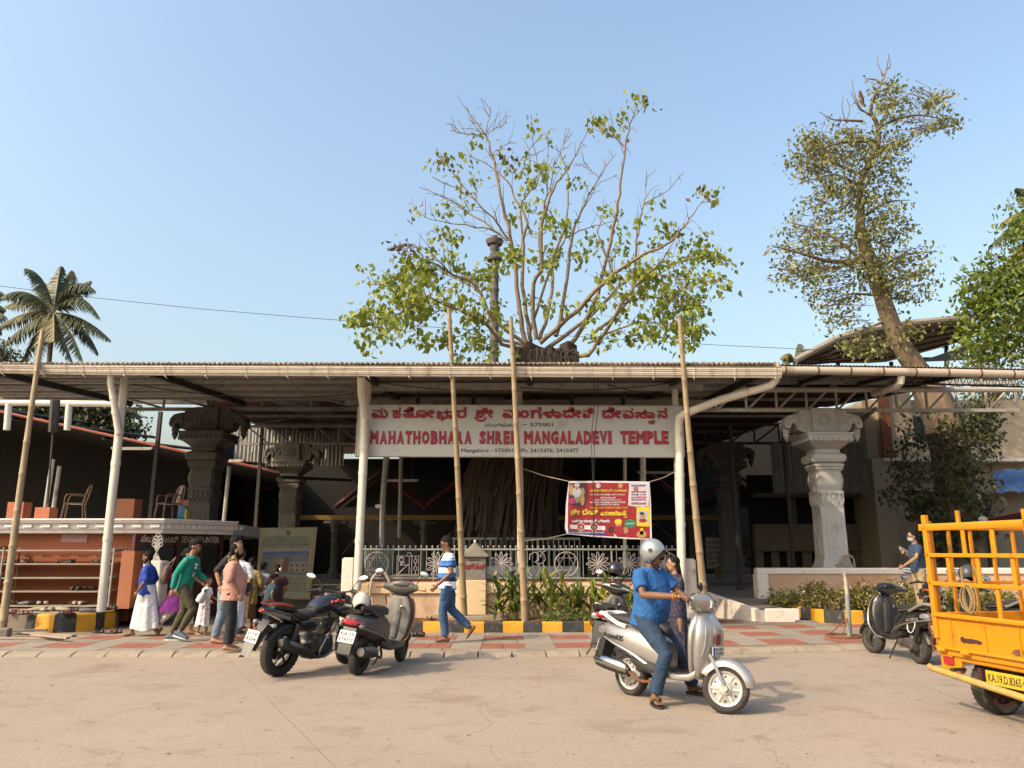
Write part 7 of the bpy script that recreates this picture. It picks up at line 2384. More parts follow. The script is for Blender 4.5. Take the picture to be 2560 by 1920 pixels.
def person(label, loc, yaw, H=1.68, skin=SKIN, pelvis=(0, 0, .93), neck=(.0, 0, 1.44), head=None, hyaw=0, hpitch=0, arms=None, legs=None, belly=.0, girth=1.0, top=None, bottom=None, feet='bare', hair='short', beard=None, vox=.010, roll=0, group=None, shoulders=.175, footpitch=(0, 0), curl=(.5, .5), hands=(1, 1), name='person', glasses=False, extra_loc=None):
 """arms/legs: [(elbow, wrist) right, left], [(knee, ankle) right, left] in metres of a 1.70 m figure; x forward, y left"""
 t = thing(name, label, 'person', loc, (roll, 0, yaw), group, world=False)
 s = H / 1.70
 Q = lambda p: V(p) * s
 def B(m, nm, mt, par=None, rm=0, sm=4, **k):
  for i in range(len(m.v)):
   m.v[i] = m.v[i] * s
  o = m.build(nm, mt, par or t, off=(0, 0, 0), **k)
  if rm:
   remeshed(o, rm, sm)
  return o
 pel, nk = V(pelvis), V(neck)
 hc = V(head) if head else nk + V((.035, 0, .165))
 spine = lambda f: pel.lerp(nk, f)                       # 0 pelvis .. 1 neck base
 sp = (nk - pel).normalized()
 side = V((0, 1, 0))
 fwd = side.cross(sp).normalized()
 sh = [nk - sp * .055 + side * (sg * shoulders * girth ** .5) for sg in (-1, 1)]
 hp = [pel + side * (sg * .092) - sp * .03 for sg in (-1, 1)]
 arms = arms or [((.0, -.24, 1.12), (.06, -.24, .87)), ((.0, .24, 1.12), (.06, .24, .87))]
 legs = legs or [((.02, -.10, .50), (-.02, -.10, .09)), ((.02, .10, .50), (-.02, .10, .09))]
 HR = Matrix.Translation(hc) @ Matrix.Rotation(hyaw, 4, 'Z') @ Matrix.Rotation(hpitch, 4, 'Y')
 # ---- body, one continuous surface
 b = MB()
 def torso(m, secs, n=18):
  rs = []
  for f, dx, hx, hy, off in secs:
   c = spine(f) + fwd * (off + dx)
   rs.append([c + fwd * (hx * math.cos(a)) + side * (hy * math.copysign(abs(math.sin(a)) ** .85, math.sin(a))) for a in [2 * PI * j / n for j in range(n)]])
  m.rings(rs)
 torso(b, [(-.12, 0, .09, .14, 0), (.1, 0, .10, .145, 0), (.35, 0, .095, .135, belly * .5), (.7, 0, .105, .15, 0), (.92, 0, .08, .14, 0), (1.0, 0, .055, .06, 0)])
 b.tube([nk - sp * .03, nk + (hc - nk) * .45, hc + V((-.012, 0, -.05))], [.066, .056, .056], 10)
 k0 = b.mark()
 b.ell((0, 0, .02), (.098, .076, .105), 14)
 b.ell((.018, 0, -.045), (.075, .062, .075), 12)
 b.ell((.055, 0, -.085), (.030, .034, .024), 8)
 b.tube([(.088, 0, .025), (.108, 0, -.018), (.092, 0, -.03)], [.010, .016, .012], 7)
 b.ell((.078, 0, .030), (.020, .050, .012), 8)
 b.ell((.083, 0, -.058), (.014, .024, .010), 8)
 for sg in (-1, 1):
  b.ell((-.005, sg * .078, -.005), (.020, .010, .032), 8)
 b.xf(k0, HR)
 for i, sg in enumerate((-1, 1)):
  e, w = V(arms[i][0]), V(arms[i][1])
  b.tube([sh[i], sh[i].lerp(e, .5), e, e.lerp(w, .3), w], [.052, .047, .040, .040, .027], 10)
  d = (w - e).normalized()
  if hands[i]:
   out = (side * sg - d * d.dot(side * sg))
   if out.length < .1:
    out = V((0, 0, 1)) - d * d.z
   out.normalize()
   fw_ = d.cross(out) * sg                          # thumb side (forward when the arm hangs)
   if arms[i][2:]:
    fw_ = V(arms[i][2]).normalized()
    fw_ = (fw_ - d * fw_.dot(d)).normalized()
    out = d.cross(fw_) * -sg
   elif fw_.x < 0 and abs(d.z) > .5:
    fw_ = -fw_
   pal = -out                                       # the palm faces the body
   c = w + d * .055
   T = Matrix((( d.x, fw_.x, pal.x, c.x), (d.y, fw_.y, pal.y, c.y), (d.z, fw_.z, pal.z, c.z), (0, 0, 0, 1)))
   b.ell((0, 0, 0), (.052, .040, .017), 10, M=T)
   for q, (off, ln) in enumerate(((.030, .070), (.010, .078), (-.010, .073), (-.028, .058))):
    c_ = curl[i]
    p0 = c + d * .040 + fw_ * off
    p1 = p0 + (d * math.cos(c_) + pal * math.sin(c_)) * ln * .45
    p2 = p1 + (d * math.cos(c_ * 2.2) + pal * math.sin(c_ * 2.2)) * ln * .33
    p3 = p2 + (d * math.cos(c_ * 3) + pal * math.sin(c_ * 3)) * ln * .25
    b.tube([p0, p1, p2, p3], [.0105, .0098, .009, .0075], 6)
   p0 = c - d * .02 + fw_ * .030
   b.tube([p0, p0 + (d * .55 + fw_ * .75 + pal * .35).normalized() * .035, p0 + (d * .8 + fw_ * .5 + pal * .5).normalized() * .062], [.014, .012, .009], 6)
 for i, sg in enumerate((-1, 1)):
  kn, an = V(legs[i][0]), V(legs[i][1])
  b.tube([hp[i], hp[i].lerp(kn, .5), kn, kn.lerp(an, .3), an], [.085, .075, .055, .056, .036], 10)
  fp = footpitch[i]
  fd = V((math.cos(fp), legs[i][2] if len(legs[i]) > 2 else sg * .12, -math.sin(fp))).normalized()
  up_ = V((0, 0, 1)) - fd * fd.z
  up_.normalize()
  lat = fd.cross(up_)
  hl = an - up_ * .045 - fd * .055
  k_ = MB()
  rs = []
  for f, wv, hv, cz in ((-.02, .024, .022, .02), (.01, .034, .036, .022), (.07, .036, .046, .03), (.13, .042, .032, .016), (.185, .047, .02, .004), (.205, .042, .014, 0)):
   c = hl + fd * f + up_ * (cz - .015)
   rs.append([c + lat * (wv * math.cos(a)) + up_ * (hv * math.sin(a)) for a in [2 * PI * j / 10 for j in range(10)]])
  b.rings(rs)
  for q in range(5):
   y_ = (q - 2) * .0185
   ln = (.022 if q != (0 if sg < 0 else 4) else .03) - abs(q - 2) * .002
   b.tube([hl + fd * .195 + lat * y_ * sg * sg - up_ * .008, hl + fd * (.21 + ln) + lat * y_ - up_ * .014], [.012 if abs(q - 2) < 2 else .013, .009], 6)
  if feet == 'shoe' or (isinstance(feet, tuple) and feet[0] == 'shoe'):
   m1 = MB()
   rs = []
   for f, wv, hv, cz in ((-.035, .03, .03, .022), (.0, .044, .05, .03), (.07, .046, .055, .034), (.13, .052, .042, .022), (.2, .054, .03, .010), (.245, .04, .02, .004)):
    c = hl + fd * f + up_ * (cz - .012)
    rs.append([c + lat * (wv * math.cos(a)) + up_ * (hv * math.sin(a)) for a in [2 * PI * j / 12 for j in range(12)]])
   m1.rings(rs)
   sh_ = B(m1, 'shoe', feet[1])
   m1 = MB()
   rs = []
   for z_ in (-.042, -.02):
    rs.append([hl + fd * (.105 + .152 * math.cos(a)) + lat * (.056 * math.sin(a)) + up_ * z_ for a in [2 * PI * j / 18 for j in range(18)]])
   m1.rings(rs)
   B(m1, 'sole', SHOE_SOLE, sh_)
  elif feet == 'slipper':
   m1 = MB()
   rs = []
   for z_ in (-.052, -.030):
    rs.append([hl + fd * (.10 + .15 * math.cos(a)) + lat * ((.045 + .012 * math.cos(a)) * math.sin(a)) + up_ * z_ for a in [2 * PI * j / 18 for j in range(18)]])
   m1.rings(rs)
   sl_ = B(m1, 'slipper', M_plas)
   m1 = MB()
   m1.tube([hl + fd * .10 + lat * .05 - up_ * .02, hl + fd * .14 + lat * .035 + up_ * .026, hl + fd * .185 + lat * .008 + up_ * .012, hl + fd * .14 - lat * .035 + up_ * .026, hl + fd * .10 - lat * .05 - up_ * .02], .013, 6, flat=.5)
   B(m1, 'slipper_strap', M_seat, sl_)
 body = B(b, 'body', skin, rm=vox)
 # ---- eyes, hair, beard
 e_ = MB()
 for sg in (-1, 1):
  e_.ell((.087, sg * .032, .008), (.012, .016, .008), 8)
 e_.xf(0, HR)
 B(e_, 'eyes', EYEW, body)
 e_ = MB()
 for sg in (-1, 1):
  e_.ell((.096, sg * .032, .008), (.006, .008, .007), 7)
  e_.tube([(.090, sg * .012, .030), (.093, sg * .034, .036), (.080, sg * .056, .030)], .0055, 5)
 if beard == 'moustache' or beard == 'full' or beard == 'stubble':
  e_.tube([(.090, -.032, -.052), (.100, -.012, -.040), (.102, 0, -.038), (.100, .012, -.040), (.090, .032, -.052)], .010, 6)
 e_.xf(0, HR)
 B(e_, 'brows', HAIR, body)
 if beard in ('full', 'stubble'):
  m1 = MB()
  q = 1.0 if beard == 'full' else .9
  m1.ell((.030, 0, -.080 ), (.068 * q, .064 * q, .052 * q), 12)
  m1.ell((.060, 0, -.105), (.034 * q, .040 * q, .034 * q), 10)
  for sg in (-1, 1):
   m1.ell((.012, sg * .058, -.05), (.03, .016, .055), 8)
  m1.xf(0, HR)
  B(m1, 'beard', HAIR, body, rm=.010, sm=2)
 if hair:
  m1 = MB()
  m1.ell((-.020, 0, .048), (.099, .085, .092), 14)
  m1.ell((-.045, 0, .0), (.066, .078, .085), 12)
  if hair in ('tall', 'quiff'):
   for i in range(16):
    a = rnd.uniform(-1, 1)
    m1.ell((rnd.uniform(-.06, .085), a * .05, .105 + rnd.uniform(0, .03)), (.035, .03, .032), 7)
   m1.ell((.060, 0, .088), (.045, .055, .035), 8)
  if hair == 'receding':
   m1 = MB()
   m1.ell((-.035, 0, .035), (.085, .084, .082), 14)
   m1.ell((-.045, 0, -.02), (.064, .076, .07), 12)
  if hair == 'bun':
   m1.ell((-.115, 0, .0), (.055, .06, .055), 10)
  if hair == 'long':
   m1.ell((-.065, 0, -.07), (.055, .075, .11), 10)
   m1.tube([(-.06, 0, -.05), (-.09, 0, -.2), (-.085, .02, -.34)], [.06, .05, .025], 8)
  if hair in ('short', 'tall', 'quiff'):
   for i in range(26):
    a, c_ = rnd.uniform(0, 2 * PI), rnd.uniform(.1, 1)
    m1.ell((-.02 + .085 * math.cos(a) * c_, .07 * math.sin(a) * c_, .048 + .082 * math.sqrt(1 - c_ * c_ * .9)), (.02, .018, .016), 6)
  m1.xf(0, HR)
  B(m1, 'hair', HAIR, body, rm=.011, sm=1)
 if glasses:
  m1 = MB()
  for sg in (-1, 1):
   m1.tube([(.102 + .0 * math.cos(a), sg * .034 + .024 * math.cos(a), .008 + .018 * math.sin(a)) for a in [2 * PI * j / 10 for j in range(10)]], .003, 4, closed=True)
   m1.tube([(.100, sg * .056, .012), (.0, sg * .082, .012)], .003, 4)
  m1.xf(0, HR)
  B(m1, 'glasses', M_plas if glasses is True else glasses, body)
 # ---- upper garment
 if top:
  kind, tm = top[0], top[1]
  sleeve = top[2] if len(top) > 2 else .6
  hem = top[3] if len(top) > 3 else -.22
  m1 = MB()
  g_ = girth
  secs = [(hem, -.005, .135 * g_ + belly * .3, .185 * g_, belly * .2), (hem * .5 + .02, 0, .125 * g_ + belly * .4, .178 * g_, belly * .3), (.2, 0, .118 * g_ + belly * .55, .168 * g_, belly * .5), (.42, 0, .118 * g_ + belly * .5, .168 * g_, belly * .45), (.68, 0, .122 * g_ + belly * .2, .182 * g_, belly * .15), (.86, 0, .108 * g_, .190 * g_, 0), (.95, 0, .085, .165, 0), (1.0, 0, .068, .095, 0), (1.03, 0, .062, .068, .004)]
  torso(m1, secs, 22)
  for i, sg in enumerate((-1, 1)):
   e, w = V(arms[i][0]), V(arms[i][1])
   if sleeve <= 1:
    q = sh[i].lerp(e, sleeve)
    m1.tube([sh[i] + side * (-sg * .035), sh[i].lerp(q, .35), q], [.078 * g_ ** .4, .074 * g_ ** .4, .069 * g_ ** .4], 12)
   else:
    q = e.lerp(w, sleeve - 1)
    m1.tube([sh[i] + side * (-sg * .035), sh[i].lerp(e, .35), e, e.lerp(q, .6), q], [.074, .068, .056, .052, .046 + (.006 if sleeve < 1.7 else -.004)], 12)
  for _ in range(int(10)):                           # folds
   f = rnd.uniform(-.1, .8)
   a = rnd.uniform(0, 2 * PI)
   c = spine(f) + fwd * ((.115 * g_ + belly * .5) * math.cos(a) + belly * .4) + side * (.168 * g_ * math.sin(a))
   tang = (side * math.cos(a) - fwd * math.sin(a)) * .09 + sp * rnd.uniform(-.06, .10)
   m1.tube([c - tang, c, c + tang], [.004, .014, .004], 5)
  tp_ = B(m1, 'shirt' if kind != 'kurta' else 'kurta', tm, rm=vox * 1.05, sm=3)
  if kind == 'shirt':                               # collar
   m1 = MB()
   rs = []
   for z_, r_ in ((.955, .084), (1.035, .072), (1.05, .080), (.985, .096)):
    c = spine(z_)
    rs.append([c + fwd * (r_ * math.cos(a) + .006) + side * (r_ * 1.02 * math.sin(a)) + sp * (-.02 * max(0, math.cos(a))) for a in [R(28) + (2 * PI - R(56)) * j / 16 for j in range(17)]])
   m1.rings(rs, closed=False, caps=False)
   B(m1, 'collar', tm, tp_)
 # ---- lower garment
 if bottom:
  kind, bm2 = bottom[0], bottom[1]
  m1 = MB()
  if kind == 'trousers':
   hemr = bottom[2] if len(bottom) > 2 else .066
   hl_ = bottom[3] if len(bottom) > 3 else .93
   torso(m1, [(-.16, 0, .10, .13, 0), (-.06, 0, .118 * girth, .165 * girth ** .6, 0), (.08, 0, .115 * girth + belly * .3, .162 * girth ** .7, belly * .2), (.2, 0, .11 * girth + belly * .3, .155 * girth ** .7, belly * .2)], 18)
   for i in (0, 1):
    kn, an = V(legs[i][0]), V(legs[i][1])
    q = kn.lerp(an, hl_)
    m1.tube([hp[i] + V((0, 0, .02)), hp[i].lerp(kn, .35), hp[i].lerp(kn, .7), kn, kn.lerp(q, .5), q.lerp(kn, .08), q], [.105, .104, .088, .076, .070, hemr, hemr + .003], 14)
    for _ in range(9):
     f = rnd.uniform(.25, 1)
     c = (kn.lerp(q, rnd.uniform(.0, 1)) if rnd.random() < .65 else hp[i].lerp(kn, f))
     a = rnd.uniform(0, 2 * PI)
     dr = V((math.cos(a), math.sin(a), 0)) * .062
     tg_ = V((-math.sin(a), math.cos(a), rnd.uniform(-.7, .7))) * .045
     m1.tube([c + dr - tg_, c + dr * 1.08, c + dr + tg_], [.004, .011, .004], 5)
   B(m1, 'trousers', bm2, rm=vox, sm=3)
  else:
   zt_2 = .30 if kind == 'half' else .14 if kind == 'dhoti' else .10
   rs = []
   fr = [V(legs[i][1]) for i in (0, 1)]
   n = 32
   for q in range(9):
    f = q / 8
    z = pel.z + .10 + (zt_2 - pel.z - .10) * f
    c = pel.lerp((fr[0] + fr[1]) / 2, f)
    hx = .135 * girth + belly * .2 + abs(fr[0].x - fr[1].x) * .30 * f
    hy = .165 + .0 * f
    ring = []
    for j in range(n):
     a = 2 * PI * j / n
     fl = 1 + (.10 * math.sin(a * 7 + 2 * f) + .06 * math.sin(a * 11)) * f ** .7
     ring.append(V((c.x + hx * math.cos(a) * fl, c.y + hy * math.sin(a) * fl, z + .03 * f * math.sin(a * 3))))
    rs.append(ring)
   m1.rings(rs)
   B(m1, {'dhoti': 'dhoti', 'skirt': 'skirt', 'half': 'lower_cloth'}[kind], bm2, ang=80)
 t['_s'] = s
 return t
def stand(u, v, vtop, z=.07):
 g_ = gr(u, v, z)
 return g_, at(u, vtop, g_.y).z - z
BLUE = cloth('royal_blue_cotton', (.015, .075, .50))
WHITEC = cloth('white_cotton', (1.0, 1.0, 1.05), var=.04)
# 1 man in blue shirt and white dhoti
l, H = stand(358, 1590, 1384)
A1 = person('man in a royal blue shirt and white dhoti walking left past the shoe racks', l, R(182), H * 1.02, SKIN3, neck=(.03, 0, 1.42), hpitch=R(10), arms=[((-.06, -.25, 1.14), (.06, -.27, .90)), ((-.05, .25, 1.14), (.10, .24, .90))], legs=[((-.11, -.06, .50), (-.28, -.06, .13)), ((.10, .06, .50), (.22, .06, .085))], belly=.05, girth=1.06, top=('shirt', BLUE, 1.15, -.20), bottom=('dhoti', WHITEC), beard='stubble', footpitch=(R(50), 0), feet='bare')
# 2 green jumper
l, H = stand(450, 1603, 1352)
GREEN = cloth('emerald_jersey', (.0, .36, .25))
OLIVE = cloth('olive_joggers', (.095, .085, .035))
A2 = person('young man in an emerald green jumper and olive joggers stepping right', l, R(-4), H, SKIN, neck=(.09, 0, 1.43), hpitch=R(14), arms=[((-.06, -.22, 1.14), (-.10, -.24, .88)), ((.10, .22, 1.15), (.30, .16, 1.02))], legs=[((.22, -.08, .53), (.02, -.09, .16)), ((-.02, .09, .50), (-.22, .09, .09))], top=('tee', GREEN, 1.95, -.17), bottom=('trousers', OLIVE, .050, .90), hair='quiff', feet=('shoe', cloth('blue_grey_canvas', (.12, .17, .24))), footpitch=(R(14), 0), girth=.92)
k = MB()
s_ = A2['_s']
for pts in (((.20, -.10, 1.22), (.215, -.03, 1.30)), ((.215, -.10, 1.30), (.205, -.03, 1.21)), ((.19, -.11, 1.14), (.195, -.04, 1.14)), ((.18, -.11, 1.10), (.185, -.05, 1.10))):
 k.tube([V(p) * s_ for p in pts], .009, 5)
k.build('chest_print', M_plate, A2, off=(0, 0, 0))
# 3 black shirt, pale jeans
l, H = stand(556, 1608, 1345)
BLKS = cloth('black_shirt_cloth', (.022, .021, .022))
PJEAN = cloth('pale_jeans', (.24, .33, .43), var=.22, scale=4)
A3 = person('man in a rolled sleeve black shirt and pale jeans standing behind the pink shirt', l, R(5), H, SKIN2, neck=(.07, 0, 1.44), hpitch=R(5), arms=[((-.12, -.24, 1.16), (-.03, -.30, .93)), ((.05, .22, 1.14), (.22, .15, .96))], legs=[((-.02, -.10, .50), (-.10, -.12, .09)), ((.10, .12, .50), (.14, .14, .09))], top=('shirt', BLKS, 1.1, -.2), bottom=('trousers', PJEAN, .068), hair='tall', girth=.98)
# 4 pink shirt
l, H = stand(566, 1627, 1366)
PINK = cloth('salmon_pink_cotton', (.78, .36, .30))
DJEAN = cloth('dark_jeans', (.016, .022, .036), var=.35, scale=4)
A4 = person('bearded barefoot man in a salmon pink shirt and dark jeans, bag strap across him', l, R(18), H * 1.02, SKIN2, neck=(.01, 0, 1.43), hpitch=R(4), arms=[((-.03, -.26, 1.13), (.12, -.27, .91)), ((.06, .25, 1.13), (.20, .22, .95))], legs=[((.03, -.11, .50), (.01, -.12, .09)), ((.05, .11, .50), (.03, .13, .09))], belly=.11, girth=1.14, top=('shirt', PINK, 1.12, -.27), bottom=('trousers', DJEAN, .072), hair='receding', beard='full')
s_ = A4['_s']
k = MB()
k.tube([V(p) * s_ for p in ((-.075, -.06, 1.44), (-.0, -.09, 1.475), (.09, -.03, 1.40), (.17, .05, 1.22), (.22, .10, 1.05))], .024, 6, flat=.35)
k.build('bag_strap', mat('lime_strap', (.35, .55, .03), .6), A4, off=(0, 0, 0))
t = thing('waist_bag', 'small black and blue sling bag hanging on the front of the man in pink', 'bag', A4.location, A4.rotation_euler, world=False)
k = MB().box(V((.27, .05, 1.00)) * s_, (.09, .20, .15), bev=.03)
k.build('bag_body', cloth('bag_black', (.02, .025, .035)), t, off=(0, 0, 0))
MB().box(V((.318, .05, 1.0)) * s_, (.012, .12, .06), bev=.004).build('bag_panel', mat('bag_blue', (.05, .16, .34), .6), t, off=(0, 0, 0))
# 5 woman in purple
l, H = stand(445, 1588, 1372)
PURP = cloth('purple_kurta_cloth', (.22, .012, .25))
A5 = person('woman in a flowing purple kurta and white leggings half hidden behind the man in green', l, R(0), H, SKIN2, neck=(.04, 0, 1.42), arms=[((-.1, -.22, 1.14), (-.05, -.22, .92)), ((.1, .22, 1.14), (.3, .18, 1.02))], legs=[((-.12, -.08, .50), (-.42, -.08, .16)), ((.16, .08, .50), (.22, .08, .09))], top=('kurta', PURP, 1.3, -.15), bottom=('trousers', cloth('white_leggings', (.75, .74, .74)), .052, .72), hair='bun', footpitch=(R(45), 0))
s_ = A5['_s']
rs = []
for q in range(7):
 f = q / 6
 rs.append([V((-.02 - .13 * f + (.13 + .20 * f) * math.cos(a) * (1 + .07 * math.sin(5 * a)), (.17 + .06 * f) * math.sin(a), 1.02 - .56 * f)) * s_ for a in [2 * PI * j / 24 for j in range(24)]])
MB().rings(rs).build('kurta_skirt', PURP, A5, off=(0, 0, 0))
t = thing('shoulder_bag', 'brown handbag carried by the woman in purple', 'bag', A5.location, A5.rotation_euler, world=False)
k = MB().box((-.30, -.05, 1.08), (.10, .22, .34), M=Matrix.Rotation(R(12), 4, 'Y'), bev=.03)
k.build('bag_body', cloth('tan_leather', (.30, .19, .13)), t, off=(0, 0, 0))
MB().tube([(-.28, -.1, 1.24), (-.12, -.13, 1.40), (-.24, .02, 1.24)], .010, 5).build('bag_strap', cloth('tan_leather', (.30, .19, .13)), t, off=(0, 0, 0))
# 6 child in pink floral
l, H = stand(506, 1590, 1442)
A6 = person('child in a pink and white floral dress between the men in green and black', l, R(-5), H, SKIN2, neck=(.03, 0, 1.40), arms=[((.05, -.2, 1.14), (.22, -.18, 1.02)), ((.06, .2, 1.14), (.25, .15, 1.05))], legs=[((-.05, -.09, .50), (-.12, -.09, .09)), ((.06, .09, .50), (.06, .09, .09))], top=('kurta', spots('floral_pink', (.70, .66, .66), (.55, .04, .18), 24, .34), .9, -.15), bottom=('half', spots('floral_pink', (.70, .66, .66), (.55, .04, .18))), hair='bun')
t = thing('water_bottle', 'white bottle with green cap held between the men in green and black', 'bottle', at(505, 1490, l.y - .32))
c = at(505, 1492, l.y - .32)
MB().lathe([(.05, -.11), (.075, -.09), (.08, .0), (.05, .06), (.03, .09), (.03, .11)], 12, c=c, M=Matrix.Rotation(R(25), 4, 'Y')).build('flask', M_plate, t)
MB().lathe([(.032, .10), (.034, .14)], 10, c=c, M=Matrix.Rotation(R(25), 4, 'Y')).build('cap', mat('cap_green', (.02, .3, .16), .5), t)
# 7 man in white dhoti facing away
l, H = stand(588, 1585, 1372)
person('man in a white shirt and long white dhoti facing the hall behind the pink shirt', l, R(85), H, SKIN3, top=('shirt', WHITEC, 1.1, -.15), bottom=('dhoti', WHITEC), arms=[((.02, -.25, 1.13), (.10, -.24, .9)), ((.02, .25, 1.13), (.10, .24, .9))])
# 8 yellow kurta
l, H = stand(618, 1574, 1398)
KHAK = cloth('mustard_kurta_cloth', (.50, .36, .10))
person('man in a mustard kurta and brown dhoti facing the dark hall', l, R(80), H, SKIN3, girth=1.08, top=('kurta', KHAK, 1.5, -.62), bottom=('half', cloth('brown_dhoti_cloth', (.22, .12, .04))), arms=[((.02, -.27, 1.12), (.14, -.24, .9)), ((.02, .27, 1.12), (.10, .26, .88))], belly=.05)
# 9 white shirt man
l, H = stand(648, 1572, 1405)
person('man in a white shirt and dark trousers in the shade left of the information board', l, R(62), H * .98, SKIN3, top=('shirt', cloth('pale_blue_white', (.42, .45, .55)), .6, -.15), bottom=('trousers', DJEAN), arms=[((.06, -.27, 1.14), (.22, -.2, .98)), ((.05, .25, 1.13), (.22, .2, .98))])
# 10 maroon woman
l, H = stand(684, 1578, 1414)
MAR = cloth('maroon_cloth', (.055, .008, .016))
A10 = person('woman in a maroon top with flowers in her hair, seen from behind before the board', l, R(100), H, SKIN2, girth=1.1, top=('kurta', MAR, .8, -.55), bottom=('skirt', MAR), hair='bun', arms=[((.02, -.27, 1.14), (.16, -.2, .98)), ((.02, .27, 1.14), (.16, .22, .98))])
MB().ell(V((-.10, -.09, 1.60)) * A10['_s'], (.035, .03, .04), 8).build('flower_string', mat('jasmine', (.75, .66, .42), .8, var=.2, scale=60), A10, off=(0, 0, 0))
# 11 bent person in teal
l, H = stand(664, 1585, 1440)
person('person in a dark teal top bending beside the woman in maroon', l, R(40), H * 1.05, SKIN3, neck=(.14, 0, 1.40), hpitch=R(28), top=('kurta', cloth('teal_cloth', (.02, .07, .10)), .6, -.3), bottom=('trousers', DJEAN), hair='bun')
# 12 striped polo
l, H = stand(1118, 1606, 1344)
wh, bl, nv = (.92, .92, .95), (.03, .14, .44), (.014, .018, .05)
STR = bands('striped_polo', [(.60, bl), (.86, bl), (.895, wh), (1.0, wh), (1.005, nv), (1.075, bl), (1.15, wh), (1.235, nv), (1.27, bl), (1.33, nv), (1.338, bl), (1.365, wh), (1.378, bl), (1.395, wh)])
JEAN = cloth('blue_jeans', (.045, .13, .28), var=.45, scale=3.5)
A12 = person('man in a blue and white striped polo and jeans walking left along the kerb', l, R(184), H, SKIN3, neck=(.0, 0, 1.43), hpitch=R(22), arms=[((-.08, -.25, 1.14), (-.02, -.24, .90)), ((-.05, .26, 1.13), (.17, .28, .93))], legs=[((-.06, -.08, .52), (-.38, -.08, .22)), ((.08, .08, .50), (.03, .08, .09))], top=('tee', STR, .62, -.16), bottom=('trousers', JEAN, .064), footpitch=(R(52), 0), belly=.05, girth=1.04, glasses=True, vox=.009)
m1 = MB().tube([V((.155 + .032 * math.cos(a), .278 + .03 * math.sin(a), .945 - .01 * math.cos(a))) * A12['_s'] for a in [2 * PI * j / 12 for j in range(12)]], .008, 5, closed=True)
m1.box(V((.17, .305, .94)) * A12['_s'], (.035, .012, .035), bev=.004)
m1.build('wrist_watch', M_chrome, A12, off=(0, 0, 0))
# 13 the rider
RB = cloth('bright_blue_shirt_cloth', (.018, .15, .46))
RJ = cloth('rider_jeans', (.022, .06, .13), var=.4, scale=4)
st_ = SILVER
inv = (Matrix.Translation(V((st_.location.x, st_.location.y, 0))) @ Zr(st_.rotation_euler.z)).inverted()
fR, fL = inv @ gr(1640, 1766), inv @ gr(1738, 1737)
p0, ax = V((1.00, 0, .95)), V((-.26, 0, .97)).normalized()
S_ = Matrix.Translation(p0) @ Matrix.Rotation(SIL_STEER, 4, ax) @ Matrix.Translation(-p0)
def grip(sg):
 q = S_ @ V((.90, sg * .295, 1.005))
 return V((q.x, q.y, q.z)) * SIL_SCALE
HS = 1.03
def U(p):
 return tuple(V(p) / HS)
gR, gL = grip(-1), grip(1)
sc_ = SIL_SCALE
kR = V((.52, -.22, .60)); kL = V((.52, .24, .60))
RID = person('rider in a bright blue shirt, jeans and silver helmet sitting on the silver scooter', (st_.location.x, st_.location.y, 0), st_.rotation_euler.z, 1.70 * HS, SKIN3, pelvis=U((.27, 0, .90)), neck=U((.34, 0, 1.39)), head=U((.395, 0, 1.545)), hyaw=R(20), arms=[(U((.50, -.30, 1.12)), U(gR + V((-.085, .01, .035))), (0, 1, 0)), (U((.50, .29, 1.12)), U(gL + V((-.085, -.01, .035))), (0, -1, 0))], legs=[(U((fR.x + .10, -.20, .52)), U((fR.x - .02, fR.y, .105)), -.5), (U((fL.x + .04, .23, .52)), U((fL.x - .02, fL.y, .105)), .1)], belly=.12, girth=1.14, top=('shirt', RB, .72, -.24), bottom=('trousers', RJ, .074, .92), hair=None, beard='moustache', feet='slipper', glasses=mat('gold_rim', (.6, .38, .08), .3, .8), vox=.008, curl=(.95, .95))
m1 = MB()
HRm = Matrix.Translation(V((.395, 0, 1.545))) @ Matrix.Rotation(R(20), 4, 'Z')
for sg in (-1, 1):
 m1.ell((.100, sg * .035, .006), (.005, .026, .019), 10)
m1.xf(0, HRm)
m1.build('sunglass_lenses', M_green, RID, off=(0, 0, 0))
e_, w_ = V((.50, -.30, 1.12)), gR + V((-.085, .01, .035))
for f, m_ in ((.86, M_amber), (.92, mat('gold_rim', (.6, .38, .08), .3, .8))):
 c = e_.lerp(w_, f)
 d = (w_ - e_).normalized()
 a_, b_ = frame(d)
 MB().tube([c + a_ * (.036 * math.cos(q)) + b_ * (.036 * math.sin(q)) for q in [2 * PI * j / 14 for j in range(14)]], .008, 5, closed=True).build('bracelet', m_, RID, off=(0, 0, 0))
hw = Matrix.Translation(RID.location) @ Zr(RID.rotation_euler.z) @ V((.385, 0, 1.585))
helmet('silver open face helmet on the rider\'s head', hw, (0, R(4), RID.rotation_euler.z + R(20)), M_hels, 'open', None).scale = (1.04, 1.04, 1.04)
# 14 woman in navy floral behind the scooter
gN = V((2.34, 11.3, .0))
NAVY = spots('navy_floral', (.012, .014, .035), (.40, .12, .08), 30, .17)
A14 = person('woman in a navy floral dress standing behind the silver scooter, one hand raised', gN, R(185), at(1695, 1396, 11.3).z, SKIN2, hyaw=R(-8), arms=[((.02, -.24, 1.14), (.12, -.18, .95)), ((.04, .24, 1.13), (.20, .12, 1.24))], top=('kurta', NAVY, 1.45, -.3), bottom=('skirt', NAVY), hair='long', curl=(.5, 1.1), girth=1.02)
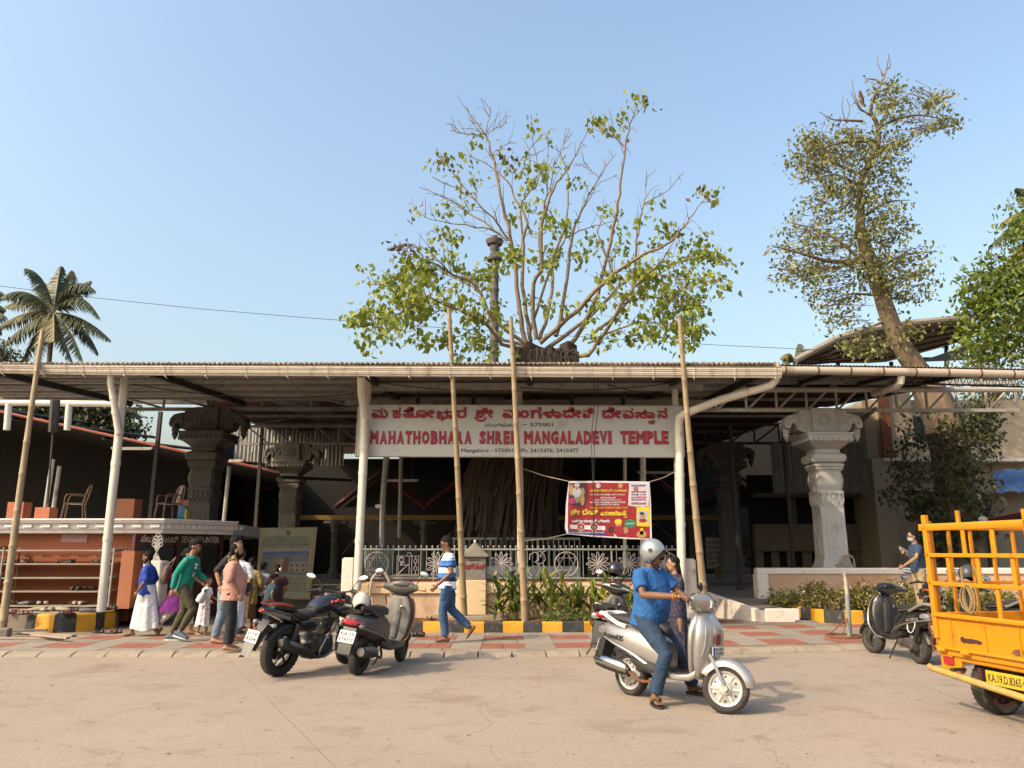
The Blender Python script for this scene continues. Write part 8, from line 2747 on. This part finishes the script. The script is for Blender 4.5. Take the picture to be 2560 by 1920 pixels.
# 15 man in blue tee at the right
gO = gr(2308, 1531, .36)
zO = .36
NB = cloth('denim_blue_tee', (.035, .075, .15))
A15 = person('man in a slate blue tee, beige trousers and face mask holding a grey bag', gO, R(176), at(2305, 1330, gO.y).z - zO, SKIN2, neck=(.02, 0, 1.43), hyaw=R(6), hpitch=R(4), arms=[((-.0, -.27, 1.14), (.16, -.20, 1.22)), ((.14, .27, 1.15), (.42, .30, .98))], top=('tee', NB, .62, -.16), bottom=('trousers', cloth('beige_chinos', (.52, .40, .24)), .07), belly=.03, girth=1.03, glasses=True, curl=(.9, 1.0))
s_ = A15['_s']
m1 = MB().loft([(.03, 0, -.060, .075, .05), (.075, 0, -.055, .055, .048), (.108, 0, -.045, .022, .03), (.115, 0, -.045, .008, .012)], 'X', 12)
m1.xf(0, Matrix.Translation(V((.055, 0, 1.595)) ) @ Matrix.Rotation(R(6), 4, 'Z'))
for i in range(len(m1.v)):
 m1.v[i] = m1.v[i] * s_
m1.build('face_mask', cloth('mask_blue', (.40, .56, .66)), A15, off=(0, 0, 0))
t = thing('grey_bag', 'soft grey bag tucked under the arm of the man in the blue tee', 'bag', A15.location, A15.rotation_euler, world=False)
k = MB().loft([(-.26, -.30, 1.02, .05, .07), (-.1, -.30, 1.10, .07, .10), (.1, -.27, 1.23, .07, .085), (.24, -.22, 1.33, .05, .06), (.28, -.2, 1.36, .02, .03)], 'X', 12)
for i in range(len(k.v)):
 k.v[i] = k.v[i] * s_
k.build('bag_body', cloth('bag_grey', (.30, .31, .32)), t, off=(0, 0, 0))
settle()
# ================================================================== planting, banner, board, racks and small things
M_leafA = mat('ginger_leaf', (.26, .36, .05), .4, var=.25, scale=3, trans=.3)
M_leafB = mat('ginger_leaf_yellow', (.55, .50, .08), .4, var=.25, scale=3, trans=.3)
M_leafC = mat('ginger_leaf_dark', (.07, .13, .035), .4, var=.25, scale=3, trans=.25)
def leaf_mesh(name, L, w, bendz, m):
 n = 6
 vs, fs = [], []
 for i in range(n + 1):
  f = i / n
  hw = w * math.sin(PI * min(1, f * .93 + .05)) ** .8 * .5
  x, z = L * (f - .12 * f * f), -bendz * f * f * L
  vs += [(x, -hw, z + hw * .45), (x, 0, z), (x, hw, z + hw * .45)]
 for i in range(n):
  for j in (0, 1):
   k = i * 3 + j
   fs.append((k, k + 1, k + 4, k + 3))
 return MB().add(vs, fs).mesh(name, fix=False)
LEAF = []
for i, (L, w, b) in enumerate(((.46, .085, .35), (.56, .075, .6), (.38, .09, .2))):
 for m in (M_leafA, M_leafB, M_leafC):
  me = leaf_mesh('leaf', L, w, b, m)
  me.materials.append(m)
  LEAF.append(me)
ORD = ['first', 'second', 'third', 'fourth', 'fifth', 'sixth', 'seventh', 'eighth', 'ninth', 'tenth', 'eleventh', 'twelfth', 'thirteenth', 'fourteenth', 'fifteenth', 'sixteenth', 'seventeenth', 'eighteenth']
px_ = [1232, 1256, 1276, 1298, 1322, 1340, 1362, 1385, 1410, 1432, 1452, 1478, 1502, 1530, 1560, 1590, 1618, 1645]
for i, u in enumerate(px_):
 y = rnd.uniform(15.75, 16.55)
 p = at(u, 1500, y)
 hgt = rnd.uniform(.62, 1.02) * (.8 if i > 12 else 1)
 t = thing('ginger_plant', 'leafy ginger plant in the bed under the railing, %s clump from the left' % ORD[i], 'plant', (p.x, y, .2), group='ginger plants below the railing', world=False)
 ns = rnd.randint(3, 4)
 dark = i in (0, 1, 2)
 for s_ in range(ns):
  ax_, ay = rnd.uniform(-.22, .22), rnd.uniform(-.16, .16)
  hh_ = hgt * rnd.uniform(.7, 1.05)
  b0 = V((rnd.uniform(-.06, .06), rnd.uniform(-.06, .06), -.02))
  b1 = b0 + V((ax_, ay, hh_))
  MB().tube([b0, b0.lerp(b1, .5) + V((0, 0, .03)), b1], [.012, .010, .005], 5).build('stem', M_leafA, t, off=(0, 0, 0))
  nl = rnd.randint(5, 7)
  a0 = rnd.uniform(0, 6.28)
  for k in range(nl):
   f = .22 + .78 * k / (nl - 1)
   o = bpy.data.objects.new('leaf', LEAF[rnd.choice((0, 3, 6)) + (2 if dark and rnd.random() < .7 else rnd.choice((0, 0, 0, 1, 1, 2)))])
   COL.objects.link(o)
   o.parent = t
   o.location = b0.lerp(b1, f)
   o.rotation_euler = (rnd.uniform(-.3, .3), -R(rnd.uniform(20, 50) + 32 * f), a0 + k * PI + rnd.uniform(-.7, .7))
   q = rnd.uniform(.75, 1.2) * (1 - .2 * f)
   o.scale = (q, q, q)
def shrub(label, x, y, z, rx_, h, m, n, leaf, group, flowers=None, name='shrub', cl=6):
 t = thing(name, label, 'plant', (x, y, z), group=group)
 k = MB()
 LP, FP = [], []
 for _ in range(n // cl):
  a, q = rnd.uniform(0, 2 * PI), math.sqrt(rnd.random())
  e = V((x + rx_ * q * math.cos(a), y + rx_ * .75 * q * math.sin(a), z + h * rnd.uniform(.25, 1) * (1 - .35 * q)))
  k.tube([(x + rx_ * .3 * q * math.cos(a), y + .2 * q * math.sin(a), z - .02), e.lerp(V((x, y, z)), .4) + V((0, 0, .05)), e], [.010, .007, .004], 4, caps=False)
  cluster(e, cl, leaf * .8, LP)
  if flowers and rnd.random() < .16:
   cluster(e + V((0, -.03, .05)), 4, .02, FP)
 k.build('stems', M_bark, t, fix=False)
 leaves_mesh('foliage', LP, leaf, m, t, droop=.1, width=.42, off=t['_o'], kind='stuff')
 if FP:
  leaves_mesh('flowers', FP, .05, flowers, t, droop=-.2, width=.9, off=t['_o'], kind='stuff')
M_shr = mat('shrub_leaf', (.27, .27, .055), .5, var=.3, scale=3, trans=.3, island=.5)
M_shg = mat('ground_cover_leaf', (.13, .21, .035), .5, var=.3, scale=3, trans=.3, island=.5)
M_flw = mat('pale_flower', (.85, .70, .62), .6)
for i, (u, w) in enumerate(((1395, .26), (1452, .3), (1500, .24), (1545, .3), (1590, .34), (1640, .3))):
 p = gr(u, 1556, .22)
 shrub('low green ground cover behind the painted kerb, %s patch from the left' % ORD[i], p.x, 15.72, .2, w, .24, M_shg, 300, .07, 'ground cover patches behind the kerb', name='ground_cover')
for i, (u, v, w, h) in enumerate(((1985, 1530, .42, .50), (2030, 1532, .45, .55), (2075, 1530, .45, .75), (2120, 1538, .45, .6), (2165, 1535, .42, .65), (2205, 1535, .45, .72), (2250, 1540, .5, .62), (2285, 1538, .42, .85), (2330, 1540, .45, .6), (2385, 1540, .5, .6), (2440, 1540, .5, .7), (2500, 1540, .5, .75), (2555, 1540, .5, .65))):
 p = gr(u, v, .25)
 shrub('straggly flowering shrub before the right wall, %s from the left' % ORD[i], p.x, min(19.2, p.y + .75), .22, w * .9, h, M_shr, 420, .10, 'flowering shrubs before the right wall', M_flw)
# --- banner
YN = 16.25
t = thing('event_banner', 'red printed Kannada event banner hung on ropes under the sign', 'banner', at(1522, 1350, YN))
def zb_(x, y, d=0.0):
 p = at(1400 + x / 8.508, 1180 + y / 8.508, YN)
 p.y = YN - d
 return p
M_ban = mat('banner_red', (.42, .022, .03), .45, var=.1, scale=4, bump=.2, bscale=5)
M_bw = mat('banner_white', (.95, .90, .95), .5, var=.04, bump=.2, bscale=6)
def pr(poly, m, d=.006, name='print', par=None):
 return MB().prism([(zb_(x, y).x, zb_(x, y).z) for x, y in poly], (0, YN - d, 0), (1, 0, 0), (0, 0, 1), (0, .002, 0)).build(name, m, par or t, off=t['_o'])
pr([(190, 195), (900, 190), (1905, 205), (1935, 700), (1955, 1440), (1500, 1425), (700, 1375), (150, 1320), (105, 1200), (125, 700), (160, 400)], M_bw, .0, 'banner_cloth')
pr([(195, 232), (900, 228), (1890, 240), (1905, 700), (1912, 1412), (1500, 1395), (700, 1345), (185, 1300), (165, 1180), (170, 700), (185, 400)], M_ban, .003, 'red_field')
Mgold, Myel, Mgrn, Mpur, Mdk = mat('print_gold', (.62, .36, .12), .5), mat('print_yellow', (.90, .68, .04), .5), mat('print_green', (.03, .30, .15), .5), mat('print_purple', (.10, .06, .34), .5), mat('print_dark', (.10, .03, .03), .5)
Mpk, Mskn, Msil = mat('print_magenta', (.62, .03, .22), .5), mat('print_skin', (.62, .30, .18), .5), mat('print_pale', (.80, .76, .82), .5)
circ = lambda cx, cy, rx_, ry_, n=18, k=0: [(cx + rx_ * math.cos(2 * PI * j / n) * (1 + k * math.cos(8 * 2 * PI * j / n)), cy + ry_ * math.sin(2 * PI * j / n) * (1 + k * math.cos(8 * 2 * PI * j / n))) for j in range(n)]
pr([(195, 240), (590, 240), (600, 560), (520, 760), (180, 690)], Mdk)
for c_, r_, m in (((240, 380), (50, 120), Mgold), ((360, 280), (60, 45), Msil), ((360, 430), (95, 110), Msil), ((360, 560), (70, 100), mat('print_olive', (.40, .38, .22), .5)), ((480, 420), (45, 90), Mgold), ((475, 590), (45, 130), Mgold), ((250, 620), (80, 60), Mpk), ((360, 350), (28, 35), Mskn)):
 pr(circ(*c_, *r_), m, .008 + .0004 * (c_[1] % 9))
pr([(1470, 240), (1890, 240), (1890, 720), (1660, 745), (1450, 710)], Msil)
pr([(1625, 735), (1905, 735), (1912, 1165), (1630, 1150)], Myel)
pr([(1655, 825), (1860, 828), (1862, 1078), (1658, 1070)], mat('print_sky', (.45, .62, .72), .5), .008)
pr(circ(1755, 930, 55, 75), Mskn, .010); pr(circ(1760, 1030, 80, 42), M_signred, .0095); pr(circ(1740, 880, 50, 30), M_ink, .011)
pr(circ(1490, 1100, 125, 92, 48, .08), Mgrn)
for cx, m in ((445, M_signred), (725, Mdk)):
 pr(circ(cx, 1170, 85, 85), M_bw, .008); pr(circ(cx, 1170, 74, 74), m, .009); pr(circ(cx, 1180, 40, 50), Mskn, .010)
pr([(210, 1120), (960, 1150), (965, 1240), (215, 1205)], M_bw, .007)
pr([(175, 1240), (980, 1290), (990, 1358), (700, 1345), (180, 1305)], Mpur, .007)
for c_, r_, m in (((1240, 1060), (80, 60), Myel), ((1245, 1130), (60, 55), Mskn), ((1250, 1260), (110, 110), M_signred), ((1100, 1230), (80, 70), Mdk), ((1390, 1240), (60, 70), Mskn), ((1190, 1320), (40, 70), M_bw), ((1255, 1240), (60, 70), Mgold), ((1735, 1330), (110, 80), Mgold), ((1735, 1240), (35, 50), Myel), ((1735, 1300), (40, 40), Mskn)):
 pr(circ(*c_, *r_), m, .008 + .0005 * (c_[0] % 9))
for cx, m in ((815, Msil), (1285, Mgold)):
 pr(circ(cx, 290, 52, 52), m, .008)
def bt(s_, x0, x1, y0, y1, m, bold=.012):
 a, c = zb_(x0, y1, .012), zb_(x1, y0, .012)
 letters(s_, a, (1, 0, 0), (0, 0, 1), c.x - a.x, c.z - a.z, m, t, 'print', bold, .002)
bt('ಯಕ್ಷಪ್ರತಿಭೆ (ರಿ.) ಮಂಗಳೂರು', 640, 1420, 365, 435, Myel, .03)
bt('ಕನ್ನಡ ಮತ್ತು ಸಂಸ್ಕೃತಿ ಇಲಾಖೆ ಮಂಗಳೂರು', 655, 1385, 460, 515, M_bw)
bt('ಸಹಯೋಗದೊಂದಿಗೆ', 850, 1190, 525, 565, M_bw)
bt('ಆಯೋಜಿಸಿದ ಕಲಾವಿದ ಗೋವಿಂದಭಟ್ಟ ಜನ್ಮ', 730, 1305, 575, 615, M_bw)
bt('ಸಂಸ್ಮರಣಾ ಕಾರ್ಯಕ್ರಮ ಪ್ರಶಸ್ತಿ ಪ್ರದಾನ', 640, 1395, 620, 665, M_bw)
bt('ಹಾಗೂ ಯಕ್ಷಗಾನ ಕಾರ್ಯಕ್ರಮ', 760, 1270, 670, 712, M_bw)
bt('ಶ್ರೀ ಮಂಗಳಾದೇವಿ ದೇವಸ್ಥಾನದ ಸಹಕಾರದೊಂದಿಗೆ', 640, 1445, 735, 785, Myel)
for s_, x0, x1, y0, y1 in (('ಶೀ', 222, 425, 790, 920), ('ದೇವಿ', 478, 810, 790, 920), ('ಮಹಾತೆ', 855, 1420, 825, 930), ('ಮ', 1370, 1425, 925, 975)):
 bt(s_, x0, x1, y0, y1, Myel, .05)
bt('ಒಳಗೂ ಶಾಂಭವಿ ವಿಜಯ', 250, 1060, 1005, 1085, M_bw, .04)
for s_, y0, y1, m in (('ಜನವರಿ', 262, 306, Mpur), ('02', 318, 392, M_signred), ('ಆದಿತ್ಯವಾರ', 398, 440, M_signred), ('ಸಂಜೆ 6.00', 460, 495, Mpur), ('ಮಂಗಳಾದೇವಿ', 510, 555, Mpk), ('ದೇವಸ್ಥಾನದ', 565, 608, Mpk), ('ಮಂಗಳ ಮಂಟಪ', 635, 690, M_signred)):
 bt(s_, 1560 if s_ == '02' else 1510, 1660 if s_ == '02' else 1825, y0, y1, m, .03)
bt('ಕಟೀಲು ಯಕ್ಷಗಾನ ಸಂಸ್ಥೆ  PARASHURAMA', 200, 940, 1265, 1310, M_bw)
bt('ಉಚಿತ ಪ್ರವೇಶ', 1410, 1590, 1075, 1120, M_bw)
t = thing('banner_rope', 'thin ropes stretching the red banner between the posts', 'rope', at(1300, 1165, YN))
for a, c in ((at(1303, 1170, 17.2), zb_(190, 200)), (zb_(1905, 210), at(1690, 1178, 16.5)), (zb_(150, 1320), at(1310, 1352, 16.0)), (zb_(1955, 1435), at(1690, 1392, 16.5))):
 MB().tube([a, a.lerp(c, .5) + V((0, 0, -.03)), c], .009, 5).build('rope_line', mat('pale_rope', (.5, .42, .3), .9), t)
t = thing('hanging_cable', 'pair of thin cables hanging down in front of the sign and banner', 'cable', at(1484, 940, 16.2))
for du in (0, 9):
 MB().tube([at(1484 + du, 945, 16.1), at(1487 + du, 1010, 16.15), at(1478 + du, 1090, 16.15), at(1482 + du * .3, 1200, 16.15), at(1484 + du * .2, 1345, 16.15)], .007, 4).build('cable', M_dark, t)
# --- information board
YI = 18.7
t = thing('information_board', 'tall olive information board with building picture and text, in the shade behind the motorcycle', 'board', at(715, 1500, YI))
def zi(x, y, d=0):
 p = at(620 + x / 7.54, 1300 + y / 7.54, YI)
 p.y = YI - d
 return p
def pi_(poly, m, d, name):
 return MB().prism([(zi(x, y).x, zi(x, y).z) for x, y in poly], (0, YI - d, 0), (1, 0, 0), (0, 0, 1), (0, .02, 0)).build(name, m, t)
pi_([(228, 150), (1305, 135), (1170, 1500), (120, 1470)], mat('board_frame_ochre', (.20, .13, .05), .6), 0, 'board_frame')
pi_([(265, 200), (300, 170), (1220, 152), (1252, 190), (1130, 1470), (170, 1440)], mat('board_olive', (.17, .17, .10), .6), .006, 'board_panel')
pi_([(285, 600), (1150, 585), (1105, 1045), (220, 1020)], mat('board_picture', (.075, .085, .11), .6), .012, 'picture')
pi_([(283, 600), (1150, 585), (1146, 640), (276, 652)], mat('board_blue', (.03, .05, .18), .6), .016, 'caption_band')
for x0, x1, y0, m in ((450, 560, 750, M_brown), (560, 690, 740, M_dimwall), (690, 785, 700, M_maroon), (785, 1120, 800, M_dimwall)):
 pi_([(x0, y0), (x1, y0 - 10), (x1 - 30, 980), (x0 - 40, 980)], m, .015, 'picture')
for i in range(6):
 x, y = 800 + 110 * (i % 3), 830 + 95 * (i // 3)
 pi_([(x, y), (x + 50, y), (x + 45, y + 45), (x - 5, y + 45)], M_ink, .018, 'picture')
pi_(circ(760, 245, 40, 48), M_ink, .012, 'emblem')
for i, (s_, y) in enumerate((('ಶ್ರೀ ಮಂಗಳಾದೇವಿ ದೇವಸ್ಥಾನ ಅಭಿವೃದ್ಧಿ ಯೋಜನೆ ನಿರ್ಮಾಣ', 325), ('ಭಕ್ತಾದಿಗಳ ಸಹಕಾರದಿಂದ ನೂತನ ವಸತಿ ಕಟ್ಟಡ', 370), ('ದೇವಳದ ಅನ್ನಛತ್ರ ಹಾಗೂ ಸಭಾಭವನ ಕಾಮಗಾರಿ', 417), ('ಉದಾರ ದಾನಿಗಳು ದೇಣಿಗೆ ನೀಡಿ ಸಹಕರಿಸಬೇಕು', 462), ('ದೇವಿಯ ಕೃಪೆಗೆ ಪಾತ್ರರಾಗಬೇಕೆಂದು ವಿನಂತಿ', 510), ('this is the view of the new building of the temple', 1095), ('housing rooms and other facilities planned for the', 1140), ('devotees, a meeting hall and kitchen are proposed', 1188), ('donations are welcome and will be used by the', 1235), ('temple trust for the completion of the work', 1283), ('management committee', 1330))):
 sh_ = (y - 200) * -.1
 a, c = zi(285 + sh_, y + 12, .018), zi(1195 + sh_, y - 16, .018)
 letters(s_, a, (1, 0, 0), (0, 0, 1), c.x - a.x, c.z - a.z, M_ink, t, 'print', .012, .002)
# --- shoe racks, shoes, planks
M_shelf = mat('weathered_shelf', (.44, .36, .28), .85, var=.2, scale=4, stretch=(.3, 2, 2), dirt=(.28, .2, .14), dscale=3)
t = thing('shoe_rack', 'five tier open shoe rack against the terracotta wall', 'rack', (-10, 17, .4))
ZS = [at(0, v, 16.85).z for v in (1374, 1408, 1443, 1477)] + [.47]
xr0, xr1 = at(276, 1440, 16.85).x, at(297, 1440, 17.4).x
for z in ZS:
 MB().box(((xr0 - 14.5) / 2, 17.1, z - .02), (xr0 + 14.5, .5, .035), bev=.006).build('shelf', M_shelf, t)
 MB().tube([(xr0, 16.86, z), (xr0 + .03, 17.42, z + .02)], .016, 6).build('side_rail', M_steelw, t)
for x in (xr0 + .02, -10.9, -11.4):
 for y in (16.85, 17.4):
  MB().tube([(x, y, .4), (x, y, ZS[0] + .04)], .02, 6).build('upright', M_steelw, t)
SOLE = MB().rings([[V((.13 * math.cos(a) * q, (.045 + .01 * math.cos(a)) * math.sin(a) * q, z)) for a in [2 * PI * j / 14 for j in range(14)]] for z, q in ((0, .95), (.006, 1), (.024, 1), (.028, .94))]).mesh('sole')
kb = MB()
for x in (.0, .055):
 kb.tube([(x, -.05, .02), (x + .01, -.03, .062), (x + .015, 0, .075), (x + .01, .03, .062), (x, .05, .02)], .020, 5, flat=.35)
kb.tube([(-.07, -.045, .02), (-.095, -.03, .06), (-.10, 0, .07), (-.095, .03, .06), (-.07, .045, .02)], .012, 5, flat=.4)
STRAP = kb.mesh('strap')
UPPER = MB().loft([(-.135, 0, .03, .03, .02), (-.11, 0, .045, .042, .035), (-.02, 0, .045, .044, .035), (.05, 0, .04, .05, .03), (.11, 0, .03, .045, .02), (.14, 0, .025, .02, .01)], 'X', 12).mesh('upper')
SM = {}
for nm, c in (('dark brown', (.07, .035, .02)), ('black', (.022, .02, .02)), ('tan', (.36, .21, .11)), ('reddish brown', (.20, .06, .035)), ('beige', (.55, .45, .32)), ('maroon', (.20, .02, .035)), ('grey', (.20, .19, .19))):
 SM[nm] = mat('leather_' + nm.replace(' ', '_'), c, .6, var=.15, scale=20)
CACHE = {}
def shoes(label, p, yaw, colr, kind='sandal'):
 t = thing('sandal_pair' if kind == 'sandal' else 'shoe_pair', label, 'sandals' if kind == 'sandal' else 'shoes', p, (0, 0, yaw), 'footwear left by visitors', world=False)
 for sg in (-1, 1):
  for me0, nm in ((SOLE, 'sole'), (STRAP if kind == 'sandal' else UPPER, 'strap' if kind == 'sandal' else 'upper')):
   key = (nm, colr)
   if key not in CACHE:
    m_ = me0.copy()
    m_.materials.append(SM[colr] if nm != 'sole' else SM['black' if colr != 'tan' else 'dark brown'])
    CACHE[key] = m_
   o = bpy.data.objects.new(nm, CACHE[key])
   COL.objects.link(o)
   o.parent = t
   o.location = (rnd.uniform(-.03, .03), sg * .062, 0)
   o.rotation_euler = (0, 0, rnd.uniform(-.2, .2))
LIST = {1: [(8, 'dark brown', 'sandal')], 2: [(12, 'dark brown', 'sandal'), (33, 'black', 'sandal'), (62, 'reddish brown', 'sandal'), (148, 'tan', 'sandal'), (168, 'dark brown', 'sandal'), (245, 'dark brown', 'sandal'), (262, 'reddish brown', 'sandal')], 3: [(8, 'maroon', 'shoe')], 4: [(203, 'black', 'shoe'), (230, 'reddish brown', 'sandal')], 5: [(46, 'tan', 'sandal'), (62, 'dark brown', 'sandal'), (82, 'grey', 'shoe'), (100, 'black', 'shoe'), (118, 'beige', 'shoe'), (196, 'tan', 'sandal'), (212, 'beige', 'shoe')]}
for r_, items in LIST.items():
 for i, (u, c, kd) in enumerate(items):
  q = at(u, 1400, 17.0)
  shoes('%s %s on the %s shelf from the top, %s from the left' % (c, 'sandals' if kd == 'sandal' else 'shoes', ORD[r_ - 1], ORD[i]), (q.x, 17.0 + rnd.uniform(-.05, .08), ZS[r_ - 1] + .002), R(rnd.choice((60, 90, 120, 20, 160)) + rnd.uniform(-15, 15)), c, kd)
for i, (u, v, c, kd, z) in enumerate(((30, 1534, 'maroon', 'sandal', .4), (60, 1536, 'reddish brown', 'sandal', .4), (92, 1527, 'beige', 'shoe', .4), (116, 1528, 'beige', 'shoe', .4), (140, 1526, 'beige', 'sandal', .4), (160, 1527, 'beige', 'shoe', .4), (166, 1536, 'maroon', 'sandal', .4), (202, 1528, 'reddish brown', 'sandal', .4), (222, 1530, 'grey', 'shoe', .4), (272, 1526, 'black', 'shoe', .4), (284, 1521, 'dark brown', 'sandal', .4))):
 shoes('%s %s on the platform below the racks, %s from the left' % (c, 'sandals' if kd == 'sandal' else 'shoes', ORD[i]), gr(u, v, z), R(rnd.uniform(0, 180)), c, kd)
shoes('dark sandals lying on the pavement before the worn tall kerb', gr(255, 1581, .072), R(10), 'black')
shoes('reddish sandals lying on the pavement at the foot of the tall kerb\'s right end', gr(285, 1583, .072), R(170), 'reddish brown')
shoes('brown sandals on the tiles before the painted kerb under the sign', gr(1045, 1591, .072), R(80), 'dark brown')
shoes('tan sandals on the step beside the donation pedestal', gr(1085, 1549, .21), R(30), 'tan')
t_ = [(0, 1598, 155, 1600, .07, .09), (48, 1584, 185, 1592, .075, .11), (20, 1580, 118, 1578, .1, .1), (80, 1590, 170, 1598, .12, .08)]
for i, (u0, v0, u1, v1, z, w) in enumerate(t_):
 a, c = gr(u0, v0, z), gr(u1, v1, z)
 d = c - a
 tag(MB().box((a + c) / 2 + V((0, 0, .02)), (d.length, w, .035), rz=math.atan2(d.y, d.x), bev=.006).build('wooden_plank', M_shelf), 'weathered wooden plank on the pavement beside the left bamboo pole, %s from the road' % ORD[i], 'plank', 'planks on the pavement at left')
# --- plastic chairs
def chair(label, loc, yaw, m, group=None):
 t = thing('plastic_chair', label, 'chair', loc, (0, 0, yaw), group, world=False)
 B = lambda k, n: k.build(n, m, t, off=(0, 0, 0))
 B(MB().box((0, 0, .42), (.44, .44, .03), bev=.012), 'seat')
 for sx in (-1, 1):
  for sy in (-1, 1):
   B(MB().tube([(sx * .19, sy * .19, .41), (sx * .235, sy * .23, 0)], [.028, .02], 6), 'leg')
 k = MB()
 k.tube(smooth_path([(-.19, -.21, .42), (-.25, -.21, .65), (-.29, -.15, .82), (-.30, 0, .87), (-.29, .15, .82), (-.25, .21, .65), (-.19, .21, .42)], 3), .022, 6)
 B(k, 'back_frame')
 k = MB().prism([(-.09, 0), (.09, 0), (.10, .25), (.07, .44), (-.07, .44), (-.10, .25)], (-.20, 0, .43), (0, 1, 0), (-.22, 0, 1), (.012, 0, 0))
 B(k, 'back_splat')
 for sy in (-1, 1):
  B(MB().tube(smooth_path([(-.24, sy * .22, .62), (.0, sy * .25, .63), (.17, sy * .24, .61), (.2, sy * .225, .42)], 3), .018, 6), 'armrest')
M_chb = mat('brown_plastic', (.26, .13, .07), .4, var=.08)
M_chw = mat('beige_plastic', (.52, .42, .33), .4, var=.08)
zr = z1
q = at(185, 1290, 18.8)
chair('brown plastic chair on the counter roof near the left bamboo pole', (q.x, 18.8, zr + .01), R(200), M_chb, 'brown chairs on the counter roof')
q = at(420, 1290, 18.9)
chair('brown plastic chair on the counter roof beside the dark stone pillar', (q.x, 18.9, zr + .01), R(230), M_chb, 'brown chairs on the counter roof')
q = at(2105, 1420, 20.3)
chair('beige plastic chair peeping over the right wall beside the pale stone pillar', (q.x, 20.3, .62), R(95), M_chw)
t = thing('cloth_sack', 'blue and yellow printed sack leaning by the brown chair on the roof', 'sack', at(458, 1297, 20.1))
q = at(458, 1285, 18.7)
MB().loft([(-.12, 0, 0, .05, .16), (-.02, 0, .02, .08, .2), (.08, 0, 0, .06, .17)], 'X', 10).xf(0, Matrix.Translation(V((q.x, q.y, zr + .19)))).build('sack_body', mat('sack_blue', (.05, .18, .36), .7), t)
MB().box((q.x + .10, q.y, zr + .16), (.07, .2, .26), bev=.02).build('sack_label', mat('sack_yellow', (.5, .42, .06), .7), t)
# --- iron pole stand at right
t = thing('pole_stand', 'rusty iron pole on a ring base beside the dark grey scooter', 'pole stand', gr(2120, 1592, .07))
b0, b1, b2 = gr(2124, 1592, .07), at(2118, 1485, gr(2124, 1592, .07).y), at(2112, 1432, gr(2124, 1592, .07).y)
MB().tube([b0, b1], .045, 10).build('lower_pole', mat('faded_green_paint', (.30, .34, .32), .7, var=.2, dirt=(.3, .2, .14), dscale=8), t)
MB().tube([b1, b2], .035, 10).build('upper_pole', mat('pale_worn_paint', (.6, .5, .4), .7, var=.2, dirt=(.25, .12, .07), dscale=8), t)
MB().tube([b0 + V((.30 * math.cos(a) - .1, .30 * math.sin(a), .012)) for a in [2 * PI * j / 26 for j in range(26)]], .028, 6, closed=True).build('ring_base', M_rust, t)
for a in (0, 2.1, 4.2):
 MB().tube([b0 + V((0, 0, .35 if a else .02)), b0 + V((.30 * math.cos(a) - .1, .30 * math.sin(a), .02))], .010, 5).build('brace', M_rust, t)
# --- litter, grit
k = MB()
for _ in range(420):
 x, y = rnd.uniform(-8, 7), rnd.uniform(6.3, 12.3)
 s_ = rnd.uniform(.006, .02) * (1 + (rnd.random() < .06) * 1.6)
 a = rnd.uniform(0, 6.28)
 z = rnd.uniform(.002, .010)
 k.add([(x + s_ * math.cos(a), y + s_ * math.sin(a), z), (x + s_ * .5 * math.cos(a + 1.9), y + s_ * .5 * math.sin(a + 1.9), z + .004), (x - s_ * math.cos(a), y - s_ * math.sin(a), z), (x + s_ * .5 * math.cos(a - 1.7), y + s_ * .5 * math.sin(a - 1.7), z + .003)], [(0, 1, 2, 3)])
k.build('road_litter', mat('dry_litter', (.17, .11, .07), .9, var=.4, scale=3, island=.6), kind='stuff', fix=False)
